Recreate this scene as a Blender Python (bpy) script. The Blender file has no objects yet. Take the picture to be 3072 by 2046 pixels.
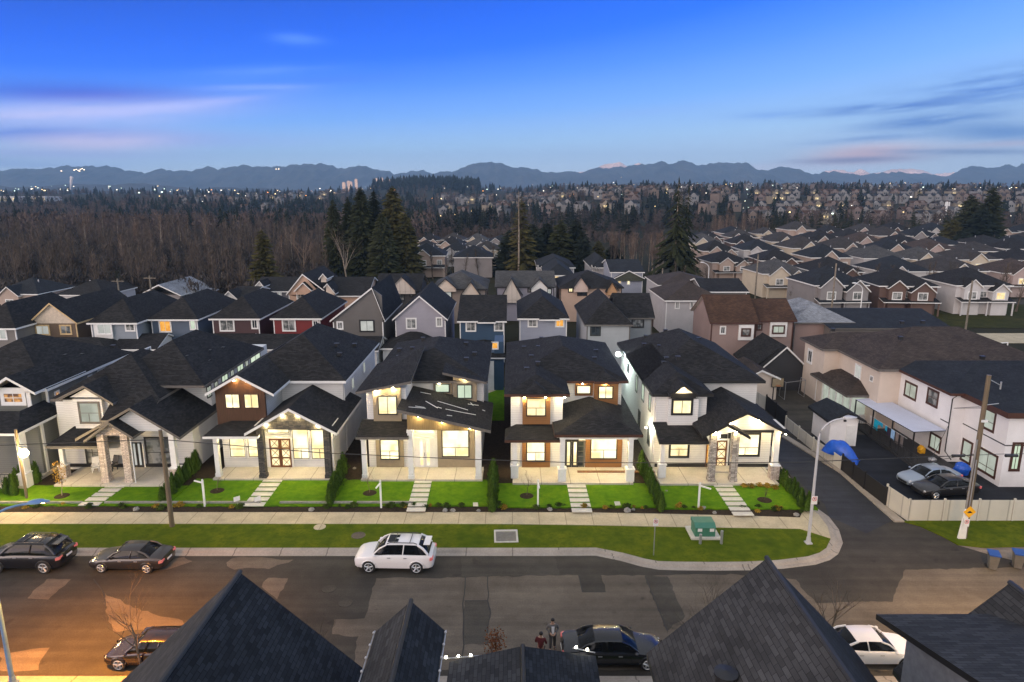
import bpy, math, random
import numpy as np
from mathutils import Vector, Matrix
R = random.Random(7)
S = bpy.context.scene
COL = S.collection
# ------------------------------------------------------------------ camera geometry (photo pixels 3072 x 2046)
F, CX, CY, H = 2048., 1536., 1023., 23.
PT = math.atan(455 / 2048); cp = math.cos(PT); sp = math.sin(PT)
def G(px, py, z=0.):
    v = (py - CY) / F; u = (px - CX) / F; t = (H - z) / (sp + v * cp)
    return Vector((u * t, (cp - v * sp) * t, z))
def AT(px, py, Y):
    v = (py - CY) / F; u = (px - CX) / F; t = Y / (cp - v * sp)
    return Vector((u * t, Y, H - (sp + v * cp) * t))
CROP = {'1': (0, 940, .3955), '2': (560, 940, .3955), '3': (1040, 940, .3955), '4': (1500, 940, .421), '5': (1500, 940, .421),
        'r': (2172, 860, .5102), 'b': (0, 1480, .4246), 'm': (900, 1480, .4671), 'e': (1900, 1480, .4977),
        'l': (0, 760, .4246), 'n': (900, 680, .4671), 'o': (1900, 680, .4977), 'w': (0, 900, .2551), 'x': (1900, 1080, .2551), 'y': (2500, 1080, .2551), 's': (0, 0, 1)}
def q(c, x, y):
    a = CROP[c]; return (a[0] + a[2] * x, a[1] + a[2] * y)
def gq(c, x, y, z=0.): return G(*q(c, x, y), z)
def aq(c, x, y, Y): return AT(*q(c, x, y), Y)

# ------------------------------------------------------------------ mesh builder
class MB:
    def __init__(s): s.v = []; s.f = []; s.m = []
    def poly(s, pts, mi=0):
        n = len(s.v); s.v.extend([tuple(p) for p in pts]); s.f.append(tuple(range(n, n + len(pts)))); s.m.append(mi)
    def box(s, x0, y0, z0, x1, y1, z1, mi=0, mt=None):
        if x0 > x1: x0, x1 = x1, x0
        if y0 > y1: y0, y1 = y1, y0
        if z0 > z1: z0, z1 = z1, z0
        n = len(s.v)
        s.v += [(x0, y0, z0), (x1, y0, z0), (x1, y1, z0), (x0, y1, z0), (x0, y0, z1), (x1, y0, z1), (x1, y1, z1), (x0, y1, z1)]
        for i, k in enumerate(((3, 2, 1, 0), (4, 5, 6, 7), (0, 1, 5, 4), (1, 2, 6, 5), (2, 3, 7, 6), (3, 0, 4, 7))):
            s.f.append(tuple(n + j for j in k)); s.m.append(mt if (mt is not None and i == 1) else mi)
    def obox(s, o, a, b, c, mi=0):
        o, a, b, c = map(Vector, (o, a, b, c)); n = len(s.v)
        for p in (o, o + a, o + a + b, o + b, o + c, o + a + c, o + a + b + c, o + b + c): s.v.append(tuple(p))
        for k in ((3, 2, 1, 0), (4, 5, 6, 7), (0, 1, 5, 4), (1, 2, 6, 5), (2, 3, 7, 6), (3, 0, 4, 7)):
            s.f.append(tuple(n + j for j in k)); s.m.append(mi)
    def slab(s, pts, th=.18, mt=0, ms=1, mb=2):
        pts = [Vector(p) for p in pts]
        nz = sum((pts[i].x - pts[0].x) * (pts[(i + 1) % len(pts)].y - pts[0].y) - (pts[(i + 1) % len(pts)].x - pts[0].x) * (pts[i].y - pts[0].y) for i in range(len(pts)))
        if nz < 0: pts = pts[::-1]
        lo = [p - Vector((0, 0, th)) for p in pts]
        s.poly(pts, mt); s.poly(lo[::-1], mb)
        for i in range(len(pts)):
            j = (i + 1) % len(pts); s.poly([lo[i], lo[j], pts[j], pts[i]], ms)
    def prism(s, pts, vec, mi=0, mcap=None):
        pts = [Vector(p) for p in pts]; vec = Vector(vec); hi = [p + vec for p in pts]
        mc = mi if mcap is None else mcap
        s.poly(pts[::-1], mc); s.poly(hi, mc)
        for i in range(len(pts)):
            j = (i + 1) % len(pts); s.poly([pts[i], pts[j], hi[j], hi[i]], mi)
    def tube(s, pts, rad, n=7, mi=0, cap=True):
        pts = [Vector(p) for p in pts]
        if not isinstance(rad, (list, tuple)): rad = [rad] * len(pts)
        base = len(s.v)
        for i, p in enumerate(pts):
            d = (pts[min(i + 1, len(pts) - 1)] - pts[max(i - 1, 0)]).normalized()
            a = Vector((0, 0, 1)) if abs(d.z) < .9 else Vector((1, 0, 0))
            u = d.cross(a).normalized(); w = d.cross(u)
            for k in range(n):
                t = 2 * math.pi * k / n; s.v.append(tuple(p + (u * math.cos(t) + w * math.sin(t)) * rad[i]))
        for i in range(len(pts) - 1):
            for k in range(n):
                a0 = base + i * n + k; a1 = base + i * n + (k + 1) % n
                s.f.append((a0, a1, a1 + n, a0 + n)); s.m.append(mi)
        if cap:
            s.f.append(tuple(base + k for k in range(n))); s.m.append(mi)
            s.f.append(tuple(base + (len(pts) - 1) * n + k for k in range(n))[::-1]); s.m.append(mi)
    def lathe(s, o, prof, n=12, mi=0):
        base = len(s.v); o = Vector(o)
        for r, z in prof:
            for k in range(n):
                t = 2 * math.pi * k / n; s.v.append((o.x + r * math.cos(t), o.y + r * math.sin(t), o.z + z))
        for i in range(len(prof) - 1):
            for k in range(n):
                a = base + i * n + k; b = base + i * n + (k + 1) % n
                s.f.append((a, b, b + n, a + n)); s.m.append(mi)
        s.f.append(tuple(base + (len(prof) - 1) * n + k for k in range(n))); s.m.append(mi)
    def blob(s, c, r, rng, n=8, rings=5, jit=.2, sz=1., mi=0):
        c = Vector(c); base = len(s.v)
        for i in range(rings + 1):
            ph = math.pi * i / rings
            for k in range(n):
                t = 2 * math.pi * k / n; rr = r * (1 + rng.uniform(-jit, jit))
                s.v.append((c.x + rr * math.sin(ph) * math.cos(t), c.y + rr * math.sin(ph) * math.sin(t), c.z + rr * sz * math.cos(ph)))
        for i in range(rings):
            for k in range(n):
                a = base + i * n + k; b = base + i * n + (k + 1) % n
                s.f.append((a + n, b + n, b, a)); s.m.append(mi)
    def build(s, name, mats, parent=None, local=False, smooth=False, uv=True):
        me = bpy.data.meshes.new(name)
        off = Vector((0, 0, 0))
        if parent is not None and not local:
            p = parent
            while p is not None: off = off + p.location; p = p.parent
        V = np.array(s.v, dtype=np.float32).reshape(-1, 3) - np.array(off, dtype=np.float32)
        me.from_pydata(V.tolist(), [], s.f)
        if not isinstance(mats, (list, tuple)): mats = [mats]
        for m in mats: me.materials.append(m)
        me.polygons.foreach_set('material_index', [min(i, len(mats) - 1) for i in s.m])
        if smooth: me.polygons.foreach_set('use_smooth', [True] * len(s.f))
        me.update()
        if uv:
            l = me.uv_layers.new(name='UVMap'); uvs = np.zeros((len(me.loops), 2), dtype=np.float32)
            for p in me.polygons:
                n = p.normal
                if abs(n.z) > .999: u = Vector((1, 0, 0)); w = Vector((0, 1, 0))
                else:
                    u = Vector((-n.y, n.x, 0)).normalized(); w = n.cross(u)
                for li in p.loop_indices:
                    c = s.v[me.loops[li].vertex_index]
                    uvs[li] = (u.x * c[0] + u.y * c[1] + u.z * c[2], w.x * c[0] + w.y * c[1] + w.z * c[2])
            l.data.foreach_set('uv', uvs.ravel())
        o = bpy.data.objects.new(name, me); COL.objects.link(o)
        if parent is not None: o.parent = parent
        return o
def tag(o, label=None, cat=None, group=None, kind=None):
    if label: o['label'] = label
    if cat: o['category'] = cat
    if group: o['group'] = group
    if kind: o['kind'] = kind
    return o
def thing(name, label, cat, loc=(0, 0, 0), rz=0, group=None):
    o = bpy.data.objects.new(name, None); COL.objects.link(o); o.location = loc; o.rotation_euler = (0, 0, rz)
    o.empty_display_size = .3
    return tag(o, label, cat, group)
def struct(o): o['kind'] = 'structure'; return o
KIDS = {}
def copy_tree(o, parent=None):
    c = o.copy(); COL.objects.link(c)
    if parent is not None: c.parent = parent
    for ch in list(o.children): copy_tree(ch, c)
    return c
# ------------------------------------------------------------------ materials
def srgb(r, g, b):
    f = lambda c: (c / 255 / 12.92) if c / 255 <= .04045 else ((c / 255 + .055) / 1.055) ** 2.4
    return (f(r), f(g), f(b), 1)
MC = {}
class NT:
    def __init__(s, name):
        s.m = bpy.data.materials.new(name); s.m.use_nodes = True; s.t = s.m.node_tree; s.n = s.t.nodes; s.b = s.n['Principled BSDF']
    def new(s, t, **k):
        x = s.n.new(t)
        for a, b in k.items():
            if a in x.inputs.keys(): x.inputs[a].default_value = b
            else: setattr(x, a, b)
        return x
    def l(s, a, b): s.t.links.new(a, b)
    def coord(s, kind='Object'): return s.new('ShaderNodeTexCoord').outputs[kind]
    def noise(s, vec, scale, detail=4, rough=.6):
        x = s.new('ShaderNodeTexNoise'); x.inputs['Scale'].default_value = scale; x.inputs['Detail'].default_value = detail; x.inputs['Roughness'].default_value = rough
        if vec is not None: s.l(vec, x.inputs['Vector'])
        return x.outputs['Fac']
    def ramp(s, fac, stops):
        x = s.new('ShaderNodeValToRGB'); e = x.color_ramp.elements
        while len(e) < len(stops): e.new(.5)
        for i, (p, c) in enumerate(stops): e[i].position = p; e[i].color = c if len(c) == 4 else (*c, 1)
        s.l(fac, x.inputs['Fac']); return x.outputs['Color']
    def mix(s, fac, a, b, mode='MIX'):
        x = s.new('ShaderNodeMix', data_type='RGBA', blend_type=mode)
        for i, val in ((0, fac), (6, a), (7, b)):
            if isinstance(val, (int, float, tuple)): x.inputs[i].default_value = val if i == 0 or len(val) == 4 else (*val, 1)
            else: s.l(val, x.inputs[i])
        return x.outputs[2]
    def math(s, op, a, b=0.):
        x = s.new('ShaderNodeMath', operation=op)
        for i, val in ((0, a), (1, b)):
            if isinstance(val, (int, float)): x.inputs[i].default_value = val
            else: s.l(val, x.inputs[i])
        return x.outputs[0]
    def bump(s, h, st=.3, d=.02):
        x = s.new('ShaderNodeBump'); x.inputs['Strength'].default_value = st; x.inputs['Distance'].default_value = d
        s.l(h, x.inputs['Height']); s.l(x.outputs['Normal'], s.b.inputs['Normal'])
    def col(s, c):
        if isinstance(c, tuple): s.b.inputs['Base Color'].default_value = c if len(c) == 4 else (*c, 1)
        else: s.l(c, s.b.inputs['Base Color'])
    def rough(s, r): s.b.inputs['Roughness'].default_value = r
def sc(c, k): return (c[0] * k, c[1] * k, c[2] * k, 1)
def plain(name, c, rough=.6, var=.18, scale=3., metal=0., spec=None):
    key = ('p', name, c, rough)
    if key in MC: return MC[key]
    t = NT(name); f = t.noise(t.coord(), scale, 5)
    t.col(t.ramp(f, [(.3, sc(c, 1 - var)), (.7, sc(c, 1 + var))])); t.rough(rough); t.b.inputs['Metallic'].default_value = metal
    if spec is not None: t.b.inputs['Specular IOR Level'].default_value = spec
    MC[key] = t.m; return t.m
def shingle(name, c, contrast=.35, bw=.34, bh=.145):
    key = ('sh', name)
    if key in MC: return MC[key]
    t = NT(name); uv = t.coord('UV')
    b = t.new('ShaderNodeTexBrick', offset=.5, squash=1.); t.l(uv, b.inputs['Vector'])
    b.inputs['Scale'].default_value = 1.; b.inputs['Brick Width'].default_value = bw; b.inputs['Row Height'].default_value = bh
    b.inputs['Mortar Size'].default_value = .012; b.inputs['Mortar Smooth'].default_value = .4; b.inputs['Bias'].default_value = 0.
    b.inputs['Color1'].default_value = sc(c, 1 - contrast); b.inputs['Color2'].default_value = sc(c, 1 + contrast); b.inputs['Mortar'].default_value = sc(c, .35)
    n1 = t.noise(uv, .5, 5); n2 = t.noise(uv, 40., 2)
    c1 = t.mix(.75, b.outputs['Color'], t.ramp(n1, [(.3, (.55, .55, .55)), (.75, (1.35, 1.33, 1.3))]), 'MULTIPLY')
    c2 = t.mix(.5, c1, t.ramp(n2, [(.3, (.6, .6, .6)), (.7, (1.4, 1.4, 1.4))]), 'MULTIPLY')
    t.col(c2); t.rough(.85); t.bump(b.outputs['Fac'], .5, .01); t.b.inputs['Specular IOR Level'].default_value = .22
    MC[key] = t.m; return t.m
def siding(name, c, lap=.2, board=False, rough=.55):
    key = ('si', name, c, lap)
    if key in MC: return MC[key]
    t = NT(name); uv = t.coord('UV'); sx = t.new('ShaderNodeSeparateXYZ'); t.l(uv, sx.inputs[0])
    fr = t.math('FRACT', t.math('DIVIDE', sx.outputs['X' if board else 'Y'], lap))
    edge = t.ramp(fr, [(0., (.45, .45, .45)), (.1, (1, 1, 1)), (1., (.93, .93, .93))])
    n1 = t.ramp(t.noise(t.coord(), .6, 5), [(.3, sc(c, .9)), (.75, sc(c, 1.06))])
    t.col(t.mix(1., n1, edge, 'MULTIPLY')); t.rough(rough); t.bump(fr, .25, .02)
    MC[key] = t.m; return t.m
def stucco(name, c):
    key = ('st', name)
    if key in MC: return MC[key]
    t = NT(name); o = t.coord(); n = t.noise(o, .5, 6); n2 = t.noise(o, 60, 2)
    t.col(t.ramp(n, [(.25, sc(c, .86)), (.75, sc(c, 1.05))])); t.rough(.9); t.bump(n2, .15, .01)
    MC[key] = t.m; return t.m
def stone(name, c1, c2, bw=.45, bh=.11):
    key = ('so', name)
    if key in MC: return MC[key]
    t = NT(name); uv = t.coord('UV')
    b = t.new('ShaderNodeTexBrick', offset=.37, squash=.7); t.l(uv, b.inputs['Vector']); b.inputs['Scale'].default_value = 1.
    b.inputs['Brick Width'].default_value = bw; b.inputs['Row Height'].default_value = bh; b.inputs['Mortar Size'].default_value = .012
    b.inputs['Color1'].default_value = c1; b.inputs['Color2'].default_value = c2; b.inputs['Mortar'].default_value = sc(c1, .3)
    n = t.noise(uv, 6, 5)
    t.col(t.mix(.7, b.outputs['Color'], t.ramp(n, [(.3, (.6, .6, .6)), (.7, (1.35, 1.3, 1.25))]), 'MULTIPLY')); t.rough(.85)
    t.bump(t.math('ADD', b.outputs['Fac'], t.math('MULTIPLY', n, -1.2)), .7, .05)
    MC[key] = t.m; return t.m
def wood(name, c, vert=True, rough=.5):
    key = ('w', name)
    if key in MC: return MC[key]
    t = NT(name); uv = t.coord('UV'); mp = t.new('ShaderNodeMapping'); t.l(uv, mp.inputs[0])
    mp.inputs['Scale'].default_value = (14, .8, 1) if vert else (.8, 14, 1)
    n = t.noise(mp.outputs[0], 1., 6); sx = t.new('ShaderNodeSeparateXYZ'); t.l(uv, sx.inputs[0])
    fr = t.math('FRACT', t.math('DIVIDE', sx.outputs['X' if vert else 'Y'], .14))
    t.col(t.mix(1., t.ramp(n, [(.3, sc(c, .65)), (.7, sc(c, 1.3))]), t.ramp(fr, [(0, (.4, .4, .4)), (.1, (1, 1, 1))]), 'MULTIPLY')); t.rough(rough)
    MC[key] = t.m; return t.m
def lit(name, c, st, c2=None, scale=.9):
    key = ('lit', name)
    if key in MC: return MC[key]
    t = NT(name); uv = t.coord('UV')
    vo = t.new('ShaderNodeTexVoronoi', distance='CHEBYCHEV'); vo.inputs['Scale'].default_value = scale; t.l(uv, vo.inputs['Vector'])
    f = t.math('ADD', t.math('MULTIPLY', vo.outputs['Distance'], .9), t.math('MULTIPLY', t.noise(uv, scale * 1.5, 3), .45))
    c2 = c2 or (c[0] * .75, c[1] * .6, c[2] * .42, 1)
    cc = t.ramp(f, [(.38, c), (.42, tuple(a * .8 + b * .2 for a, b in zip(c, c2))), (.62, tuple((a + b) / 2 for a, b in zip(c, c2))), (.8, c2)])
    t.l(cc, t.b.inputs['Emission Color']); t.b.inputs['Emission Strength'].default_value = st
    t.col((.05, .05, .05)); t.rough(.1)
    MC[key] = t.m; return t.m
def glow(name, c, st):
    key = ('g', name)
    if key in MC: return MC[key]
    t = NT(name); t.col((.2, .2, .2)); t.b.inputs['Emission Color'].default_value = c; t.b.inputs['Emission Strength'].default_value = st
    MC[key] = t.m; return t.m
def glassm(name, c=(.02, .025, .03, 1), blind=None):
    key = ('gl', name)
    if key in MC: return MC[key]
    t = NT(name); uv = t.coord('UV'); n = t.noise(uv, 1.2, 2)
    b = blind or sc(c, 2.2)
    t.col(t.ramp(n, [(.42, c), (.58, b)])); t.rough(.06); t.b.inputs['Specular IOR Level'].default_value = .5
    MC[key] = t.m; return t.m
WHITE = srgb(228, 228, 226)
M = {}
M['roof'] = shingle('charcoal_shingles', (.0215, .0215, .0225, 1), .45)
M['roof_near'] = shingle('dark_shingles', (.046, .047, .050, 1), .32, .46, .17)
M['roof_near_shaded'] = shingle('shaded_slope_shingles', (.019, .023, .029, 1), .45, .36, .15)  # same near shingles, shade of the right-hand slopes painted in darker and bluer
M['roof_grey'] = shingle('grey_shingles', (.075, .075, .075, 1), .25)
M['roof_far_brown'] = shingle('far_brown_shingles', (.066, .050, .043, 1), .25)
M['roof_far_taupe'] = shingle('far_taupe_shingles', (.050, .046, .044, 1), .25)
M['roof_pale'] = shingle('pale_shingles', (.26, .28, .31, 1), .2)
M['roof_brown'] = shingle('brown_shingles', (.075, .042, .027, 1), .25)
M['roof_taupe'] = shingle('taupe_shingles', (.058, .046, .040, 1), .25)
M['roof_navy'] = shingle('navy_shingles', (.022, .026, .032, 1), .25)
M['white'] = plain('white_trim', WHITE, .5, .06)
M['white_sid'] = siding('white_lap_siding', WHITE, .2)
M['white_stucco'] = stucco('white_stucco', srgb(238, 236, 236))
M['cream_stucco'] = stucco('cream_stucco', srgb(216, 202, 188))
M['black'] = plain('black_trim', (.018, .018, .019, 1), .45, .2)
M['brown_trim'] = plain('brown_trim', srgb(74, 46, 36), .5)
M['grey_trim'] = plain('grey_trim', (.12, .11, .10, 1), .5)
M['soffit'] = plain('soffit', srgb(222, 215, 200), .6, .05)
M['dark_soffit'] = plain('dark_soffit', (.05, .048, .045, 1), .6)
M['cedar'] = wood('cedar_cladding', srgb(124, 80, 46))
M['dark_cedar'] = wood('dark_cedar_cladding', srgb(80, 54, 34))
M['taupe_panel'] = plain('taupe_panel', srgb(146, 134, 112), .6, .08)
M['taupe_board'] = wood('taupe_boards', srgb(122, 104, 72))
M['brown_panel'] = siding('brown_panel', srgb(142, 100, 58), .2)
M['stone_dark'] = stone('dark_ledgestone', (.04, .042, .048, 1), (.12, .11, .10, 1))
M['stone_pale'] = stone('pale_ledgestone', (.30, .27, .25, 1), (.62, .58, .54, 1))
M['stone_pink'] = stone('pink_ledgestone', (.52, .44, .38, 1), (.78, .70, .63, 1))
M['slab'] = None
M['door_wood'] = wood('door_wood', srgb(112, 68, 36))
WARM = (1., .86, .58, 1)
M['lit'] = lit('lit_room', (1., .90, .58, 1), 1.2, (.62, .47, .22, 1))
M['lit2'] = lit('lit_room_soft', (1., .86, .50, 1), .95, (.62, .42, .18, 1))
M['lit_green'] = lit('lit_green_blind', (.62, .74, .56, 1), .62, (.50, .62, .46, 1))
M['lit_dim'] = lit('dim_window', (.62, .68, .58, 1), .42, (.42, .46, .38, 1))
M['lit_orange'] = lit('lit_orange_curtain', (1., .50, .08, 1), .62, (.8, .32, .03, 1), 3)
M['lit_amber'] = lit('amber_room', (.8, .38, .10, 1), .6, (.10, .04, .02, 1), 3)
M['lit_pale'] = lit('pale_blind', (.85, .86, .80, 1), .36, (.62, .64, .60, 1))
M['glass'] = glassm('window_glass')
M['blind'] = glassm('blind_glass', (.10, .11, .11, 1), (.34, .35, .34, 1))
M['pot'] = glow('pot_lamp_lens', (1., .9, .66, 1), 30)
M['metal'] = plain('galvanised_metal', (.42, .43, .45, 1), .4, .1, 3, .6)
M['lamp_grey'] = plain('lamp_grey_paint', (.5, .5, .52, 1), .45, .08)
M['concrete'] = None
def concrete(name, c, joint=1.5, jdir=None):
    t = NT(name); o = t.coord(); n = t.noise(o, .7, 6); n2 = t.noise(o, 9, 4)
    base = t.mix(.5, t.ramp(n, [(.3, sc(c, .8)), (.72, sc(c, 1.12))]), t.ramp(n2, [(.3, (.75, .75, .75)), (.7, (1.2, 1.2, 1.2))]), 'MULTIPLY')
    if joint:
        sx = t.new('ShaderNodeSeparateXYZ'); t.l(t.coord('UV'), sx.inputs[0])
        fx = t.math('FRACT', t.math('DIVIDE', sx.outputs['X'], joint))
        k = t.ramp(fx, [(0, (.5, .5, .5)), (.018, (.5, .5, .5)), (.03, (1, 1, 1)), (1, (1, 1, 1))])
        if jdir:
            fy = t.math('FRACT', t.math('DIVIDE', sx.outputs['Y'], jdir)); k = t.mix(1., k, t.ramp(fy, [(0, (.5, .5, .5)), (.02, (1, 1, 1))]), 'MULTIPLY')
        base = t.mix(1., base, k, 'MULTIPLY')
    t.col(base); t.rough(.85); t.b.inputs['Specular IOR Level'].default_value = .2; return t.m
M['concrete'] = concrete('sidewalk_concrete', (.50, .43, .29, 1), 1.9)
M['slab'] = concrete('porch_concrete', (.52, .49, .43, 1), 2.3, 1.2)
M['kerb'] = concrete('kerb_concrete', (.36, .32, .27, 1), 3.)
M['paver'] = concrete('stepping_slab', (.58, .56, .50, 1), 0)
def asphalt(name, c, k=.25):
    t = NT(name); o = t.coord(); n = t.noise(o, .22, 6); n2 = t.noise(o, 14, 4); n3 = t.noise(o, 1.3, 5)
    b = t.mix(.7, t.ramp(n, [(.3, sc(c, 1 - k)), (.72, sc(c, 1 + k))]), t.ramp(n2, [(.3, (.7, .7, .7)), (.7, (1.3, 1.3, 1.3))]), 'MULTIPLY')
    b = t.mix(.4, b, t.ramp(n3, [(.35, (.7, .7, .7)), (.7, (1.2, 1.2, 1.2))]), 'MULTIPLY')
    mp = t.new('ShaderNodeMapping'); t.l(o, mp.inputs[0]); mp.inputs['Scale'].default_value = (.035, .9, 1); n5 = t.noise(mp.outputs[0], 1.2, 4); b = t.mix(.6, b, t.ramp(n5, [(.36, (.66, .66, .67)), (.62, (1.2, 1.18, 1.15))]), 'MULTIPLY')
    n6 = t.noise(o, .75, 3, .5); b = t.mix(.8, b, t.ramp(n6, [(.24, (.45, .45, .46)), (.33, (1, 1, 1))]), 'MULTIPLY')
    t.col(b); t.rough(.8); t.b.inputs['Specular IOR Level'].default_value = .18; t.bump(n2, .2, .01); return t.m
M['asphalt'] = asphalt('dark_asphalt', (.054, .049, .041, 1))
M['asphalt_old'] = asphalt('worn_asphalt', (.126, .106, .083, 1))
M['asphalt_patch'] = asphalt('patch_asphalt', (.066, .060, .050, 1))
M['asphalt_lane'] = asphalt('lane_asphalt', (.042, .044, .05, 1))
M['gravel'] = asphalt('gravel', (.24, .2, .16, 1))
def grassm(name, c1, c2, c3, sc_=1.):
    t = NT(name); o = t.coord(); n = t.noise(o, .35 * sc_, 6); n2 = t.noise(o, 6 * sc_, 5, .7); n3 = t.noise(o, 40, 2)
    b = t.mix(t.ramp(n2, [(.35, (0, 0, 0)), (.65, (1, 1, 1))]), t.ramp(n, [(.35, c1), (.68, c2)]), c3)
    b = t.mix(.6, b, t.ramp(n3, [(.3, (.6, .6, .6)), (.7, (1.4, 1.4, 1.4))]), 'MULTIPLY')
    n4 = t.noise(o, 1.5 * sc_, 7, .75); b = t.mix(.55, b, t.ramp(n4, [(.36, (.42, .55, .6)), (.5, (1, 1, 1)), (.64, (1.6, 1.3, .9))]), 'MULTIPLY')
    t.col(b); t.rough(.95); t.b.inputs['Specular IOR Level'].default_value = .06; t.bump(n3, .6, .03); return t.m
M['lawn'] = grassm('lawn', (.085, .19, .006, 1), (.13, .23, .008, 1), (.06, .15, .005, 1))
M['verge'] = grassm('verge_grass', (.074, .112, .006, 1), (.150, .165, .011, 1), (.055, .088, .006, 1), .8)
M['soil'] = plain('bed_soil', (.035, .026, .018, 1), .95, .4, 6, spec=.1)
M['earth'] = grassm('ground', (.030, .032, .018, 1), (.05, .045, .03, 1), (.026, .028, .018, 1), .06)
M['pole_wood'] = wood('weathered_pole', srgb(112, 98, 78))
M['fence'] = siding('pale_vinyl_fence', srgb(205, 200, 186), 1.4, True)
M['blackmesh'] = plain('black_panel_fence', (.012, .011, .011, 1), .6)
def leafm(name, c, k=.45, sc_=2.):
    t = NT(name); o = t.coord(); n = t.noise(o, sc_, 5)
    ri = t.new('ShaderNodeObjectInfo').outputs['Random']
    cc = t.ramp(n, [(.3, sc(c, 1 - k)), (.7, sc(c, 1 + k))])
    cc = t.mix(1., cc, t.ramp(ri, [(0, (.75, .8, .8)), (1, (1.2, 1.15, 1.1))]), 'MULTIPLY')
    t.col(cc); t.rough(.9); t.b.inputs['Specular IOR Level'].default_value = .1; return t.m
M['cedar_leaf'] = leafm('cedar_hedge_leaf', (.07, .125, .018, 1), .5, 6)
M['conifer'] = leafm('conifer_needles', (.030, .035, .016, 1), .5, .6)
M['conifer_dark'] = leafm('conifer_needles_dark', (.018, .024, .017, 1), .5, .5)
M['conifer_olive'] = leafm('conifer_needles_olive', (.058, .054, .020, 1), .5, .6)
M['twig'] = leafm('bare_twigs', (.105, .086, .072, 1), .4, .5)
M['twig_red'] = leafm('bare_twigs_reddish', (.15, .110, .090, 1), .4, .5)
M['bark'] = leafm('bark', (.13, .105, .085, 1), .4, 3)
M['bark_pale'] = leafm('pale_bark', (.25, .21, .17, 1), .4, 3)
M['shrub'] = leafm('shrub_leaf', (.05, .075, .016, 1), .5, 9)
M['shrub_yel'] = leafm('shrub_yellow', (.30, .20, .03, 1), .5, 9)
M['leaf_yel'] = leafm('yellow_leaf', (.42, .26, .05, 1), .4, 9)
M['tyre'] = plain('tyre_rubber', (.012, .012, .012, 1), .8)
M['rim'] = plain('alloy_rim', (.45, .45, .45, 1), .3, .1, 3, .8)
M['carglass'] = glassm('car_glass', (.004, .005, .006, 1), (.007, .008, .010, 1)); M['carglass'].node_tree.nodes['Principled BSDF'].inputs['Specular IOR Level'].default_value = .22
M['rock'] = plain('grey_rock', (.25, .24, .22, 1), .9, .3, 4)
# ------------------------------------------------------------------ camera
cam = bpy.data.cameras.new('camera'); cam.lens = 24; cam.sensor_width = 36; cam.clip_end = 60000; cam.clip_start = .5
co = bpy.data.objects.new('camera', cam); COL.objects.link(co); co.location = (0, 0, H); co.rotation_euler = (math.pi / 2 - PT, 0, 0); S.camera = co
S.view_settings.view_transform = 'Standard'; S.view_settings.look = 'None'; S.view_settings.exposure = .75; S.view_settings.gamma = 1
S.cycles.max_bounces = 5; S.cycles.diffuse_bounces = 2; S.cycles.glossy_bounces = 2; S.cycles.transmission_bounces = 2; S.cycles.volume_bounces = 0
S.cycles.transparent_max_bounces = 6; S.cycles.use_denoising = True; S.cycles.sample_clamp_indirect = 4
# ------------------------------------------------------------------ dusk sky
w = bpy.data.worlds.new('World'); S.world = w; w.use_nodes = True
class WT(NT):
    def __init__(s): s.t = w.node_tree; s.n = s.t.nodes
t = WT(); bg = t.n['Background']
tc = t.coord('Generated'); sx = t.new('ShaderNodeSeparateXYZ'); t.l(tc, sx.inputs[0])
X, Y, Z = sx.outputs
rh = t.math('SQRT', t.math('ADD', t.math('MULTIPLY', X, X), t.math('MULTIPLY', Y, Y)))
az = t.math('ARCTAN2', X, Y)                 # 0 straight ahead, + to the right
el = t.math('ARCTAN2', Z, rh)
tt = t.math('SUBTRACT', el, t.math('MULTIPLY', t.math('MULTIPLY', az, el), .62))
tt = t.math('ADD', t.math('MULTIPLY', tt, 2.2), .05)
grad = t.ramp(tt, [(0., srgb(212, 218, 226)), (.10, srgb(198, 216, 238)), (.19, srgb(168, 206, 248)), (.285, srgb(120, 176, 255)), (.38, srgb(76, 144, 255)), (.47, srgb(22, 112, 252)), (.56, srgb(0, 98, 240)), (.68, srgb(0, 84, 215)), (.80, srgb(136, 146, 170)), (1., srgb(186, 185, 190))])
grad = t.mix(1., grad, (.70, .72, .73), 'MULTIPLY')
# afterglow towards the set sun behind the camera, from a Nishita sky with the sun on the horizon
sky = t.new('ShaderNodeTexSky', sky_type='NISHITA'); sky.sun_disc = False
SUN_AZ = math.radians(225); SUN_EL = math.radians(4)
sky.sun_elevation = SUN_EL; sky.sun_rotation = SUN_AZ; sky.air_density = 1.2; sky.dust_density = 2.
dotn = t.math('ADD', t.math('MULTIPLY', X, math.sin(SUN_AZ)), t.math('MULTIPLY', Y, math.cos(SUN_AZ)))
gl = t.ramp(t.math('ADD', t.math('MULTIPLY', dotn, .5), .5), [(.45, (0, 0, 0)), (.75, (.5, .5, .5)), (1., (1, 1, 1))])
gz = t.ramp(Z, [(0., (1, 1, 1)), (.35, (.7, .7, .7)), (.9, (.15, .15, .15))])
glow_c = t.mix(1., gl, gz, 'MULTIPLY')
warm = t.mix(1., glow_c, (1.3, 1.08, .97), 'MULTIPLY')
nish = t.mix(1., sky.outputs[0], (.002, .002, .002), 'MULTIPLY')
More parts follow.
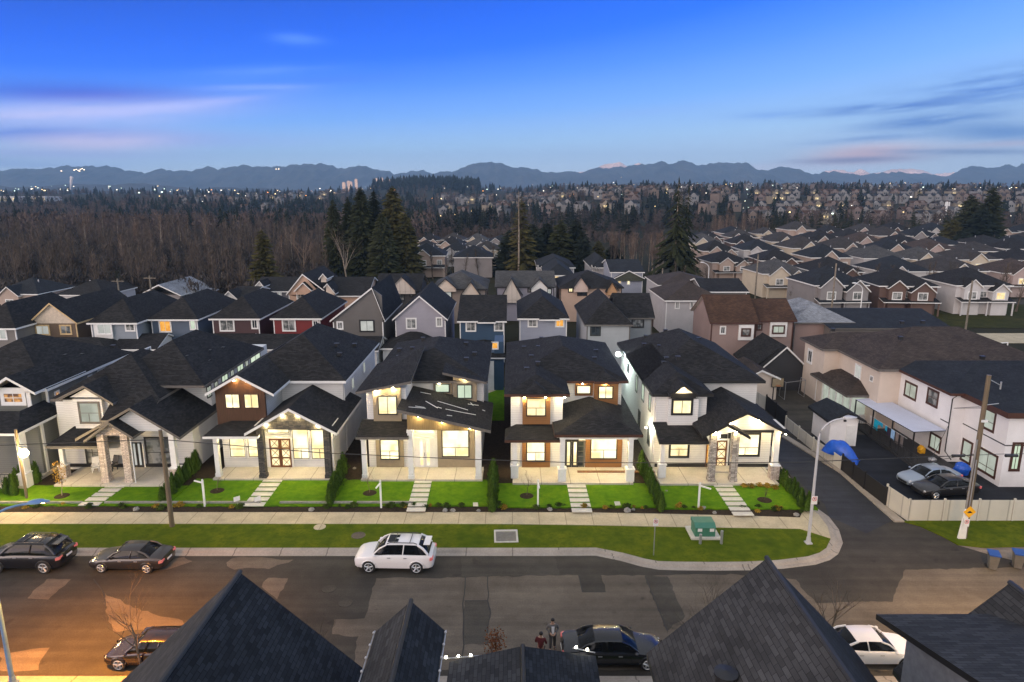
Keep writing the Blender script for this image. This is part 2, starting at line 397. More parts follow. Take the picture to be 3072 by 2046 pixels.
# clouds: long streaks laid out by compass bearing and elevation
def bell(v, c, wd):
    d = t.math('DIVIDE', t.math('SUBTRACT', v, c), wd); return t.math('POWER', 2.718, t.math('MULTIPLY', t.math('MULTIPLY', d, d), -1.))
def cvec(sa, se, sh, off):
    c = t.new('ShaderNodeCombineXYZ'); t.l(t.math('MULTIPLY', az, sa), c.inputs[0])
    t.l(t.math('ADD', t.math('MULTIPLY', el, se), t.math('MULTIPLY', az, sh)), c.inputs[1]); c.inputs[2].default_value = off; return c.outputs[0]
n1 = t.noise(cvec(3.2, 26, -1.6, 1.3), 1.6, 7, .62); n2 = t.noise(cvec(5, 46, -4, 4.1), 1.5, 6, .6); n3 = t.noise(cvec(2.2, 16, -2., 7.7), 1.4, 5, .55); n4 = t.noise(cvec(9, 110, -9, 2.2), 1.5, 6, .65); n2 = t.math('ADD', t.math('MULTIPLY', n2, .55), t.math('MULTIPLY', n4, .45)); n1 = t.math('ADD', t.math('MULTIPLY', n1, .72), t.math('MULTIPLY', n4, .28))
def dir_of(px, py):
    v = (py - CY) / F; u = (px - CX) / F; y = cp - v * sp; return math.atan2(u, y), math.atan2(-(sp + v * cp), math.hypot(u, y))
c = grad
def streak(c, px, py, wpx, hpx, slope, col, k, n=None, lo=.35, hi=.6):
    a0, e0 = dir_of(px, py)
    ee = t.math('SUBTRACT', el, t.math('MULTIPLY', t.math('SUBTRACT', az, a0), slope))
    m = t.math('MULTIPLY', bell(az, a0, wpx / F), bell(ee, e0, hpx / F))
    if n is not None: m = t.math('MULTIPLY', m, t.ramp(n, [(lo, (0, 0, 0)), (hi, (1, 1, 1))]))
    m = t.math('MULTIPLY', m, k)
    return t.mix(m, c, sc(col, .84))
LIL = srgb(186, 190, 240); PNK = srgb(222, 190, 196); DBL = srgb(52, 92, 200); SLT = srgb(52, 104, 188); ROS = srgb(188, 150, 165)
c = streak(c, 260, 285, 260, 26, .03, srgb(20, 72, 205), 1., n1, .1, .5)
c = streak(c, 180, 348, 340, 34, .10, LIL, 1., n1, .1, .5)
c = streak(c, 480, 325, 230, 12, .16, srgb(180, 188, 246), .8, n2, .25, .55)
c = streak(c, 150, 402, 330, 20, .0, srgb(70, 118, 218), 1., n2, .2, .5)
c = streak(c, 300, 425, 190, 26, .05, srgb(206, 196, 232), 1., n3, .15, .5)
c = streak(c, 80, 460, 300, 12, .0, srgb(160, 174, 230), .7)
c = streak(c, 60, 492, 200, 10, .0, srgb(112, 140, 208), .7, n2, .3, .6)
c = streak(c, 770, 262, 110, 8, .06, srgb(150, 175, 255), .8, n2, .2, .6)
c = streak(c, 800, 215, 170, 16, .10, srgb(96, 148, 255), .6, n1, .3, .6)
c = streak(c, 890, 118, 60, 14, .0, srgb(96, 150, 255), .6, n2, .25, .6)
c = streak(c, 1000, 240, 180, 8, .08, srgb(60, 112, 232), .5, n2, .3, .6)
c = streak(c, 700, 425, 260, 20, .0, srgb(160, 178, 236), .5, n3, .35, .65)
c = streak(c, 3020, 255, 240, 40, .10, SLT, .95, n2, .33, .55)
c = streak(c, 2700, 300, 330, 20, .05, srgb(116, 160, 225), .8, n1, .38, .6)
c = streak(c, 2640, 325, 170, 12, .03, SLT, .9, n2, .30, .52)
c = streak(c, 2800, 362, 160, 16, .06, srgb(70, 118, 190), 1., n2, .27, .48)
c = streak(c, 3010, 395, 170, 26, -.06, srgb(80, 126, 190), .95, n1, .3, .5)
c = streak(c, 2620, 415, 150, 10, .05, srgb(110, 150, 205), .9, n2, .3, .5)
c = streak(c, 2600, 461, 120, 22, .04, srgb(226, 184, 180), 1., n1, .2, .45)
c = streak(c, 2560, 480, 150, 10, .02, srgb(132, 122, 150), 1., n2, .2, .42)
c = streak(c, 2870, 455, 190, 8, -.03, srgb(110, 130, 172), .95, n1, .25, .5)
c = streak(c, 2300, 505, 150, 10, .0, srgb(206, 190, 206), .6, n1, .3, .6)
c = streak(c, 3000, 432, 150, 8, .02, srgb(190, 175, 190), .7, n1, .3, .6)
c = streak(c, 1950, 335, 150, 8, .08, srgb(130, 165, 232), .7, n2, .33, .6)
c = streak(c, 2320, 345, 90, 8, .0, srgb(110, 155, 225), .7, n2, .3, .6)
c = t.mix(1., c, warm, 'ADD'); c = t.mix(1., c, nish, 'ADD')
# below the horizon: the dark valley
c = t.mix(t.ramp(Z, [(.490, (1, 1, 1)), (.495, (1, 1, 1))]) if False else t.math('LESS_THAN', Z, -.02), c, (.06, .06, .07))
t.l(c, bg.inputs['Color']); bg.inputs['Strength'].default_value = 1.
w.cycles.sampling_method = 'MANUAL'; w.cycles.sample_map_resolution = 512
sl = bpy.data.lights.new('sun', 'SUN'); sl.energy = .55; sl.angle = math.radians(30); sl.color = (1., .74, .60)
so = bpy.data.objects.new('sun', sl); COL.objects.link(so)
so.rotation_euler = Vector((math.sin(SUN_AZ) * math.cos(math.radians(14)), math.cos(SUN_AZ) * math.cos(math.radians(14)), math.sin(math.radians(14)))).to_track_quat('Z', 'Y').to_euler()
so.location = (-60, -60, 60)
# ------------------------------------------------------------------ haze
hz = MB(); hz.box(-9000, -60, -12, 9000, 8200, 420); ho = hz.build('haze', M['white'], uv=False)
hm = bpy.data.materials.new('haze_air'); hm.use_nodes = True; hn = hm.node_tree.nodes; hn.clear()
hv = hn.new('ShaderNodeVolumePrincipled'); hv.inputs['Color'].default_value = (.40, .66, 1., 1); hv.inputs['Density'].default_value = 1.15e-4; hv.inputs['Anisotropy'].default_value = 0.
hout = hn.new('ShaderNodeOutputMaterial'); hm.node_tree.links.new(hv.outputs[0], hout.inputs['Volume'])
ho.data.materials.clear(); ho.data.materials.append(hm); tag(ho, kind='stuff')
# ------------------------------------------------------------------ terrain
def sm(a, b, x): x = max(0., min(1., (x - a) / (b - a))); return x * x * (3 - 2 * x)
def gz_(x, y):
    h = 0.
    h += 24 * math.exp(-((x + 190) / 190) ** 2 - ((y - 1750) / 450) ** 2)      # wooded knoll behind the tall firs
    h += 10 * math.exp(-((x + 900) / 420) ** 2 - ((y - 1500) / 380) ** 2)
    h += 6 * sm(500, 2600, y)
    h += 9 * math.exp(-((x - 500) / 700) ** 2 - ((y - 1400) / 500) ** 2)
    h += 13 * sm(430, 760, y) * sm(-20, 130, x)
    h -= 7 * math.exp(-((y - 560) / 220) ** 2) * (1 - sm(-120, 60, x))
    return h
xs = [-8900, -6000, -4500, -3500] + list(np.arange(-2800, 2801, 100)) + [3500, 4500, 6000, 8900]
ys = [-55, 60, 120, 180, 260, 340] + list(np.arange(400, 3001, 100)) + [3600, 4500, 6000, 8100]
gm = MB(); nx = len(xs)
for y in ys:
    for x in xs: gm.v.append((x, y, gz_(x, y) * sm(300, 420, y) - .06))
for j in range(len(ys) - 1):
    for i in range(nx - 1): gm.f.append((j * nx + i, j * nx + i + 1, (j + 1) * nx + i + 1, (j + 1) * nx + i)); gm.m.append(0)
struct(gm.build('ground', M['earth'], uv=False, smooth=True))
# ------------------------------------------------------------------ mountains
PROF = [(0, 510), (65, 502), (110, 510), (140, 502), (172, 508), (205, 500), (228, 505), (277, 496), (313, 501), (365, 505), (404, 512), (450, 517), (483, 507), (522, 515), (593, 517), (626, 507), (652, 509), (678, 501), (717, 504), (770, 499), (828, 501), (861, 499), (894, 490), (920, 488), (952, 494), (978, 496), (1017, 507), (1043, 494), (1076, 496), (1102, 499), (1135, 505), (1174, 522), (1239, 524), (1324, 520), (1357, 514), (1389, 499), (1435, 490), (1474, 488), (1536, 501), (1608, 507), (1640, 517), (1686, 514), (1758, 515), (1790, 504), (1816, 501), (1862, 500), (1921, 497), (1940, 491), (1986, 488), (2015, 489), (2032, 481), (2051, 480), (2077, 486), (2103, 491), (2175, 489), (2214, 486), (2240, 488), (2266, 505), (2306, 509), (2332, 502), (2364, 502), (2403, 515), (2436, 524), (2478, 521), (2498, 523), (2553, 524), (2583, 522), (2606, 521), (2671, 517), (2703, 516), (2749, 519), (2788, 524), (2847, 525), (2893, 512), (2938, 505), (2951, 512), (2990, 502), (3036, 497), (3072, 489)]
P2 = [(1700, 530), (1790, 506), (1816, 498), (1830, 497), (1862, 493), (1880, 495), (1900, 492), (1921, 490), (1945, 497), (2000, 520)], [(2440, 532), (2486, 520), (2498, 514), (2530, 516), (2560, 521), (2575, 513), (2583, 511), (2596, 512), (2610, 521), (2650, 522), (2680, 513), (2703, 508), (2730, 509), (2755, 511), (2780, 519), (2800, 526), (2830, 522), (2860, 523), (2890, 530)], [(1170, 530), (1190, 520), (1230, 519), (1290, 522), (1340, 530)]
def interp(P, x):
    for (a, b), (c_, d) in zip(P, P[1:]):
        if a <= x <= c_:
            k = (x - a) / (c_ - a); return b + (d - b) * k
    return P[0][1] if x < P[0][0] else P[-1][1]
def rangemesh(P, YD, depth, step, name, m, ext=0, seed=3, foot=0.):
    rg = np.random.RandomState(seed); mb = MB(); x0, x1 = P[0][0] - ext, P[-1][0] + ext
    pxs = np.arange(x0, x1 + step, step); n = len(pxs); rows = 26
    amp = rg.randn(n, rows); jag = np.convolve(rg.randn(n + 8), np.ones(3) / 3, 'same')[:n] * 11 + np.convolve(rg.randn(n + 40), np.hanning(21) / 10, 'same')[:n] * 30
    for j in range(rows):
        s = j / (rows - 3) if j < rows - 2 else 1.
        for i, px in enumerate(pxs):
            pp = px
            if px < P[0][0]: pp = 2 * P[0][0] - px
            if px > P[-1][0]: pp = 2 * P[-1][0] - px
            crest = AT(px, interp(P, pp), YD); hh = crest.z + jag[i]
            if j >= rows - 2: 
                k = j - (rows - 3); mb.v.append((crest.x * (1 + .03 * k), YD + depth * .25 * k, hh * (1 - .45 * k))); continue
            wob = math.sin(px * .031 + s * 5) * .5 + math.sin(px * .083 - s * 9 + 1.3) * .35 + math.sin(px * .19 + s * 14) * .2
            z = foot + (hh - foot) * (s ** 1.15 + .20 * wob * math.sin(math.pi * s)) + amp[i, j] * 4 * math.sin(math.pi * s)
            mb.v.append((crest.x, YD - depth * (1 - s) + wob * depth * .1 * (1 - s), z))
    for j in range(rows - 1):
        for i in range(n - 1): mb.f.append((j * n + i, j * n + i + 1, (j + 1) * n + i + 1, (j + 1) * n + i)); mb.m.append(0)
    return struct(mb.build(name, m, uv=False, smooth=True))
M['mount'] = grassm('mountain_forest', (.022, .028, .036, 1), (.12, .12, .125, 1), (.04, .046, .052, 1), .012)
M['snow'] = plain('alpenglow_snow', (.92, .66, .58, 1), .8, .25, .004)  # pink of the alpenglow is painted into the snow colour
rangemesh(PROF, 6600, 1300, 5, 'mountains', M['mount'], 700)
for i, p in enumerate(P2): rangemesh([(a, b - 4) for a, b in p], 7400, 600, 6, 'snowy_peaks', M['snow'] if i < 2 else M['mount'], 0, i)
rangemesh([(0, 563), (200, 560), (420, 566), (700, 562), (1000, 566), (1400, 560), (1640, 558), (1800, 557), (2000, 558), (2100, 562), (2400, 566), (3072, 566)], 3900, 800, 24, 'low_hills', M['mount'], 500, 9)
# ------------------------------------------------------------------ street
def sheet(name, pts, z, m):
    mb = MB(); mb.poly([(p[0], p[1], z) for p in pts]); return struct(mb.build(name, m))
def raised(name, pts, z0, z1, m):
    mb = MB(); pts = [(p[0], p[1], z0) for p in pts]
    a = sum(pts[i][0] * pts[(i + 1) % len(pts)][1] - pts[(i + 1) % len(pts)][0] * pts[i][1] for i in range(len(pts)))
    if a < 0: pts = pts[::-1]
    mb.prism(pts, (0, 0, z1 - z0)); return struct(mb.build(name, m))
sheet('road', [(-150, 28.6), (150, 28.6), (150, 44), (33, 44), (29.5, 46), (29, 60), (27, 110), (22, 110), (24, 60), (22, 46), (-150, 46)], 0, M['asphalt'])
def ragged(P, s=.35, j=.05):
    out = []; rg = random.Random(len(P))
    for a, b in zip(P, P[1:] + P[:1]):
        n = max(1, min(60, int((b - a).length / s))); d = (b - a); nn = Vector((-d.y, d.x, 0)).normalized()
        for k in range(n): out.append(a + d * k / n + nn * rg.gauss(0, j if k else j * .5))
    return out
PA = lambda name, px, m, z=.004: sheet(name, ragged([G(*p) for p in px]), z, m)
def em(x, y): return q('e', x, y)
def mm(x, y): return q('m', x, y)
def bb(x, y): return q('b', x, y)
PA('worn_road_surface', [mm(490, 545), mm(1060, 540), mm(1210, 535), mm(1680, 528), mm(1790, 525), mm(1815, 635), mm(1965, 634), mm(1935, 524), mm(2215, 528), mm(2360, 905), em(205, 830), em(70, 500), em(330, 490), em(700, 490), em(980, 520), em(1100, 660), em(1250, 655), em(1560, 655), (2640, 1850), (2700, 2010), (960, 2010), mm(345, 1085), mm(375, 920), mm(205, 905), mm(220, 810), mm(415, 803)], M['asphalt_old'])
PA('worn_road_patch', [em(1560, 655), em(1585, 600), em(1600, 540), em(1640, 460), em(2360, 445), em(2800, 445), em(2800, 1000), em(1700, 1000), em(1320, 660)], M['asphalt_old'], .008)
PA('road_patch', [mm(1055, 700), mm(1060, 690), mm(1208, 690), mm(1225, 770), mm(1210, 830), mm(1205, 968), mm(1050, 975)], M['asphalt_patch'], .008)
PA('road_patch', [em(70, 500), em(205, 500), em(310, 740), em(205, 830)], M['asphalt_patch'], .009)
PA('road_patch', [mm(1035, 410), mm(1640, 410), mm(1665, 525), mm(1035, 535)], M['asphalt_patch'], .004)
PA('road_patch', [bb(330, 605), bb(500, 607), bb(340, 752), bb(195, 742)], M['asphalt_old'])
PA('road_patch', [bb(1895, 597), bb(2035, 600), bb(1955, 750), bb(1850, 660)], M['asphalt_old'])
PA('road_patch', [bb(740, 705), bb(1000, 830), bb(1290, 900), bb(1300, 930), bb(800, 980), bb(750, 830)], M['asphalt_old'])
PA('road_patch', [bb(0, 1090), bb(40, 1135), bb(130, 1120), bb(230, 1100), bb(350, 1090), bb(290, 1180), bb(270, 1250), bb(0, 1255)], M['asphalt_old'])
rp = [(1600, 490), (1640, 460), (1720, 445), (1850, 452), (1990, 470), (2075, 468), (2040, 490), (1960, 505), (1900, 535), (1820, 530), (1740, 525), (1660, 538), (1600, 515)]
PA('dried_road_patch', [bb(*p) for p in rp], M['asphalt_old'])
PA('dried_road_patch', [bb(*p) for p in [(1080, 550), (1180, 540), (1300, 500), (1360, 480), (1300, 450), (1240, 460), (1150, 510)]], M['asphalt_old'])
# tar-sealed cracks along the old patch edges
cr = MB()
for a in ([mm(1062, 540), mm(1060, 600), mm(1055, 650), mm(1045, 710), mm(1052, 800), mm(1048, 900), mm(1052, 975), mm(1040, 1060)], [mm(1205, 535), mm(1205, 600), mm(1212, 650), mm(1205, 690), mm(1225, 770), mm(1210, 830), mm(1205, 900)], [mm(1055, 690), mm(1210, 688)], [mm(1790, 525), mm(1815, 635), mm(1965, 634)], [em(70, 500), em(130, 640), em(205, 830)], [bb(660, 605), bb(735, 705), bb(745, 800)]):
    pts = [G(*p) for p in a]
    for p, r_ in zip(pts, pts[1:]):
        d = (r_ - p).normalized(); nn = Vector((-d.y, d.x, 0)) * .035
        cr.poly([p - nn + Vector((0, 0, .013)), r_ - nn + Vector((0, 0, .013)), r_ + nn + Vector((0, 0, .013)), p + nn + Vector((0, 0, .013))])
struct(cr.build('road_cracks', plain('tar_seal', (.02, .019, .018, 1), .7)))
KF = [Vector((-150, 39.83, 0)), Vector((-40, 39.83, 0)), Vector((-10, 39.83, 0)), Vector((3, 39.83, 0)), G(1787, 1667), G(1860, 1682), G(1925, 1700), G(1975, 1709), G(2034, 1711), G(2140, 1712), G(2248, 1711), G(2350, 1706), G(2447, 1694), G(2490, 1680), G(2515, 1662), G(2529, 1629), G(2517, 1589), G(2487, 1550), G(2445, 1520), G(2400, 1470), G(2345, 1400), G(2310, 1330)]
def offset_line(P, d):
    out = []
    for i, p in enumerate(P):
        a = P[max(0, i - 1)]; b = P[min(len(P) - 1, i + 1)]; t_ = (b - a).normalized(); out.append(p + Vector((-t_.y, t_.x, 0)) * d)
    return out
def kerb(P, name='kerb', sgn=1):
    mb = MB(); prof = [(0, .0), (.04, .02), (.30, .04), (.42, .13), (.48, .15), (.75, .16), (.75, 0)]
    L = [[p + Vector((0, 0, z)) for p in offset_line(P, d * sgn)] for d, z in prof]
    for a, b in zip(L, L[1:]):
        for i in range(len(P) - 1):
            k = [a[i], a[i + 1], b[i + 1], b[i]]; mb.poly(k if sgn > 0 else k[::-1])
    return struct(mb.build(name, M['kerb']))
kerb(KF)
KB = offset_line(KF, .74)
swf = [(-150, 43.85), (-6, 43.85)] + [G(a, b, .17) for a, b in ((1500, 1571.5), (1773, 1575), (2000, 1580), (2200, 1583), (2400, 1586))]
swb = [(-150, 45.6), (-6, 45.6)] + [G(a, b, .17) for a, b in ((1500, 1536), (1773, 1537), (2000, 1541), (2200, 1546), (2400, 1552))]
raised('verge', [(p.x, p.y) for p in KB[:16]] + [tuple(p)[:2] for p in swf[::-1]], 0, .15, M['verge'])
raised('sidewalk', [tuple(p)[:2] for p in swf] + [(KB[15].x - .02, KB[15].y), (KB[16].x - .02, KB[16].y), (KB[17].x - .02, KB[17].y), (KB[18].x - .02, KB[18].y)] + [tuple(p)[:2] for p in swb[::-1]], 0, .17, M['concrete'])
# planting bed behind the sidewalk and the lawns
raised('planting_bed', [tuple(p)[:2] for p in swb] + [(KB[18].x - .1, KB[18].y + .3), (23.0, 47.2), (-150, 46.9)], 0, .2, M['soil'])
LAWNS = [(-48.5, -25.4, 46.45, 49.9), (-25.36, -13.3, 46.4, 51.2), (-13.26, -1.1, 46.4, 51.), (-1.06, 10.55, 46.15, 50.3), (10.59, 22.3, 45.9, 50.2)]
LZ = .3
for a, b, y, y1 in LAWNS: raised('lawn', [tuple(p)[:2] for p in ragged([Vector((a, y, 0)), Vector((b, y, 0)), Vector((b, y1, 0)), Vector((a, y1, 0))], .25, .035)], .0, LZ, M['lawn'])
raised('side_yard', [(-60, 49.9), (22.4, 49.9), (23.2, 78), (-60, 78)], 0, .24, M['soil'])
# back yard between two houses
raised('back_lawn', [gq('3', 1035, 810, .3), gq('3', 1195, 810, .3), gq('3', 1195, 560, .3), gq('3', 1035, 620, .3)], .2, .3, M['lawn'])
raised('patio', [gq('3', 1030, 612, .3), gq('3', 1172, 612, .3), gq('3', 1172, 520, .3), gq('3', 1030, 520, .3)], .2, .29, M['concrete'])
# right side of the lane and the plots beyond
raised('lane_kerb', [G(2713, 1567), G(2683, 1567), G(2519, 1420), G(2345, 1312), G(2352, 1304), G(2530, 1413)], 0, .12, M['kerb'])
sheet('lane', [G(2487, 1550), G(2600, 1600), (27.6, 45), (27.35, 53), (26.6, 64), (26, 76), (21.5, 76), (22.6, 60), (23.2, 50), (23.4, 47.2)], .004, M['asphalt_lane'])
raised('verge', [G(2713, 1567), G(2760, 1580), G(2830, 1612), G(2875, 1637), G(2950, 1645), (60, 42.3), (60, 44.6), (28.1, 44.6)], 0, .1, M['verge'])
sheet('gravel_strip', [G(2875, 1637), G(2930, 1625), G(3072, 1630), (60, 42.6), (60, 40.2), G(3072, 1690), G(2960, 1662)], .02, M['gravel'])
sheet('driveway', [(27.6, 44.9), (60, 44.9), (60, 62), (27.2, 62)], .012, asphalt('wet_driveway', (.02, .022, .028, 1), .5))
sheet('side_court', [(26.4, 62.), (38, 62), (38, 95), (25.4, 95)], .012, M['asphalt_patch'])
# near side of the street
kerb([Vector((150, 28.75, 0)), Vector((-150, 28.75, 0))])
raised('near_verge', [(-150, 28.0), (150, 28.0), (150, -40), (-150, -40)], 0, .15, M['verge'])
# streets behind

sheet('park_lawn', [G(2560, 980), G(3100, 985), G(3300, 905), G(2560, 905)], .01, grassm('dull_park_grass', (.040, .045, .014, 1), (.07, .062, .024, 1), (.03, .036, .012, 1), .3))
sheet('park_path', [G(2880, 1030), G(3100, 1030), G(3100, 1000), G(2860, 1000)], .02, M['concrete'])
sheet('far_street', [G(2330, 905), G(3200, 915), G(3200, 900), G(2330, 890)], .02, M['asphalt'])
# ------------------------------------------------------------------ house part helpers
def AX(px, py, X):
    v = (py - CY) / F; u = (px - CX) / F; t = X / u
    return Vector((X, (cp - v * sp) * t, H - (sp + v * cp) * t))
ZV = Vector((0, 0, 1))
def window(parent, o, w_, h_, pane, trim=None, sash=None, mull=(('v', .5),), casing=.1, r=(1, 0, 0), name='window', sill=True):
    trim = trim or M['white']; sash = sash or trim
    o = Vector(o); r = Vector(r).normalized(); n = r.cross(ZV)
    mb = MB(); s_ = .05
    def bar(a, b, c, d, dep, mi, back=.02): mb.obox(o + r * a + ZV * c - n * back, r * (b - a), -n * -(dep + back), ZV * (d - c), mi)
    if casing:
        k = casing; bar(-k, w_ + k, h_, h_ + k, .05, 0); bar(-k, w_ + k, -k, 0, .07 if sill else .05, 0); bar(-k, 0, 0, h_, .05, 0); bar(w_, w_ + k, 0, h_, .05, 0)
    bar(0, w_, 0, s_, .035, 1); bar(0, w_, h_ - s_, h_, .035, 1); bar(0, s_, s_, h_ - s_, .035, 1); bar(w_ - s_, w_, s_, h_ - s_, .035, 1)
    for m_ in mull:
        if m_[0] == 'v':
            z0, z1 = (m_[2], m_[3]) if len(m_) > 2 else (0, 1)
            bar(m_[1] * w_ - .025, m_[1] * w_ + .025, z0 * h_ + s_, z1 * h_ - s_, .033, 1)
        elif m_[0] == 'h': bar(s_, w_ - s_, m_[1] * h_ - .025, m_[1] * h_ + .025, .031, 1)
        else:
            for sg in (0, 1):
                a = o + r * (m_[1] * w_) + ZV * (m_[3 if sg else 4] * h_) + n * .02; b = o + r * (m_[2] * w_) + ZV * (m_[4 if sg else 3] * h_) + n * .02
                mb.tube([a, b], .018, 4, 1)
    f = mb.build(name, [trim, sash], parent)
    pb = MB(); pb.obox(o + r * s_ * .6 + ZV * s_ * .6 - n * .015, r * (w_ - s_ * 1.2), n * .03, ZV * (h_ - s_ * 1.2)); pb.build('pane', pane, f)
    return f
def wpx(parent, c, rc, Y, pane, **k):
    x0, y0, x1, y1 = rc; ym = (y0 + y1) / 2; xm = (x0 + x1) / 2
    a = aq(c, x0, ym, Y).x; b = aq(c, x1, ym, Y).x; z0 = aq(c, xm, y1, Y).z; z1 = aq(c, xm, y0, Y).z
    return window(parent, (a, Y, z0), b - a, z1 - z0, pane, **k)
def ppx(mb, c, rc, Y, d=.06, mi=0):
    "flat panel on a front wall, d thick"
    x0, y0, x1, y1 = rc; ym = (y0 + y1) / 2; xm = (x0 + x1) / 2
    mb.box(aq(c, x0, ym, Y).x, Y - d, aq(c, xm, y1, Y).z, aq(c, x1, ym, Y).x, Y + .02, aq(c, xm, y0, Y).z, mi)
def wside(parent, px, X, pane, h=None, r=(0, 1, 0), **k):
    "window in a side wall: px = source-pixel corners (top-left, bottom-right)"
    a = AX(px[0], (px[1] + px[3]) / 2, X); b = AX(px[2], (px[1] + px[3]) / 2, X)
    pass
def hip(mb, x0, x1, y0, y1, ze, s, ends='hh', axis='y', th=.22):
    if axis == 'x':
        T = lambda p: (p[1], p[0], p[2]); x0, x1, y0, y1 = y0, y1, x0, x1
    else: T = lambda p: p
    w_ = (x1 - x0) / 2; xc = (x0 + x1) / 2; zr = ze + w_ * s
    a = y0 + (w_ if ends[0] == 'h' else 0); b = y1 - (w_ if ends[1] == 'h' else 0)
    if a > b: a = b = (y0 + y1) / 2
    A, B = (xc, a, zr), (xc, b, zr)
    for p in ([(x0, y0, ze), A, B, (x0, y1, ze)], [(x1, y0, ze), (x1, y1, ze), B, A]): mb.slab([T(k) for k in p], th)
    if ends[0] == 'h': mb.slab([T(k) for k in [(x0, y0, ze), (x1, y0, ze), A]], th)
    if ends[1] == 'h': mb.slab([T(k) for k in [(x1, y1, ze), (x0, y1, ze), B]], th)
    # ridge caps
    for p in (A, B):
        pass
    return zr
def gable(mb, x0, x1, y0, y1, z0, zp, z1=None, xc=None, th=.22):
    z1 = z0 if z1 is None else z1; xc = (x0 + x1) / 2 if xc is None else xc
    mb.slab([(x0, y0, z0), (xc, y0, zp), (xc, y1, zp), (x0, y1, z0)], th); mb.slab([(xc, y0, zp), (x1, y0, z1), (x1, y1, z1), (xc, y1, zp)], th)
def lean(mb, x0, x1, yw, ye, zh, zl, hl=0, hr=0, th=.2):
    mb.slab([(x0, ye, zl), (x1, ye, zl), (x1 - hr, yw, zh), (x0 + hl, yw, zh)], th)
    if hl: mb.slab([(x0, ye, zl), (x0 + hl, yw, zh), (x0, yw, zl)], th)
    if hr: mb.slab([(x1, ye, zl), (x1, yw, zl), (x1 - hr, yw, zh)], th)
def tri(mb, x0, x1, zb, xa, za, Y, d=.12, mi=0): mb.prism([(x0, Y, zb), (x1, Y, zb), (xa, Y, za)], (0, d, 0), mi)
def PANELS(mb, name, mat, parent):
    "each closed piece of the builder becomes a part of its own"
    n = len(mb.v); par = list(range(n))
    def fd(a):
        while par[a] != a: par[a] = par[par[a]]; a = par[a]
        return a
    key = {}
    for i, v in enumerate(mb.v): k = tuple(round(c, 4) for c in v); par[fd(i)] = fd(key.setdefault(k, i))
    for f in mb.f:
        for i in f[1:]: par[fd(i)] = fd(f[0])
    grp = {}
    for f, m_ in zip(mb.f, mb.m): grp.setdefault(fd(f[0]), []).append((f, m_))
    for fs in grp.values():
        p = MB()
        for f, m_ in fs: p.poly([mb.v[i] for i in f], m_)
        p.build(name, mat, parent)
def vents(parent, plist, m=None):
    for p, nrm in plist:
        mb = MB(); mb.box(p[0] - .17, p[1] - .17, p[2] - .12, p[0] + .17, p[1] + .17, p[2] + .16); mb.box(p[0] - .22, p[1] - .2, p[2] + .16, p[0] + .22, p[1] + .2, p[2] + .2)
        mb.build('roof_vent', M['black'], parent)
def column(parent, x, y, z0, z1, wd=.34, m=None, base=None, bm=None, cap=True):
    mb = MB(); h_ = wd / 2
    mb.box(x - h_, y - h_, z0, x + h_, y + h_, z1, 0)
    if base:
        b = h_ + .13; mb.box(x - b, y - b, z0 + .01, x + b, y + b, z0 + base, 1); mb.box(x - b - .05, y - b - .05, z0 + base, x + b + .05, y + b + .05, z0 + base + .08, 2)
    else: mb.box(x - h_ - .04, y - h_ - .04, z0 + .01, x + h_ + .04, y + h_ + .04, z0 + .3, 0)
    if cap: mb.box(x - h_ - .05, y - h_ - .05, z1 - .22, x + h_ + .05, y + h_ + .05, z1 - .01, 2)
    return mb.build('porch_column', [m or M['white'], bm or M['white'], M['white']], parent)
NL = [0]
def lamp(parent, p, power, col=(1., .75, .34), rad=.05, name='pot_light', disc=True, spot=None, down=.12):
    p = Vector(p); d = parent
    if disc:
        mb = MB(); mb.lathe((p.x, p.y, p.z - .03), [(.085, 0), (.09, .03)], 10); mb.poly([(p.x + .085 * math.cos(a), p.y + .085 * math.sin(a), p.z - .03) for a in [-i * 2 * math.pi / 10 for i in range(10)]])
        d = mb.build(name, M['pot'], parent)
    l = bpy.data.lights.new('lamp_light', 'SPOT' if spot else 'POINT'); l.energy = power * 1.75; l.color = col; l.shadow_soft_size = rad
    if spot: l.spot_size = math.radians(spot); l.spot_blend = .5
    lo = bpy.data.objects.new('lamp_light', l); COL.objects.link(lo); lo.parent = d
    off = Vector((0, 0, 0)); k = d
    while k is not None: off += k.location; k = k.parent
    lo.location = p - Vector((0, 0, down)) - off; NL[0] += 1
    return d
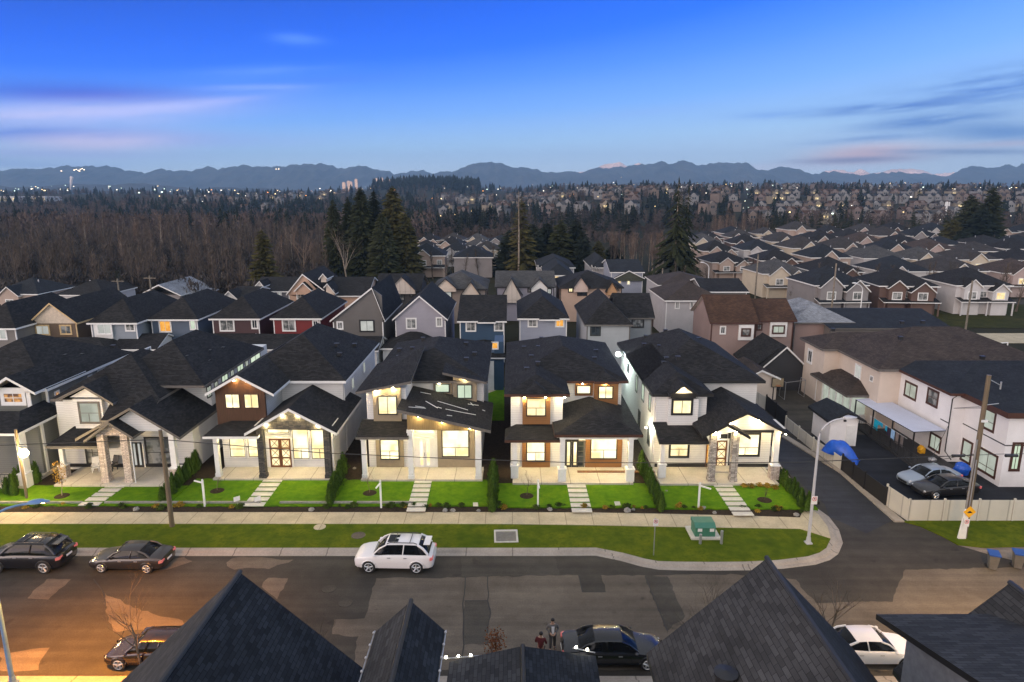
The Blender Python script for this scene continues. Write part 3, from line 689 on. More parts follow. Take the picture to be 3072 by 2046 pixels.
def xdoor(parent, x0, x1, Y, z0, z1, n=2, rows=3, m=None, pane=None, casing=.14):
    mb = MB(); w_ = (x1 - x0) / n
    mb.box(x0 - casing, Y - .06, z0, x0, Y + .02, z1 + casing, 1); mb.box(x1, Y - .06, z0, x1 + casing, Y + .02, z1 + casing, 1); mb.box(x0, Y - .06, z1, x1, Y + .02, z1 + casing, 1)
    mb.build('door_frame', [M['white'], M['white']], parent)
    for i in range(n):
        a = x0 + i * w_ + .01; b = a + w_ - .02
        d = MB(); s_ = .13
        d.box(a, Y - .05, z0, a + s_, Y + .0, z1); d.box(b - s_, Y - .05, z0, b, Y, z1)
        hh = (z1 - z0) / rows
        for r_ in range(rows + 1): d.box(a + s_, Y - .05, z0 + r_ * hh - (.07 if 0 < r_ < rows else -.0 if r_ == 0 else .14), b - s_, Y, z0 + r_ * hh + (.07 if 0 < r_ < rows else .16 if r_ == 0 else 0))
        for r_ in range(rows):
            p0 = Vector((a + s_, Y - .03, z0 + r_ * hh + .1)); p1 = Vector((b - s_, Y - .03, z0 + (r_ + 1) * hh - .07))
            d.tube([p0, p1], .025, 4); d.tube([(p1.x, p0.y, p0.z), (p0.x, p0.y, p1.z)], .025, 4)
        do = d.build('front_door', m or M['door_wood'], parent)
        g = MB(); g.box(a + s_ * .8, Y - .02, z0 + .1, b - s_ * .8, Y - .005, z1 - .1); g.build('pane', pane or M['lit2'], do)
        k = MB(); kx = b - .06 if i == 0 else a + .06; k.tube([(kx, Y - .1, z0 + 1.0), (kx, Y - .1, z0 + 1.25)], .02, 6); k.build('handle', M['black'], do)
def stripdoor(parent, x0, x1, Y, z0, z1, m, strips, pane, casing=.1, fm=None):
    mb = MB(); mb.box(x0 - casing, Y - .06, z0, x0, Y + .02, z1 + casing); mb.box(x1, Y - .06, z0, x1 + casing, Y + .02, z1 + casing); mb.box(x0, Y - .06, z1, x1, Y + .02, z1 + casing); mb.build('door_frame', fm or M['white'], parent)
    d = MB(); d.box(x0 + .01, Y - .05, z0, (x0 + x1) / 2 - .008, Y, z1); d.box((x0 + x1) / 2 + .008, Y - .05, z0, x1 - .01, Y, z1)
    for k in range(1, 4):
        zz = z0 + (z1 - z0) * k / 4; d.box(x0 + .05, Y - .056, zz, x1 - .05, Y - .05, zz + .02)
    do = d.build('front_door', m, parent)
    g = MB()
    for a, b in strips: g.box(x0 + a * (x1 - x0), Y - .065, z0 + .2, x0 + b * (x1 - x0), Y - .055, z1 - .12)
    g.build('pane', pane, do)
    k = MB(); k.tube([((x0 + x1) / 2 - .06, Y - .1, z0 + 1), ((x0 + x1) / 2 - .06, Y - .1, z0 + 1.3)], .02, 6); k.build('handle', M['black'], do)
def porch(parent, x0, x1, y0, y1, z0=.1, z1=.45):
    mb = MB(); mb.box(x0, y0, z0, x1, y1, z1); return mb.build('porch_slab', M['slab'], parent)
def gutterpipe(parent, pts, m=None):
    mb = MB(); mb.tube(pts, .045, 6); mb.build('downpipe', m or M['white'], parent)
RS = lambda top, side=None, bot=None: [top, side or M['white'], bot or M['soffit']]
ZE = 6.9; YW = 53.2; YC = 51.15; YM = 57.2; YB = 71.3; P0 = .45
XX = lambda c, x, y, Y: aq(c, x, y, Y).x
ZZ = lambda c, x, y, Y: aq(c, x, y, Y).z
# ================================================================== house 2: dark cedar gable, stone porch
def house_cedar():
    c = '2'; xl, xr = -23.9, -14.75
    h = thing('house', 'white house with a dark cedar gable, stone-faced gabled porch and double wooden doors', 'house', ((xl + xr) / 2, YW, 0), group='new houses along the street')
    xw = XX(c, 600, 700, YW); xwl = XX(c, 226, 700, YW)
    wl = MB(); wl.box(xl, YM, 0, xr, YB, ZE - .1); wl.box(xl, YW, 0, xr, YM, 4.0); wl.box(xl, YW + .05, 3.9, xw, YM, ZE - .2)
    wl.build('wall', M['white_sid'], h)
    # cedar gable wall
    ga = aq(c, 380, 470, YW - .7); gl = aq(c, 135, 612, YW - .7); gr = aq(c, 658, 612, YW - .7)
    cw = MB(); zb = ZZ(c, 400, 850, YW); zt = ZZ(c, 400, 600, YW)
    sl = (ga.z - gl.z) / (ga.x - gl.x)
    cw.prism([(xwl, YW - .05, zb), (xw, YW - .05, zb), (xw, YW - .05, ga.z - .22 - sl * abs(xw - ga.x)), (ga.x, YW - .05, ga.z - .22), (xwl, YW - .05, ga.z - .22 - sl * abs(xwl - ga.x))], (0, .2, 0)); cw.build('gable_wall', M['dark_cedar'], h)
    rf = MB(); hip(rf, xl - .45, xr + .45, YM - .6, YB + .5, ZE, .62)
    gable(rf, gl.x, gr.x, YW - .7, 64.5, gl.z, ga.z, xc=ga.x)
    pa = aq(c, 770, 722, 50.5); pl = aq(c, 435, 912, 50.5); pr = aq(c, 1137, 908, 50.5)
    gable(rf, pl.x, pr.x, 50.5, YM + 2.5, pl.z, pa.z, pr.z, pa.x)
    zh = ZZ(c, 400, 812, YW); zl = ZZ(c, 320, 935, 50.5); lx0 = XX(c, 118, 935, 50.5); lx1 = XX(c, 540, 930, 50.5)
    lean(rf, lx0, lx1, YW, 50.5, zh, zl, hl=1.3)
    roof = rf.build('roof', RS(M['roof']), h)
    vents(h, [((-16.6, 63, 8.6), 0), ((-15.9, 61.2, 8.1), 0), ((-15.6, 66, 7.9), 0)])
    for rc in ((294, 612, 402, 718), (438, 612, 546, 718)): wpx(h, c, rc, YW - .06, M['lit'], trim=M['black'], casing=0)
    # porch front: stone arch and columns
    st = MB(); za = ZZ(c, 800, 872, YC)
    slp = (pa.z - pl.z) / (pa.x - pl.x); x0 = XX(c, 545, 880, YC - .1); x1 = XX(c, 1085, 880, YC - .1); zs = lambda x: pa.z - .24 - slp * abs(x - pa.x)
    st.prism([(x0, YC - .25, za), (x1, YC - .25, za), (x1, YC - .25, zs(x1)), (pa.x, YC - .25, zs(pa.x)), (x0, YC - .25, zs(x0))], (0, .45, 0)); st.build('gable_stone', M['stone_dark'], h)
    for px in (575, 1075): column(h, XX(c, px - 3, 1060, YC), YC, P0, za + .05, .5, M['stone_dark'], cap=False)
    column(h, XX(c, 235, 1100, YC + .2), YC + .2, P0, zl - .15, .36)
    ce = MB(); ce.box(pl.x + .5, YC + .2, za + .1, pr.x - .5, YW - .02, za + .16); ce.box(lx0 + .3, YC - .2, zl - .3, x0, YW - .02, zl - .24); PANELS(ce, 'porch_ceiling', M['soffit'], h)
    bm_ = MB(); bm_.box(lx0 + .35, YC - .1, zl - .42, x0, YC + .15, zl - .2); bm_.build('porch_beam', M['white'], h)
    porch(h, XX(c, 200, 1250, 50.9), XX(c, 1110, 1250, 50.9), 50.85, YW)
    for rc in ((328, 945, 442, 1088), (468, 945, 562, 1088)): wpx(h, c, rc, YW, M['lit'], trim=M['white'], sash=M['black'], mull=(('h', .42),), casing=.08)
    wpx(h, c, (805, 872, 925, 1102), YW, M['lit'], trim=M['white'], sash=M['black'], mull=(('h', .33), ('v', .5, 0, .33)), casing=.06)
    wpx(h, c, (945, 872, 1066, 1102), YW, M['lit'], trim=M['white'], sash=M['black'], mull=(('h', .33), ('v', .5, 0, .33)), casing=.06)
    wpx(h, c, (612, 874, 776, 908), YW, M['lit'], trim=M['white'], sash=M['black'], mull=(), casing=.06)
    xdoor(h, XX(c, 632, 1050, YW), XX(c, 795, 1050, YW), YW - .02, P0, ZZ(c, 715, 948, YW), 2)
    for x, y in ((355, 500), (455, 500)): p = aq(c, x, y, YW - .35); lamp(h, (p.x, YW - .35, ga.z - .3 - sl * abs(p.x - ga.x)), 16, (1, .62, .24))
    for x in (595, 725, 845, 990): p = aq(c, x, 800, 50.85); lamp(h, (p.x, 50.8, zs(p.x) - .02), 40)
    for x in (-22.3, -19.6, -17, -15.6): lamp(h, (x, 52.4, (za + .1) if x > -21 else zl - .3), 65)
    sr = Vector((0, 1, 0))
    for y, z in ((60.5, 5.0), (65.5, 5.2), (58.6, 3.1)): window(h, (xr + .0, y, z), .7, 1.0, M['lit_dim'], casing=.06, r=(0, 1, 0))
    gutterpipe(h, [(xr + .12, YM - .4, ZE - .3), (xr + .08, YM + .1, ZE - .9), (xr + .08, YM + .1, .3)])
    gutterpipe(h, [(pr.x - .2, 50.9, pr.z - .25), (pr.x - .55, 51.2, pr.z - .8), (pr.x - .55, 51.2, P0)])
    return h
# ================================================================== house 3: taupe bays, shed roofs
def house_taupe():
    c = '3'; xl, xr = -11.85, -2.6
    h = thing('house', 'white and taupe house with slanted shed roofs and a white double door', 'house', ((xl + xr) / 2, YW, 0), group='new houses along the street')
    xw = XX(c, 452, 700, YW)
    wl = MB(); wl.box(xl, YM, 0, xr, YB, ZE - .1); wl.box(xl, YW, 0, xr, YM, 3.9); wl.box(xl, YW + .01, 3.8, xw, YM, ZE + .35)
    wl.build('wall', M['white_sid'], h)
    rb = MB(); bx0, bx1 = XX(c, 808, 580, YM - .5), XX(c, 985, 580, YM - .5); zr0 = ZZ(c, 890, 690, YM - .5); zr1 = ZZ(c, 820, 478, YM - .5)
    rb.prism([(bx0, YM - .5, zr0), (bx1, YM - .5, zr0), (bx1, YM - .5, ZZ(c, 985, 505, YM - .5)), (bx0, YM - .5, zr1)], (0, .6, 0))
    ppx(rb, c, (658, 518, 803, 612), YM, .1); ppx(rb, c, (206, 560, 417, 822), YW, .3); ppx(rb, c, (225, 960, 434, 1162), YW, .12); ppx(rb, c, (690, 885, 972, 1180), YW, .1)
    PANELS(rb, 'bay_panel', M['taupe_panel'], h)
    rf = MB(); hip(rf, xl - .5, xr + .5, YM - .6, YB + .5, ZE, .35)
    # left wing: the side slope runs on to a slanted front rake
    a, b = aq(c, 65, 598, 52.6), aq(c, 487, 515, 52.6); rz = lambda x: a.z + (b.z - a.z) * (x - a.x) / (b.x - a.x)
    rf.slab([(a.x, 52.6, a.z), (b.x, 52.6, b.z), (b.x, 61.8, b.z + .9), (a.x, 61.8, a.z)], .22)
    a2, b2 = aq(c, 725, 448, YM - 1.1), aq(c, 1060, 522, YM - 1.1)
    rf.slab([(a2.x, YM - 1.1, a2.z), (b2.x, YM - 1.1, b2.z), (b2.x, 62.5, b2.z), (a2.x, 60.2, a2.z + .1)], .2)
    # porch shed
    p, r_ = aq(c, 375, 728, 50.4), aq(c, 1092, 888, 50.4)
    rf.slab([(p.x, 50.4, p.z), (r_.x, 50.4, r_.z), (r_.x, YM + .3, r_.z), (p.x, YM + .3, p.z)], .24)
    zh = ZZ(c, 270, 803, YW); zl = ZZ(c, 270, 940, 50.5); lx0, lx1 = XX(c, 65, 940, 50.5), XX(c, 468, 940, 50.5)
    lean(rf, lx0, lx1, YW, 50.5, zh, zl)
    rf.build('roof', RS(M['roof'], M['grey_trim']), h)
    vents(h, [((-11.2, 66, 7.4), 0), ((-10.6, 62, 7.65), 0), ((-9.6, 64, 8.0), 0), ((-9.4, 60.5, 8.0), 0), ((-9., 67.5, 8.2), 0), ((-4.2, 61, 7.7), 0), ((-3.6, 64, 7.5), 0), ((-4.6, 67, 7.8), 0)])
    wpx(h, c, (240, 628, 380, 765), YW - .31, M['lit'], trim=M['black'], casing=.03)
    wpx(h, c, (672, 537, 778, 598), YM - .11, M['lit_green'], trim=M['black'], casing=.03, mull=())
    wpx(h, c, (840, 542, 949, 644), YM - .51, M['lit_green'], trim=M['black'], casing=.03)
    wpx(h, c, (256, 957, 396, 1106), YW - .13, M['lit'], trim=M['black'], casing=.03, mull=(('h', .42), ('v', .5, 0, .42)))
    wpx(h, c, (724, 885, 926, 1086), YW - .11, M['lit'], trim=M['black'], casing=.03, mull=(('h', .34), ('v', .5, 0, .34)))
    wpx(h, c, (510, 886, 666, 911), YW, M['lit'], trim=M['white'], casing=.05, mull=())
    stripdoor(h, XX(c, 512, 1060, YW), XX(c, 682, 1060, YW), YW - .02, P0, ZZ(c, 590, 952, YW), M['white'], ((.28, .40), (.57, .70)), M['lit'])
    tb = MB(); zb = ZZ(c, 600, 885, YC - .3); zt = lambda x: p.z - .25 + (r_.z - p.z) * (x - p.x) / (r_.x - p.x)
    x0, x1 = XX(c, 458, 820, YC - .3), XX(c, 962, 880, YC - .3)
    tb.prism([(x0, YC - .3, zb), (x1, YC - .3, zb), (x1, YC - .3, max(zb + .02, zt(x1))), (x0, YC - .3, zt(x0))], (0, .2, 0)); tb.build('gable_boards', M['taupe_board'], h)
    ce = MB(); ce.box(x0, YC - .1, zb + .02, x1 + 1, YW - .02, zb + .08); ce.box(lx0 + .2, YC - .2, zl - .3, x0, YW - .02, zl - .24); PANELS(ce, 'porch_ceiling', M['soffit'], h)
    column(h, XX(c, 135, 1090, YC), YC, P0, zl - .2, .36); column(h, XX(c, 487, 1060, YC - .2), YC - .2, P0, zb + .02, .40); column(h, XX(c, 1000, 1060, YC - .2), YC - .2, P0, zt(x1) + .1, .46)
    porch(h, XX(c, 108, 1262, 50.7), XX(c, 1030, 1262, 50.7), 50.65, YW)
    for x in (220, 350): pp = aq(c, x, 590, 52.75); lamp(h, (pp.x, 52.7, rz(pp.x) - .24), 42)
    pp = aq(c, 895, 497, YM - .75); lamp(h, (pp.x, YM - .75, a2.z + (b2.z - a2.z) * (pp.x - a2.x) / (b2.x - a2.x) - .22), 22)
    for x in (545, 725, 935): pp = aq(c, x, 800, 50.6); lamp(h, (pp.x, 50.55, zt(pp.x) - .0), 22, (1, .76, .36))
    pp = aq(c, 700, 525, YM - .3); lamp(h, (pp.x, YM - .3, ZE - .3), 8)
    for x in (-10.4, -7.2, -4.2): lamp(h, (x, 52.3, (zb + .02) if x > -9 else zl - .3), 75)
    gutterpipe(h, [(xr + .1, YM - .2, ZE - .3), (xr + .08, YM - .1, ZE - .8), (xr + .08, YM - .1, 4.2)])
    # offcuts of trim left lying on the porch roof
    P_ = []
    for (x, y, x2, y2) in ((470, 712, 600, 722), (520, 705, 590, 716), (600, 668, 690, 720), (690, 668, 800, 700), (800, 700, 920, 735), (750, 728, 870, 752), (870, 752, 980, 772), (920, 690, 1000, 700), (940, 680, 960, 700), (1030, 735, 1050, 742), (760, 775, 800, 780), (560, 600, 640, 615), (690, 712, 720, 722)):
        def on(x_, y_):
            px, py = q(c, x_, y_); v = (py - CY) / F; u = (px - CX) / F
            k = (r_.z - p.z) / (r_.x - p.x); tq = (H - p.z + k * p.x) / (sp + v * cp + k * u); return Vector((u * tq, (cp - v * sp) * tq, H - (sp + v * cp) * tq))
        A, B = on(x, y), on(x2, y2); d = B - A; mb = MB(); n_ = Vector((-d.y, d.x, 0)).normalized() * .028
        mb.obox(A - n_ + ZV * .01, d, n_ * 2, ZV * .03)
        o = mb.build('trim_offcut', M['white']); tag(o, 'thin white offcut of trim lying on the slanted porch roof', 'offcut', 'offcuts of trim on the porch roof')
    return h
# ================================================================== house 4: orange-brown panels, hip porch roof
def house_brown():
    c = '4'; xl, xr = -.1, 9.55; YE = 50.2
    h = thing('house', 'white house with orange-brown window panels and a hipped porch roof over a black door', 'house', ((xl + xr) / 2, YW, 0), group='new houses along the street')
    xw = XX(c, 447, 660, YW); zE = ZZ(c, 260, 575, 52.7)
    wl = MB(); wl.box(xl, YM, 0, xr, YB, ZE - .1); wl.box(xl, YW, 0, xr, YM, 3.9); wl.box(xl, YW + .01, 3.8, xw, YM, ZE - .1)
    wl.build('wall', M['white_sid'], h)
    rb = MB(); ppx(rb, c, (160, 575, 357, 782), YW, .3); ppx(rb, c, (534, 498, 661, 585), YM, .1); ppx(rb, c, (668, 485, 837, 655), YM, .4); ppx(rb, c, (157, 905, 357, 1096), YW, .12); ppx(rb, c, (607, 875, 868, 1104), YW, .1)
    PANELS(rb, 'bay_panel', M['brown_panel'], h)
    rf = MB(); hip(rf, xl - .5, xr + .5, YM - .6, YB + .5, ZE, .36)
    hip(rf, XX(c, 30, 575, 52.7), XX(c, 500, 575, 52.7), 52.7, 66, ZE, .36, 'hg')
    hip(rf, XX(c, 150, 575, 52.5), XX(c, 362, 575, 52.5), 52.45, 60, ZE + .04, .55, 'hg'); hip(rf, XX(c, 672, 490, YM - .9), XX(c, 848, 490, YM - .9), YM - .95, 62, ZE + .04, .55, 'hg')
    ze = ZZ(c, 700, 866, YE); px0, px1 = XX(c, 388, 866, YE), XX(c, 1022, 866, YE); w_ = (px1 - px0) / 2
    hip(rf, px0, px1, YE, YM + 4.5, ze, (ZZ(c, 640, 592, YM) - ze) / w_, 'hh')
    zh = ZZ(c, 240, 790, YW); zl = ZZ(c, 240, 905, 50.6); lx0, lx1 = XX(c, 33, 905, 50.6), XX(c, 436, 905, 50.6)
    lean(rf, lx0, lx1, YW, 50.6, zh, zl, hl=.9)
    rf.build('roof', RS(M['roof'], M['brown_trim']), h)
    vents(h, [((1.2, 66.5, 7.5), 0), ((1.8, 62, 7.7), 0), ((2.6, 65, 7.9), 0), ((2.3, 58.7, 7.9), 0), ((1.3, 58.2, 7.5), 0), ((3.0, 68, 8.1), 0), ((7.6, 61, 7.75), 0), ((8.2, 65, 7.5), 0)])
    MQ = (('h', .45), ('v', .5, 0, .45))
    wpx(h, c, (190, 605, 325, 730), YW - .31, M['lit2'], trim=M['black'], casing=.03, mull=MQ)
    wpx(h, c, (547, 515, 645, 572), YM - .11, M['lit'], trim=M['black'], casing=.03, mull=())
    wpx(h, c, (703, 520, 804, 606), YM - .41, M['lit'], trim=M['black'], casing=.03)
    wpx(h, c, (190, 916, 320, 1050), YW - .13, M['lit'], trim=M['black'], casing=.03, mull=MQ)
    wpx(h, c, (647, 872, 832, 1035), YW - .11, M['lit'], trim=M['black'], casing=.03, mull=(('h', .38), ('v', .5, 0, .38)))
    xa, xb, xc_ = XX(c, 472, 1000, YW), XX(c, 548, 1000, YW), XX(c, 598, 1000, YW); zt = ZZ(c, 530, 905, YW)
    stripdoor(h, xa, xb, YW - .02, P0, zt, M['black'], ((.07, .33), (.68, .95)), M['lit'], fm=M['black'])
    sd = window(h, (xb + .03, YW, P0 + .05), xc_ - xb - .03, zt - P0 - .1, M['glass'], trim=M['grey_trim'], mull=(('h', .2), ('h', .4), ('h', .6), ('h', .8)), casing=.05, name='sidelight')
    ce = MB(); ce.box(px0 + .2, YE + .15, ze - .30, px1 - .2, YW - .02, ze - .24); ce.box(lx0 + .2, YC - .3, zl - .3, px0 + .2, YW - .02, zl - .24); PANELS(ce, 'porch_ceiling', M['soffit'], h)
    bmv = MB(); bmv.box(px0 + .6, 50.4, ze - .45, px1 - .4, 50.66, ze - .23); bmv.build('porch_beam', M['white'], h)
    for x, y, z in ((105, 51.15, zl - .2), (442, 50.5, ze - .2), (925, 50.5, ze - .2)): column(h, XX(c, x, 1120, y), y, P0, z, .36, base=1.0)
    porch(h, XX(c, 90, 1214, 50.1), XX(c, 948, 1214, 50.1), 50.0, YW)
    st = MB(); st.box(XX(c, 548, 1130, 52.5), 52.0, P0 - .02, XX(c, 1095, 1130, 52.5), 52.35, P0 + .05); tag(st.build('timber_plank', M['cedar']), 'long cedar plank left lying on the porch beside the black door', 'plank')
    for x, y, z, e in ((1.0, 52.75, ZE - .27, 30), (4.25, 52.75, ZE - .27, 30), (2.7, 52.55, ZE - .2, 20)): lamp(h, (x, y, z), e)
    for x in (588, 750): pp = aq(c, x, 505, YM - .5); lamp(h, (pp.x, YM - .52, ZE - .25), 9, (1, .7, .3))
    for x, y, z in ((1.8, 52.2, zl - .3), (4.9, 51.6, ze - .3), (7., 51.6, ze - .3), (8.9, 51.4, ze - .3)): lamp(h, (x, y, z), 75)
    lamp(h, (xr + .35, 54.5, ze - .3), 40)
    return h
# ================================================================== house 5: white gables at the corner
def house_corner():
    c = 'x'; xl, xr = 11.75, 21.35; YE = 50.2
    h = thing('house', 'white house beside the lane with lit white gable, stone entry columns and one wooden door', 'house', ((xl + xr) / 2, YW, 0), group='new houses along the street')
    xw = XX(c, 860, 560, YW)
    wl = MB(); wl.box(xl, YM, 0, xr, YB, ZE - .1); wl.box(xl, YW, 0, xr, YM, 3.9); wl.box(xl, YW + .01, 3.8, xw, YM, ZE - .1)
    ppx(wl, c, (398, 440, 745, 748), YW, .45)
    wl.build('wall', M['white_sid'], h)
    rf = MB(); hip(rf, xl - .45, xr + .5, YM - .6, YB + .5, ZE, .5)
    hip(rf, xl - .45, XX(c, 950, 395, 52.7), 52.7, 66, ZE, .5, 'hg')
    ga, gl, gr = aq(c, 600, 285, 52.2), aq(c, 425, 408, 52.2), aq(c, 768, 405, 52.2)
    gable(rf, gl.x, gr.x, 52.2, 60, gl.z, ga.z, gr.z, ga.x)
    pa, pr = aq(c, 1350, 612, YE), aq(c, 1862, 872, YE); plx = 2 * pa.x - pr.x
    gable(rf, plx + .3, pr.x, YE, YM + 4, pr.z + .2, pa.z, pr.z, pa.x)
    sa, sl_, sr = aq(c, 1110, 752, 49.7), aq(c, 815, 893, 49.7), aq(c, 1382, 908, 49.7)
    gable(rf, sl_.x, sr.x, 49.7, 53, sl_.z, sa.z, sr.z, sa.x)
    zh = ZZ(c, 560, 728, YW); zl = ZZ(c, 600, 965, 50.5); lx0, lx1 = XX(c, 305, 968, 50.5), XX(c, 893, 950, 50.5)
    lean(rf, lx0, lx1, YW, 50.5, zh, zl)
    rf.build('roof', RS(M['roof'], M['black'], M['soffit']), h)
    vents(h, [((13.2, 66.5, 7.8), 0), ((13.8, 69, 8.1), 0), ((14.2, 64, 8.2), 0), ((13.9, 59.6, 8.1), 0), ((13.5, 58.8, 7.9), 0), ((14.6, 58.3, 8.5), 0), ((18.5, 66, 8.5), 0), ((15.6, 68, 8.9), 0)])
    tp = MB(); zb = ZZ(c, 1400, 822, YC - .3); k = (pa.z - pr.z) / (pr.x - pa.x); x0 = XX(c, 1130, 780, YC - .3); x1 = XX(c, 1712, 815, YC - .3); zs = lambda x: pa.z - .22 - k * abs(x - pa.x)
    tp.prism([(x0, YC - .3, zb), (x1, YC - .3, zb), (x1, YC - .3, max(zb + .02, zs(x1))), (pa.x, YC - .3, zs(pa.x)), (x0, YC - .3, zs(x0))], (0, .15, 0))
    k2 = (ga.z - gl.z) / (ga.x - gl.x); zg = ZZ(c, 600, 390, YW - .45); tri(tp, XX(c, 462, 388, YW - .4), XX(c, 742, 388, YW - .4), zg, ga.x, ga.z - .3, YW - .45)
    k3 = (sa.z - sl_.z) / (sa.x - sl_.x); zsm = ZZ(c, 1060, 872, 50.3); tri(tp, XX(c, 900, 880, 50.6), XX(c, 1225, 880, 50.6), zsm, sa.x, sa.z - .3, 50.6)
    PANELS(tp, 'gable_siding', M['white_sid'], h)
    bt = MB(); ppx(bt, c, (440, 392, 733, 447), YW - .45, .1); bt.box(x0 + .9, YC - .35, zb - .22, x1 + .3, YC - .05, zb - .01); PANELS(bt, 'black_beam', M['black'], h)
    bs = MB(); bs.box(xl + .1, YW - .04, P0 + .01, xr - .05, YW + .02, P0 + .3); bs.build('base_trim', M['black'], h)
    wpx(h, c, (465, 472, 682, 630), YW - .46, M['lit2'], trim=M['black'], casing=.13)
    wpx(h, c, (434, 962, 642, 1132), YW, M['lit2'], trim=M['black'], casing=.12, mull=(('h', .5), ('v', .5, 0, .5)))
    wpx(h, c, (1205, 872, 1476, 1118), YW, M['lit'], trim=M['black'], casing=.12, mull=(('h', .36), ('v', .42, 0, .36)))
    xa, xb = XX(c, 968, 1090, YW), XX(c, 1095, 1090, YW)
    xdoor(h, xa, xb, YW - .05, P0, ZZ(c, 1030, 940, YW), 1)
    window(h, (XX(c, 858, 1100, YW), YW, P0 + .1), .4, 2.1, M['lit_orange'], trim=M['door_wood'], mull=(('h', .33), ('h', .66)), casing=.05, name='sidelight')
    bt2 = MB(); ppx(bt2, c, (1103, 855, 1132, 1285), YW - .01, .06); ppx(bt2, c, (975, 872, 1104, 925), YW - .01, .06); PANELS(bt2, 'door_surround', M['black'], h)
    ce = MB(); ce.box(x0 - 1.5, YC - .15, zb + .02, x1 + .6, YW - .02, zb + .08); ce.box(lx0 + .2, 50.7, zl - .3, x0 - 1.5, YW - .02, zl - .24); PANELS(ce, 'porch_ceiling', M['soffit'], h)
    for x in (925, 1185): column(h, XX(c, x, 1150, 50.45), 50.45, P0, zsm + .1, .5, M['stone_pale'], cap=False)
    column(h, XX(c, 338, 1180, 51.2), 51.2, P0, zl - .2, .32, base=1.1)
    column(h, XX(c, 1672, 1050, 50.9), 50.9, P0, zb + .02, .42, base=1.15, bm=M['stone_pink'])
    porch(h, XX(c, 310, 1448, 50.0), XX(c, 1708, 1440, 50.0), 49.85, YW, .05)
    stp = MB(); stp.box(xa - .5, 51.9, P0 - .01, xb + .6, YW, P0 + .15); stp.build('door_step', M['slab'], h)
    pp = aq(c, 1012, 905, 52.6); lm = lamp(h, (pp.x, 52.9, pp.z + .1), 55); gb = MB(); gb.blob((pp.x, 52.85, pp.z - .02), .13, R, 10, 6, 0); gb.build('door_globe', M['pot'], h)
    lamp(h, (ga.x, 52.45, ga.z - .5), 16); 
    for x in (pa.x - 1.2, pa.x + 1.0, pa.x + 3.2): lamp(h, (x, 50.5, zs(x) - .03), 34)
    for x in (sa.x - .8, sa.x + .8): lamp(h, (x, 50.05, sa.z - .35 - k3 * .8), 18)
    for x, z in ((13.6, zl - .3), (19.0, zb), (20.6, zb)): lamp(h, (x, 52.2, z), 60)
    # windows down the lane-lit side wall
    for y, z, a, b, p in ((55.2, 4.6, .8, 1.4, 'lit_green'), (58.2, 4.5, 1.0, 1.5, 'lit_green'), (61.5, 4.4, .7, 1.5, 'lit_green'), (66.3, 5.0, .8, .9, 'glass'), (55.0, 1.6, .9, 1.5, 'blind'), (59.5, 1.2, .9, 1.9, 'blind')):
        window(h, (xl, y + a, z), a, b, M[p], trim=M['black'], casing=.05, r=(0, -1, 0))
    fl = aq('4', 803, 281, 67.2); fm_ = MB(); fm_.blob((xl - 1.0, 67.2, ZE - .2), .24, R, 10, 6, 0); fa_ = MB(); fa_.tube([(xl, 67.2, ZE - .6), (xl - .75, 67.2, ZE - .28)], .04, 6); fa_.build('lamp_arm', M['black'], h); fo = fm_.build('flood_lamp', glow('flood_lens', (.92, 1, .98, 1), 60), h)
    lamp(fo, (xl - 1.0, 67.1, ZE - .6), 330, (.82, 1., .90), .1, disc=False, down=.05)
    lamp(h, (xl - .45, 54.6, 3.4), 90, (.95, 1., .82), .05, name='wall_light')
    gutterpipe(h, [(xl - .08, YW + .2, ZE - .3), (xl - .08, YW + .2, .4)])
    return h
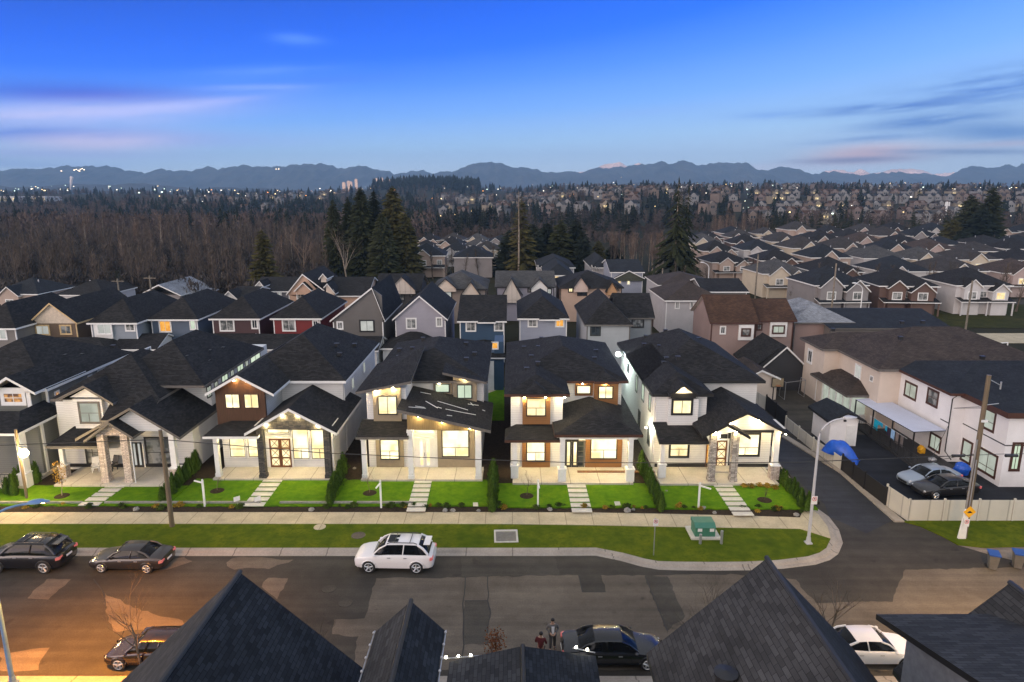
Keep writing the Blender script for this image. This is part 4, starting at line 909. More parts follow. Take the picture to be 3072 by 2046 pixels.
# ================================================================== house 1: white house, front left
def house_stone_entry():
    c = '1'; xl, xr = -37.2, -26.3
    h = thing('house', 'white house with pinkish stone entry columns and unlit windows behind the tall utility pole', 'house', ((xl + xr) / 2, YW, 0), group='new houses along the street')
    xw = -29.3; YE = 50.2
    wl = MB(); wl.box(-35, YM, 0, xr, YB, ZE - .1); wl.box(xl, YW, 0, xr, YM, 3.9); wl.box(xl, YW + .01, 3.8, xw, 60, ZE - .6)
    ppx(wl, c, (585, 640, 805, 870), YW, .4); ppx(wl, c, (498, 655, 585, 852), YW, .12)
    wl.build('wall', M['white_sid'], h)
    rf = MB(); hip(rf, -35.2, xr + .45, 55.2, YB - 2, ZE, .62)
    hip(rf, xl - .4, -28.7, 53.2, 64, ZE - .55, .62, 'hh')
    kf = .62; rf.slab([(-32.5, 51.3, ZE - .55 - kf * 1.9), (-28.7, 51.3, ZE - .55 - kf * 1.9), (-28.7, 53.3, ZE - .49), (-32.5, 53.3, ZE - .49)], .2)
    ga, gl, gr = aq(c, 630, 548, 52.3), aq(c, 410, 655, 52.3), aq(c, 855, 682, 52.3)
    gable(rf, gl.x, gr.x, 52.3, 58, gl.z, ga.z, gr.z, ga.x)
    pa, pr = aq(c, 980, 716, YE), aq(c, 1362, 940, YE); pw_ = aq(c, 725, 862, 52.9); plx = pw_.x
    gable(rf, plx, pr.x, YE, YM + 3, pw_.z, pa.z, pr.z, pa.x)
    sa, sl_, sr = aq(c, 818, 825, 49.7), aq(c, 630, 966, 49.7), aq(c, 1005, 938, 49.7)
    gable(rf, sl_.x, sr.x, 49.7, 53, sl_.z, sa.z, sr.z, sa.x)
    zh = ZZ(c, 600, 850, YW); zl = ZZ(c, 540, 1008, 50.5); lx0, lx1 = XX(c, 343, 1015, 50.5), XX(c, 742, 1005, 50.5)
    lean(rf, lx0, lx1, YW, 50.5, zh, zl, hl=.8)
    rf.build('roof', RS(M['roof'], M['grey_trim']), h)
    vents(h, [((-28.3, 62, 8.2), 0), ((-27.6, 60, 7.7), 0), ((-27.9, 64, 8.0), 0), ((-28.8, 58.5, 8.5), 0)])
    tp = MB(); k = (pa.z - pr.z) / (pr.x - pa.x); zb = ZZ(c, 1100, 893, YC - .3); x0, x1 = XX(c, 870, 830, YC - .3), XX(c, 1265, 893, YC - .3); zs = lambda x: pa.z - .24 - k * abs(x - pa.x)
    tp.prism([(x0, YC - .3, zb), (x1, YC - .3, zb), (x1, YC - .3, max(zb + .02, zs(x1))), (pa.x, YC - .3, zs(pa.x)), (x0, YC - .3, zs(x0))], (0, .15, 0))
    tri(tp, XX(c, 525, 635, YW - .5), XX(c, 755, 635, YW - .5), ZZ(c, 640, 637, YW - .5), ga.x, ga.z - .3, YW - .5)
    PANELS(tp, 'gable_siding', M['white_sid'], h)
    wpx(h, c, (608, 680, 752, 826), YW - .41, M['lit_dim'], trim=M['grey_trim'], casing=.12, mull=(('h', .48), ('v', .45, 0, .48)))
    wpx(h, c, (660, 1020, 750, 1140), YW, M['blind'], trim=M['black'], casing=.1, mull=(('h', .7), ('v', .5)))
    wpx(h, c, (1112, 945, 1298, 1142), YW - .02, M['blind'], trim=M['black'], casing=.1, mull=(('h', .45),))
    stripdoor(h, XX(c, 1005, 1080, YW), XX(c, 1090, 1080, YW), YW - .02, P0, ZZ(c, 1050, 975, YW), M['black'], ((.2, .38), (.62, .8)), M['lit_pale'])
    zsm = ZZ(c, 850, 920, 50.4)
    for x in (795, 972): column(h, XX(c, x, 1110, 50.4), 50.4, P0, zsm + .2, .55, M['stone_pink'], cap=False)
    ar = MB(); ar.prism([(XX(c, 740, 920, 50.2), 50.25, zsm), (XX(c, 960, 920, 50.2), 50.25, zsm), (XX(c, 960, 920, 50.2), 50.25, zsm + .35), (sa.x, 50.25, sa.z - .3), (XX(c, 740, 920, 50.2), 50.25, zsm + .25)], (0, .4, 0)); ar.build('gable_stone', M['stone_pink'], h)
    column(h, XX(c, 480, 1120, 51.2), 51.2, P0, zl - .2, .32, base=1.0, bm=M['stone_pink']); column(h, XX(c, 1318, 1050, 50.7), 50.7, P0, zb, .42, base=1.0, bm=M['stone_pink'])
    ce = MB(); ce.box(x0, YC - .1, zb - .08, pr.x - .5, YW - .02, zb - .01); ce.box(lx0 + .2, 50.7, zl - .3, x0, YW - .02, zl - .24); PANELS(ce, 'porch_ceiling', M['soffit'], h)
    bs = MB(); bs.box(xl + .1, YW - .04, P0 + .01, xr - .05, YW + .02, P0 + .3); bs.build('base_trim', M['black'], h)
    porch(h, XX(c, 412, 1305, 49.7), XX(c, 1310, 1298, 49.7), 49.65, YW, .05)
    for y, w_, z in ((56.5, .8, 5.4), (58, .7, 5.4), (59.6, 1.3, 5.5), (61.6, .7, 5.5), (63.2, 1.4, 5.5), (65.2, .7, 5.5), (66.6, 2.6, 5.5)):
        window(h, (xr, y, z), w_, .95, M['lit_green'] if w_ > 1 else M['lit_dim'], trim=M['black'], casing=.04, r=(0, 1, 0))
    gutterpipe(h, [(XX(c, 985, 950, 50), 50.05, sr.z - .2), (XX(c, 985, 950, 50), 50.05, P0)])
    return h
# ================================================================== house 0: grey house at the left edge
def house_grey():
    c = 'w'; a = gq(c, 547, 1050, ZE); b = gq(c, 1522, 610, ZE); xr = a.x - .35; xl = xr - 10.5; yf = a.y + .5
    h = thing('house', 'grey-green house at the left edge with white trim and an amber-lit gable window', 'house', ((xl + xr) / 2, yf, 0), group='new houses along the street')
    wl = MB(); wl.box(xl, yf, 0, xr, b.y - .5, ZE - .1)
    gx = XX(c, 375, 1200, yf - 1.2); wl.box(xl, yf - 1.2, 0, gx, yf + .1, ZE - .3)
    wl.build('wall', siding('greygreen_siding', srgb(120, 122, 118), .18), h)
    rf = MB(); hip(rf, xl - .4, a.x, yf - .5, b.y, ZE, .55)
    ga, gr = aq(c, 68, 905, yf - 1.8), aq(c, 406, 1088, yf - 1.8); gable(rf, 2 * ga.x - gr.x, gr.x, yf - 1.8, yf + 5, gr.z, ga.z, gr.z, ga.x)
    pe = aq(c, 690, 1350, yf - 1.2); pn = gq(c, 230, 1560, pe.z); zt = ZZ(c, 80, 1228, yf - 1.2)
    rf.slab([(xl, pn.y - .2, pe.z), (pn.x, pn.y - .2, pe.z), (pn.x - 1.6, pn.y + 2.5, zt), (xl, pn.y + 2.5, zt)], .2)
    rf.slab([(pn.x, pn.y - .2, pe.z), (pn.x, yf, pe.z), (pn.x - 1.6, yf, zt), (pn.x - 1.6, pn.y + 2.5, zt)], .2)
    rf.build('roof', RS(M['roof']), h)
    vents(h, [((xr - 2.2, yf + 6, 8.1), 0), ((xr - 1.6, yf + 7.5, 7.8), 0), ((xr - 1.2, yf + 12, 7.6), 0)])
    wpx(h, c, (45, 1095, 268, 1205), yf - 1.21, M['lit_amber'], trim=M['white'], casing=.25, mull=(('v', .5), ('h', .5)))
    tr = MB(); ppx(tr, c, (325, 1075, 372, 1300), yf - 1.2, .08); tr.box(xr - .12, yf - .06, 2.5, xr + .06, yf + .06, ZE - .2); ppx(tr, c, (-200, 1030, 340, 1085), yf - 1.2, .08)
    lw = yf - 1.2; LX = pn.x - .5
    for k in range(4): tr.box(LX - .1, pn.y + .8 + k * 2.1, .3, LX + .12, pn.y + 1.05 + k * 2.1, pe.z - .1)
    PANELS(tr, 'corner_trim', M['white'], h)
    lo = MB(); lo.box(xl, pn.y + 2.6, 0, LX, yf, pe.z - .05); lo.build('lower_wall', siding('greygreen_siding', srgb(120, 122, 118), .18), h)
    for y, z, w_, m_ in ((.9, 4.9, .5, 'lit_amber'), (5.6, 5.4, .5, 'lit_orange'), (7.1, 5.5, 1.2, 'blind'), (12, 5.6, 1.1, 'blind'), (15, 5.6, 1.6, 'blind')): window(h, (xr, yf + y, z), w_, .9 if y > 1 else 1.3, M[m_], casing=.09, r=(0, 1, 0))
    for k, x in enumerate((-.2, -3.)): column(h, pn.x + x - .3, pn.y + .5, .3, pe.z - .15, .4, base=1.1)
    rl = MB(); y = pn.y + .35
    for k in range(18): rl.tube([(LX - 6 + k * .3, y, .5), (LX - 6 + k * .3, y, 1.35)], .018, 4)
    rl.tube([(LX - 6, y, 1.37), (LX - .7, y, 1.37)], .03, 5); rl.build('porch_railing', M['black'], h)
    fs = MB(); fs.box(xl, pn.y + .1, .1, LX + .2, yf, .5); fs.build('porch_slab', M['slab'], h)
    return h
HOUSES = [house_grey(), house_stone_entry(), house_cedar(), house_taupe(), house_brown(), house_corner()]
# ------------------------------------------------------------------ the row behind, and other houses drawn from a few measures
SID = {}
def sid(name, rgb, lap=.18): return siding(name, srgb(*rgb), lap)
def phouse(label, c, x0, x1, ye, apex, kind, wall, roof, wins=(), zE=6.0, depth=14., trim=None, inset=.35, extra=None, group=None, pan=(), ridge_back=None, name='house', gwall=None, oh=.4):
    trim = trim or M['white']
    a = gq(c, (x0 + x1) / 2, ye, zE); Y0 = a.y; A, B = XX(c, x0, ye, Y0), XX(c, x1, ye, Y0); yw = Y0 + oh; wa, wb = A + inset, B - inset; yb = yw + depth
    h = thing(name, label, 'house', ((wa + wb) / 2, yw, 0), group=group)
    w_ = (B - A) / 2; rf = MB(); wl = MB(); wl.box(wa, yw, 0, wb, yb, zE - .12)
    if kind == 'hip':
        z = ZZ(c, apex[0], apex[1], Y0 + w_); s = max(.2, (z - zE) / w_); hip(rf, A, B, Y0, yb + .4, zE, s)
    elif kind == 'gable':
        p = aq(c, apex[0], apex[1], Y0); gable(rf, A, B, Y0, yb + .4, zE, p.z, xc=p.x)
        g = MB(); k = (p.z - zE) / (p.x - A); g.prism([(wa, yw - .03, zE - .13), (wb, yw - .03, zE - .13), (wb, yw - .03, p.z - k * abs(wb - p.x) - .2), (p.x, yw - .03, p.z - .2), (wa, yw - .03, p.z - k * abs(wa - p.x) - .2)], (0, .2, 0)); g.build('gable_wall', gwall or wall, h)
    elif kind == 'side':
        yr = Y0 + depth / 2; z = ZZ(c, apex[0], apex[1], yr); rf.slab([(A, Y0, zE), (B, Y0, zE), (B, yr, z), (A, yr, z)], .2); rf.slab([(A, yr, z), (B, yr, z), (B, yb + .4, zE), (A, yb + .4, zE)], .2)
        wl.prism([(wa, yw, zE - .15), (wa, yb, zE - .15), (wa, yr, z - .2)], (wb - wa, 0, 0))
    wl.build('wall', wall, h)
    for e in (extra or ()): e(h, rf, Y0, zE, c)
    rf.build('roof', RS(roof, trim, M['soffit']), h)
    cb = MB(); cb.box(wa - .03, yw - .03, .3, wa + .1, yw + .1, zE - .25); cb.box(wb - .1, yw - .03, .3, wb + .03, yw + .1, zE - .25); PANELS(cb, 'corner_trim', trim, h)
    for rc, m in pan:
        pm = MB(); ppx(pm, c, rc, yw, .25); pm.build('bay_panel', m, h)
    for wn in wins:
        rc, pane = wn[0], wn[1]; kw = wn[2] if len(wn) > 2 else {}
        dy = .27 if any(r[0][0] <= rc[0] and r[0][2] >= rc[2] for r in pan) else .0
        wpx(h, c, rc, yw - dy - .02, M[pane], trim=kw.get('trim', trim), casing=kw.get('casing', .14), mull=kw.get('mull', (('v', .5),)))
    return h
def xgable(c, xa, ya, xl, xr, wallm, off=-.9, deep=4., zdrop=0, trim=None, roofm=None):
    "an extra front gable: apex pixel, left/right rake-end pixels (x, y)"
    def f(h, rf, Y0, zE, c_):
        Y = Y0 + off; p, l, r_ = aq(c, xa, ya, Y), aq(c, xl[0], xl[1], Y), aq(c, xr[0], xr[1], Y)
        gable(rf, l.x, r_.x, Y, Y + deep, l.z, p.z, r_.z, p.x, th=.18)
        g = MB(); k = (p.z - l.z) / max(.1, p.x - l.x); za = max(min(l.z, r_.z) - .1, .2); i = .3; lx, rx = l.x + i, r_.x - i
        g.prism([(lx, Y + .35, za), (rx, Y + .35, za), (rx, Y + .35, p.z - .2 - k * (rx - p.x)), (p.x, Y + .35, p.z - .2), (lx, Y + .35, p.z - .2 - k * (p.x - lx))], (0, .2, 0)); g.build('gable_wall', wallm, h)
        b = MB(); b.box(lx, Y + .4, max(0., za - .5), rx, Y + deep, za + .02); b.build('wall', wallm, h)
    return f
GB = 'houses of the row behind'
SL = sid
phouse('grey stone-sided house with a dark hip roof at the left edge of the back row', 'l', -215, 110, 530, (-30, 345), 'hip', sid('grey_siding_a', (120, 116, 112)), M['roof'], [((-40, 535, 42, 605), 'lit_pale')], group=GB)
phouse('brown house with a cream gable and yellow-edged rakes in the back row', 'l', 195, 542, 492, (345, 350), 'gable', sid('brown_siding', (104, 86, 68)), M['roof'], [((258, 512, 345, 572), 'lit_pale'), ((430, 512, 500, 568), 'blind')], gwall=plain('cream_gable', srgb(205, 190, 170), .7), trim=plain('yellow_trim', srgb(206, 178, 130), .6), group=GB)
phouse('pale blue-grey house with dark hip roof and white bay window in the back row', 'l', 608, 968, 492, (865, 318), 'hip', sid('blue_grey_siding', (138, 148, 158)), M['roof'], [((690, 500, 785, 568), 'lit_pale'), ((890, 494, 948, 545), 'blind')], pan=[((672, 492, 800, 600), M['white_sid'])], trim=M['white'], group=GB)
phouse('slate-blue house with a glowing orange window in the back row', 'l', 1038, 1400, 467, (1310, 305), 'hip', sid('slate_siding', (84, 98, 116)), M['roof'], [((1130, 479, 1205, 552), 'lit_orange'), ((1347, 474, 1378, 535), 'lit_green')], group=GB)
phouse('dark maroon-brown house with white corner trim in the back row', 'l', 1472, 1838, 462, (1715, 300), 'hip', sid('maroon_siding', (72, 48, 50)), M['roof'], [((1557, 472, 1650, 545), 'blind'), ((1782, 470, 1816, 528), 'glass')], group=GB)
phouse('bright red house with white corner trim in the back row', 'l', 1905, 2272, 460, (2140, 303), 'hip', sid('red_siding', (120, 38, 38)), M['roof'], [((2000, 472, 2083, 545), 'blind'), ((2215, 478, 2246, 540), 'glass')], group=GB)
phouse('dark grey house with a plain grey front gable in the back row', 'n', 190, 545, 604, (460, 390), 'gable', sid('dark_grey_siding', (104, 101, 98)), M['roof'], [((242, 614, 272, 655), 'blind'), ((388, 604, 472, 670), 'lit_pale', {'trim': M['black']})], group=GB)
phouse('lavender-grey house with a white-edged front gable in the back row', 'n', 592, 948, 596, (765, 443), 'gable', sid('lavender_siding', (158, 156, 166)), M['roof'], [((687, 592, 743, 652), 'blind'), ((879, 587, 909, 638), 'blind')], group=GB)
def bump(c, xa, ya, x0, x1, ye):
    def f(h, rf, Y0, zE, c_):
        Y = Y0 - .5; w_ = (XX(c, x1, ye, Y) - XX(c, x0, ye, Y)) / 2; hip(rf, XX(c, x0, ye, Y), XX(c, x1, ye, Y), Y, Y + 5, zE - .05, .5, 'hg', th=.18)
    return f
phouse('deep blue house with a side-gabled black roof and two white windows', 'n', 1008, 1328, 607, (1170, 437), 'side', sid('deep_blue_siding', (54, 80, 106)), M['roof'], [((1070, 614, 1125, 668), 'blind'), ((1252, 612, 1303, 665), 'blind')], depth=13, extra=[bump('n', 1200, 550, 1140, 1258, 607)], group=GB)
phouse('pale lilac house with a hip roof and one amber window at its right', 'n', 1395, 1732, 590, (1545, 445), 'hip', sid('lilac_siding', (160, 166, 182)), M['roof'], [((1468, 599, 1520, 640), 'blind'), ((1645, 595, 1692, 640), 'lit_orange')], extra=[bump('n', 1600, 540, 1535, 1670, 590)], group=GB)
phouse('light grey house with black window trim and wide hip roof in the back row', 'n', 1828, 2142, 630, (1960, 455), 'hip', sid('light_grey_siding', (168, 172, 176)), M['roof'], [((1870, 642, 1925, 695), 'glass', {'trim': M['black']})], zE=6.4, trim=M['grey_trim'], group=GB)
phouse('grey wing with a side-gabled black roof and one white window, behind the corner house', 'n', 2030, 2282, 586, (2100, 425), 'side', sid('light_grey_siding2', (140, 146, 150)), M['roof'], [((2135, 597, 2203, 643), 'blind', {'trim': M['black']})], zE=6.4, depth=9, trim=M['grey_trim'], group=GB)
mauve = stucco('mauve_stucco', srgb(150, 130, 124))
phouse('mauve stucco house with a brown side-gabled roof and one white bay, nearer wing', 'o', 462, 760, 578, (600, 408), 'side', mauve, M['roof_brown'], [((527, 604, 552, 643), 'glass', {'trim': M['white']}), ((656, 618, 702, 656), 'blind')], pan=[((632, 590, 722, 682), M['white'])], zE=6.2, depth=9, trim=M['brown_trim'], group=GB)
phouse('mauve stucco wing with a brown roof and a white bay showing a small orange lamp', 'o', 732, 990, 566, (840, 433), 'side', mauve, M['roof_brown'], [((748, 590, 772, 620), 'blind'), ((843, 600, 907, 640), 'lit_dim')], pan=[((820, 572, 922, 662), M['white'])], zE=6.2, depth=8.5, trim=M['brown_trim'], group=GB)
# garages between the two rows
for i, (x0, x1, ye, top, roofm, kind) in enumerate(((30, 330, 1062, 1012, 'roof', 0), (330, 470, 1048, 1000, 'roof', 1), (600, 740, 1042, 1000, 'roof', 1), (730, 905, 1048, 1001, 'roof', 1), (1010, 1135, 1052, 1008, 'roof', 1), (1140, 1320, 1045, 995, 'roof', 0), (1395, 1500, 1060, 1015, 'roof', 0), (1760, 1850, 1040, 1010, 'roof_grey', 0))):
    lab = ['low garage with a black roof behind the grey house', 'black-roofed garage with a white gable edge below the blue-grey house', 'black-roofed garage behind the white stone-entry house', 'black-roofed garage with a white gable edge below the red house', 'small black-roofed garage below the dark grey gabled house', 'wide black-roofed garage behind the taupe-bay house', 'blue garage with a tall white door between two lit houses', 'pale-roofed garage glimpsed behind the corner house'][i]
    a = G((x0 + x1) / 2, ye, 2.9); k = a.y / (cp - (ye - CY) / F * sp); A, B = (x0 - CX) / F * k, (x1 - CX) / F * k
    g = thing('garage', lab, 'garage', ((A + B) / 2, a.y, 0), group='garages between the rows'); yr = a.y + 3.4; z = AT(x0, top, yr).z
    rf = MB(); wl = MB(); wl.box(A + .3, a.y + .3, 0, B - .3, a.y + 6.6, 2.85)
    if kind: rf.slab([(A, a.y, 2.9), (B, a.y, 2.9), (B, yr, z), (A, yr, z)], .2); rf.slab([(A, yr, z), (B, yr, z), (B, a.y + 6.9, 2.9), (A, a.y + 6.9, 2.9)], .2); wl.prism([(B - .4, a.y + .4, 2.8), (B - .4, a.y + 6.4, 2.8), (B - .4, yr, z - .2)], (.1, 0, 0))
    else: hip(rf, A, B, a.y, a.y + 6.9, 2.9, max(.25, (z - 2.9) / 3.4), axis='x' if B - A > 6.9 else 'y')
    rf.build('roof', RS(M[roofm]), g); wl.build('wall', sid('deep_blue_siding', (54, 80, 106)) if i == 6 else M['white_sid'], g)
    if i == 6: window(g, (XX('3', 1110, 400, a.y + .3), a.y + .3, .6), .9, .9, M['lit_orange'])
    d = MB(); d.box((A + B) / 2 - 1.3, a.y + .24, .1, (A + B) / 2 + 1.3, a.y + .32, 2.3)
    for r_ in range(1, 4): d.box((A + B) / 2 - 1.3, a.y + .225, .1 + r_ * .55, (A + B) / 2 + 1.3, a.y + .25, .13 + r_ * .55)
    d.build('garage_door', M['white'], g)
cq = thing('coach_shed', 'tiny blue shed with tall white door and orange upper window between two lit houses', 'shed', (G(1475, 1150, 0).x, G(1475, 1150, 0).y + 3, 0))
a = aq('3', 1060, 345, 76.); b = aq('3', 1130, 345, 76.); zt = a.z; zb = .1
k = MB(); k.box(a.x, 76, 0, b.x + .9, 80, zt + .1); k.box(a.x + .9, 76.4, zt + .1, b.x + .9, 80, ZZ('3', 1130, 215, 76.4)); k.build('wall', sid('deep_blue_siding', (54, 80, 106)), cq)
k = MB(); k.slab([(a.x - .2, 75.7, zt + .2), (b.x + 1.1, 75.7, zt + .2), (b.x + 1.1, 76.5, zt + .6), (a.x - .2, 76.5, zt + .6)], .15); k.build('roof', RS(M['roof']), cq)
k = MB(); k.box(a.x + .15, 75.93, .2, b.x - .2, 76.02, zt - .25); k.build('door', M['white'], cq)
wpx(cq, '3', (1103, 222, 1146, 268), 76.38, M['lit_orange'], mull=())
# ------------------------------------------------------------------ third row
G3 = 'houses of the third row'
phouse('peach house with two nested white-edged gables in the third row, above the red house', 'l', 2020, 2330, 290, (2135, 145), 'gable', stucco('peach_stucco', srgb(200, 168, 146)), M['roof'], [((2100, 280, 2150, 320), 'blind')], zE=6.2, depth=12, extra=[xgable('l', 2138, 205, (2075, 268), (2200, 262), stucco('peach_stucco', srgb(200, 168, 146)))], group=G3)
phouse('dark-roofed peach house with a narrow tower gable in the third row', 'l', 2225, 2600, 300, (2400, 165), 'side', stucco('peach_stucco', srgb(200, 168, 146)), M['roof'], [], zE=6.2, depth=12, extra=[xgable('l', 2280, 142, (2250, 180), (2312, 178), M['cream_stucco'], off=1.5), xgable('l', 2310, 212, (2285, 240), (2370, 285), M['cream_stucco'])], group=G3)
phouse('black-roofed house with a white gable, half hidden behind the back row on the left', 'l', 1590, 1770, 330, (1700, 232), 'side', M['white_sid'], M['roof'], [], zE=5.8, depth=11, extra=[xgable('l', 1612, 265, (1580, 300), (1680, 325), M['white_sid'], off=-.3)], group=G3)
phouse('broad black hip-roofed house with a pale left gable in the third row', 'l', 1765, 2050, 268, (1900, 165), 'side', sid('grey_siding_b', (120, 120, 126)), M['roof'], [((1965, 272, 1985, 300), 'lit_pale')], zE=6., depth=12, extra=[xgable('l', 1832, 195, (1765, 268), (1865, 235), M['white_sid'], off=-.3)], group=G3)
tud = siding('tudor_boards', srgb(205, 195, 185), .9, True)
phouse('charcoal house with a half-timbered white front gable in the third row', 'n', 470, 775, 412, (640, 300), 'side', sid('charcoal_siding', (78, 76, 76)), M['roof'], [((590, 430, 630, 473), 'blind'), ((634, 430, 668, 473), 'blind'), ((708, 430, 722, 448), 'blind')], zE=6.2, depth=11, trim=M['black'], extra=[xgable('n', 650, 318, (560, 412), (748, 412), tud)], group=G3)
phouse('grey-roofed taupe house with two dark-edged gables in the third row', 'n', 838, 1205, 400, (1020, 287), 'hip', stucco('taupe_stucco', srgb(150, 138, 130)), M['roof_grey'], [((917, 420, 972, 464), 'lit_pale', {'trim': M['black']})], zE=6.2, depth=12, trim=M['black'], extra=[xgable('n', 932, 332, (862, 398), (1012, 398), M['cream_stucco']), xgable('n', 1095, 352, (1030, 440), (1160, 440), M['cream_stucco'])], group=G3)
phouse('lavender house with a slate roof and two steep half-timbered gables in the third row', 'n', 1250, 1645, 386, (1450, 282), 'side', sid('lavender_siding2', (160, 158, 172)), M['roof_grey'], [((1590, 400, 1612, 430), 'lit_pale'), ((1465, 398, 1480, 418), 'blind')], zE=6.2, depth=12, trim=M['black'], extra=[xgable('n', 1358, 330, (1285, 470), (1430, 440), tud), xgable('n', 1538, 335, (1475, 400), (1600, 390), M['white_sid'])], group=G3)
phouse('beige house with black roof, pink front gable and one lit window, third row', 'n', 1662, 2082, 390, (1870, 282), 'hip', stucco('beige_stucco', srgb(190, 165, 148)), M['roof'], [((1727, 397, 1750, 418), 'lit'), ((1785, 402, 1840, 440), 'glass')], zE=6.2, depth=12, trim=M['black'], extra=[xgable('n', 1806, 322, (1752, 395), (1862, 400), stucco('pink_stucco', srgb(200, 182, 172))), xgable('n', 2006, 352, (1965, 420), (2050, 410), stucco('orange_stucco', srgb(190, 150, 112)))], group=G3)
phouse('lilac house with an olive front gable and two warm windows beyond the third row', 'n', 1990, 2215, 292, (2095, 208), 'side', sid('lilac_siding', (160, 166, 182)), M['roof_navy'], [((2045, 345, 2060, 362), 'lit2'), ((2103, 347, 2117, 370), 'lit2')], zE=6.4, depth=15, extra=[xgable('n', 2115, 282, (2020, 330), (2215, 332), plain('olive_gable', srgb(70, 74, 62), .7), off=-.5)], group=G3)
for i, (x0, x1, ye, ax, ay) in enumerate(((1868, 2010, 262, 1935, 190), (1522, 1770, 262, 1640, 192), (1565, 1765, 312, 1665, 235))):
    phouse(['navy-roofed row house with a serrated line of white gables beyond the third row', 'navy hip-roofed row house beside the dark conifer clump', 'navy hip-roofed house with a warm lit window in front of the dark conifers'][i], 'n', x0, x1, ye, (ax, ay), 'hip', sid('white_row_siding', (190, 188, 190)), M['roof_navy'], [((1625, 318, 1660, 340), 'lit2')] if i == 2 else [], zE=6., depth=16, extra=[xgable('n', xx, ye - 18 + kk * 8, (xx - 9, ye + 2 + kk * 8), (xx + 9, ye + 2 + kk * 8), M['white_sid'], off=-.4, deep=2) for kk, xx in enumerate(range(x0 + 6, x0 + 60, 22))] if i < 2 else [], group=G3)
phouse('white house with a dark grey hip roof and a small pergola behind the brown-roofed house', 'o', 150, 520, 352, (330, 275), 'hip', sid('white_row_siding', (190, 188, 190)), M['roof_taupe'], [((200, 355, 215, 376), 'blind')], zE=6.2, depth=12, group=G3)
phouse('white house with a broad taupe hip roof, skylight and chimney behind the brown-roofed house', 'o', 190, 560, 445, (360, 330), 'hip', sid('white_row_siding', (190, 188, 190)), M['roof_taupe'], [((255, 455, 275, 492), 'blind'), ((345, 455, 360, 492), 'blind'), ((372, 452, 388, 474), 'blind')], zE=6., depth=12, group=G3)
phouse('long black-roofed house behind the brown-roofed mauve house', 'o', 420, 700, 392, (560, 310), 'side', sid('grey_siding_a', (120, 116, 112)), M['roof'], [], zE=6., depth=12, group=G3)
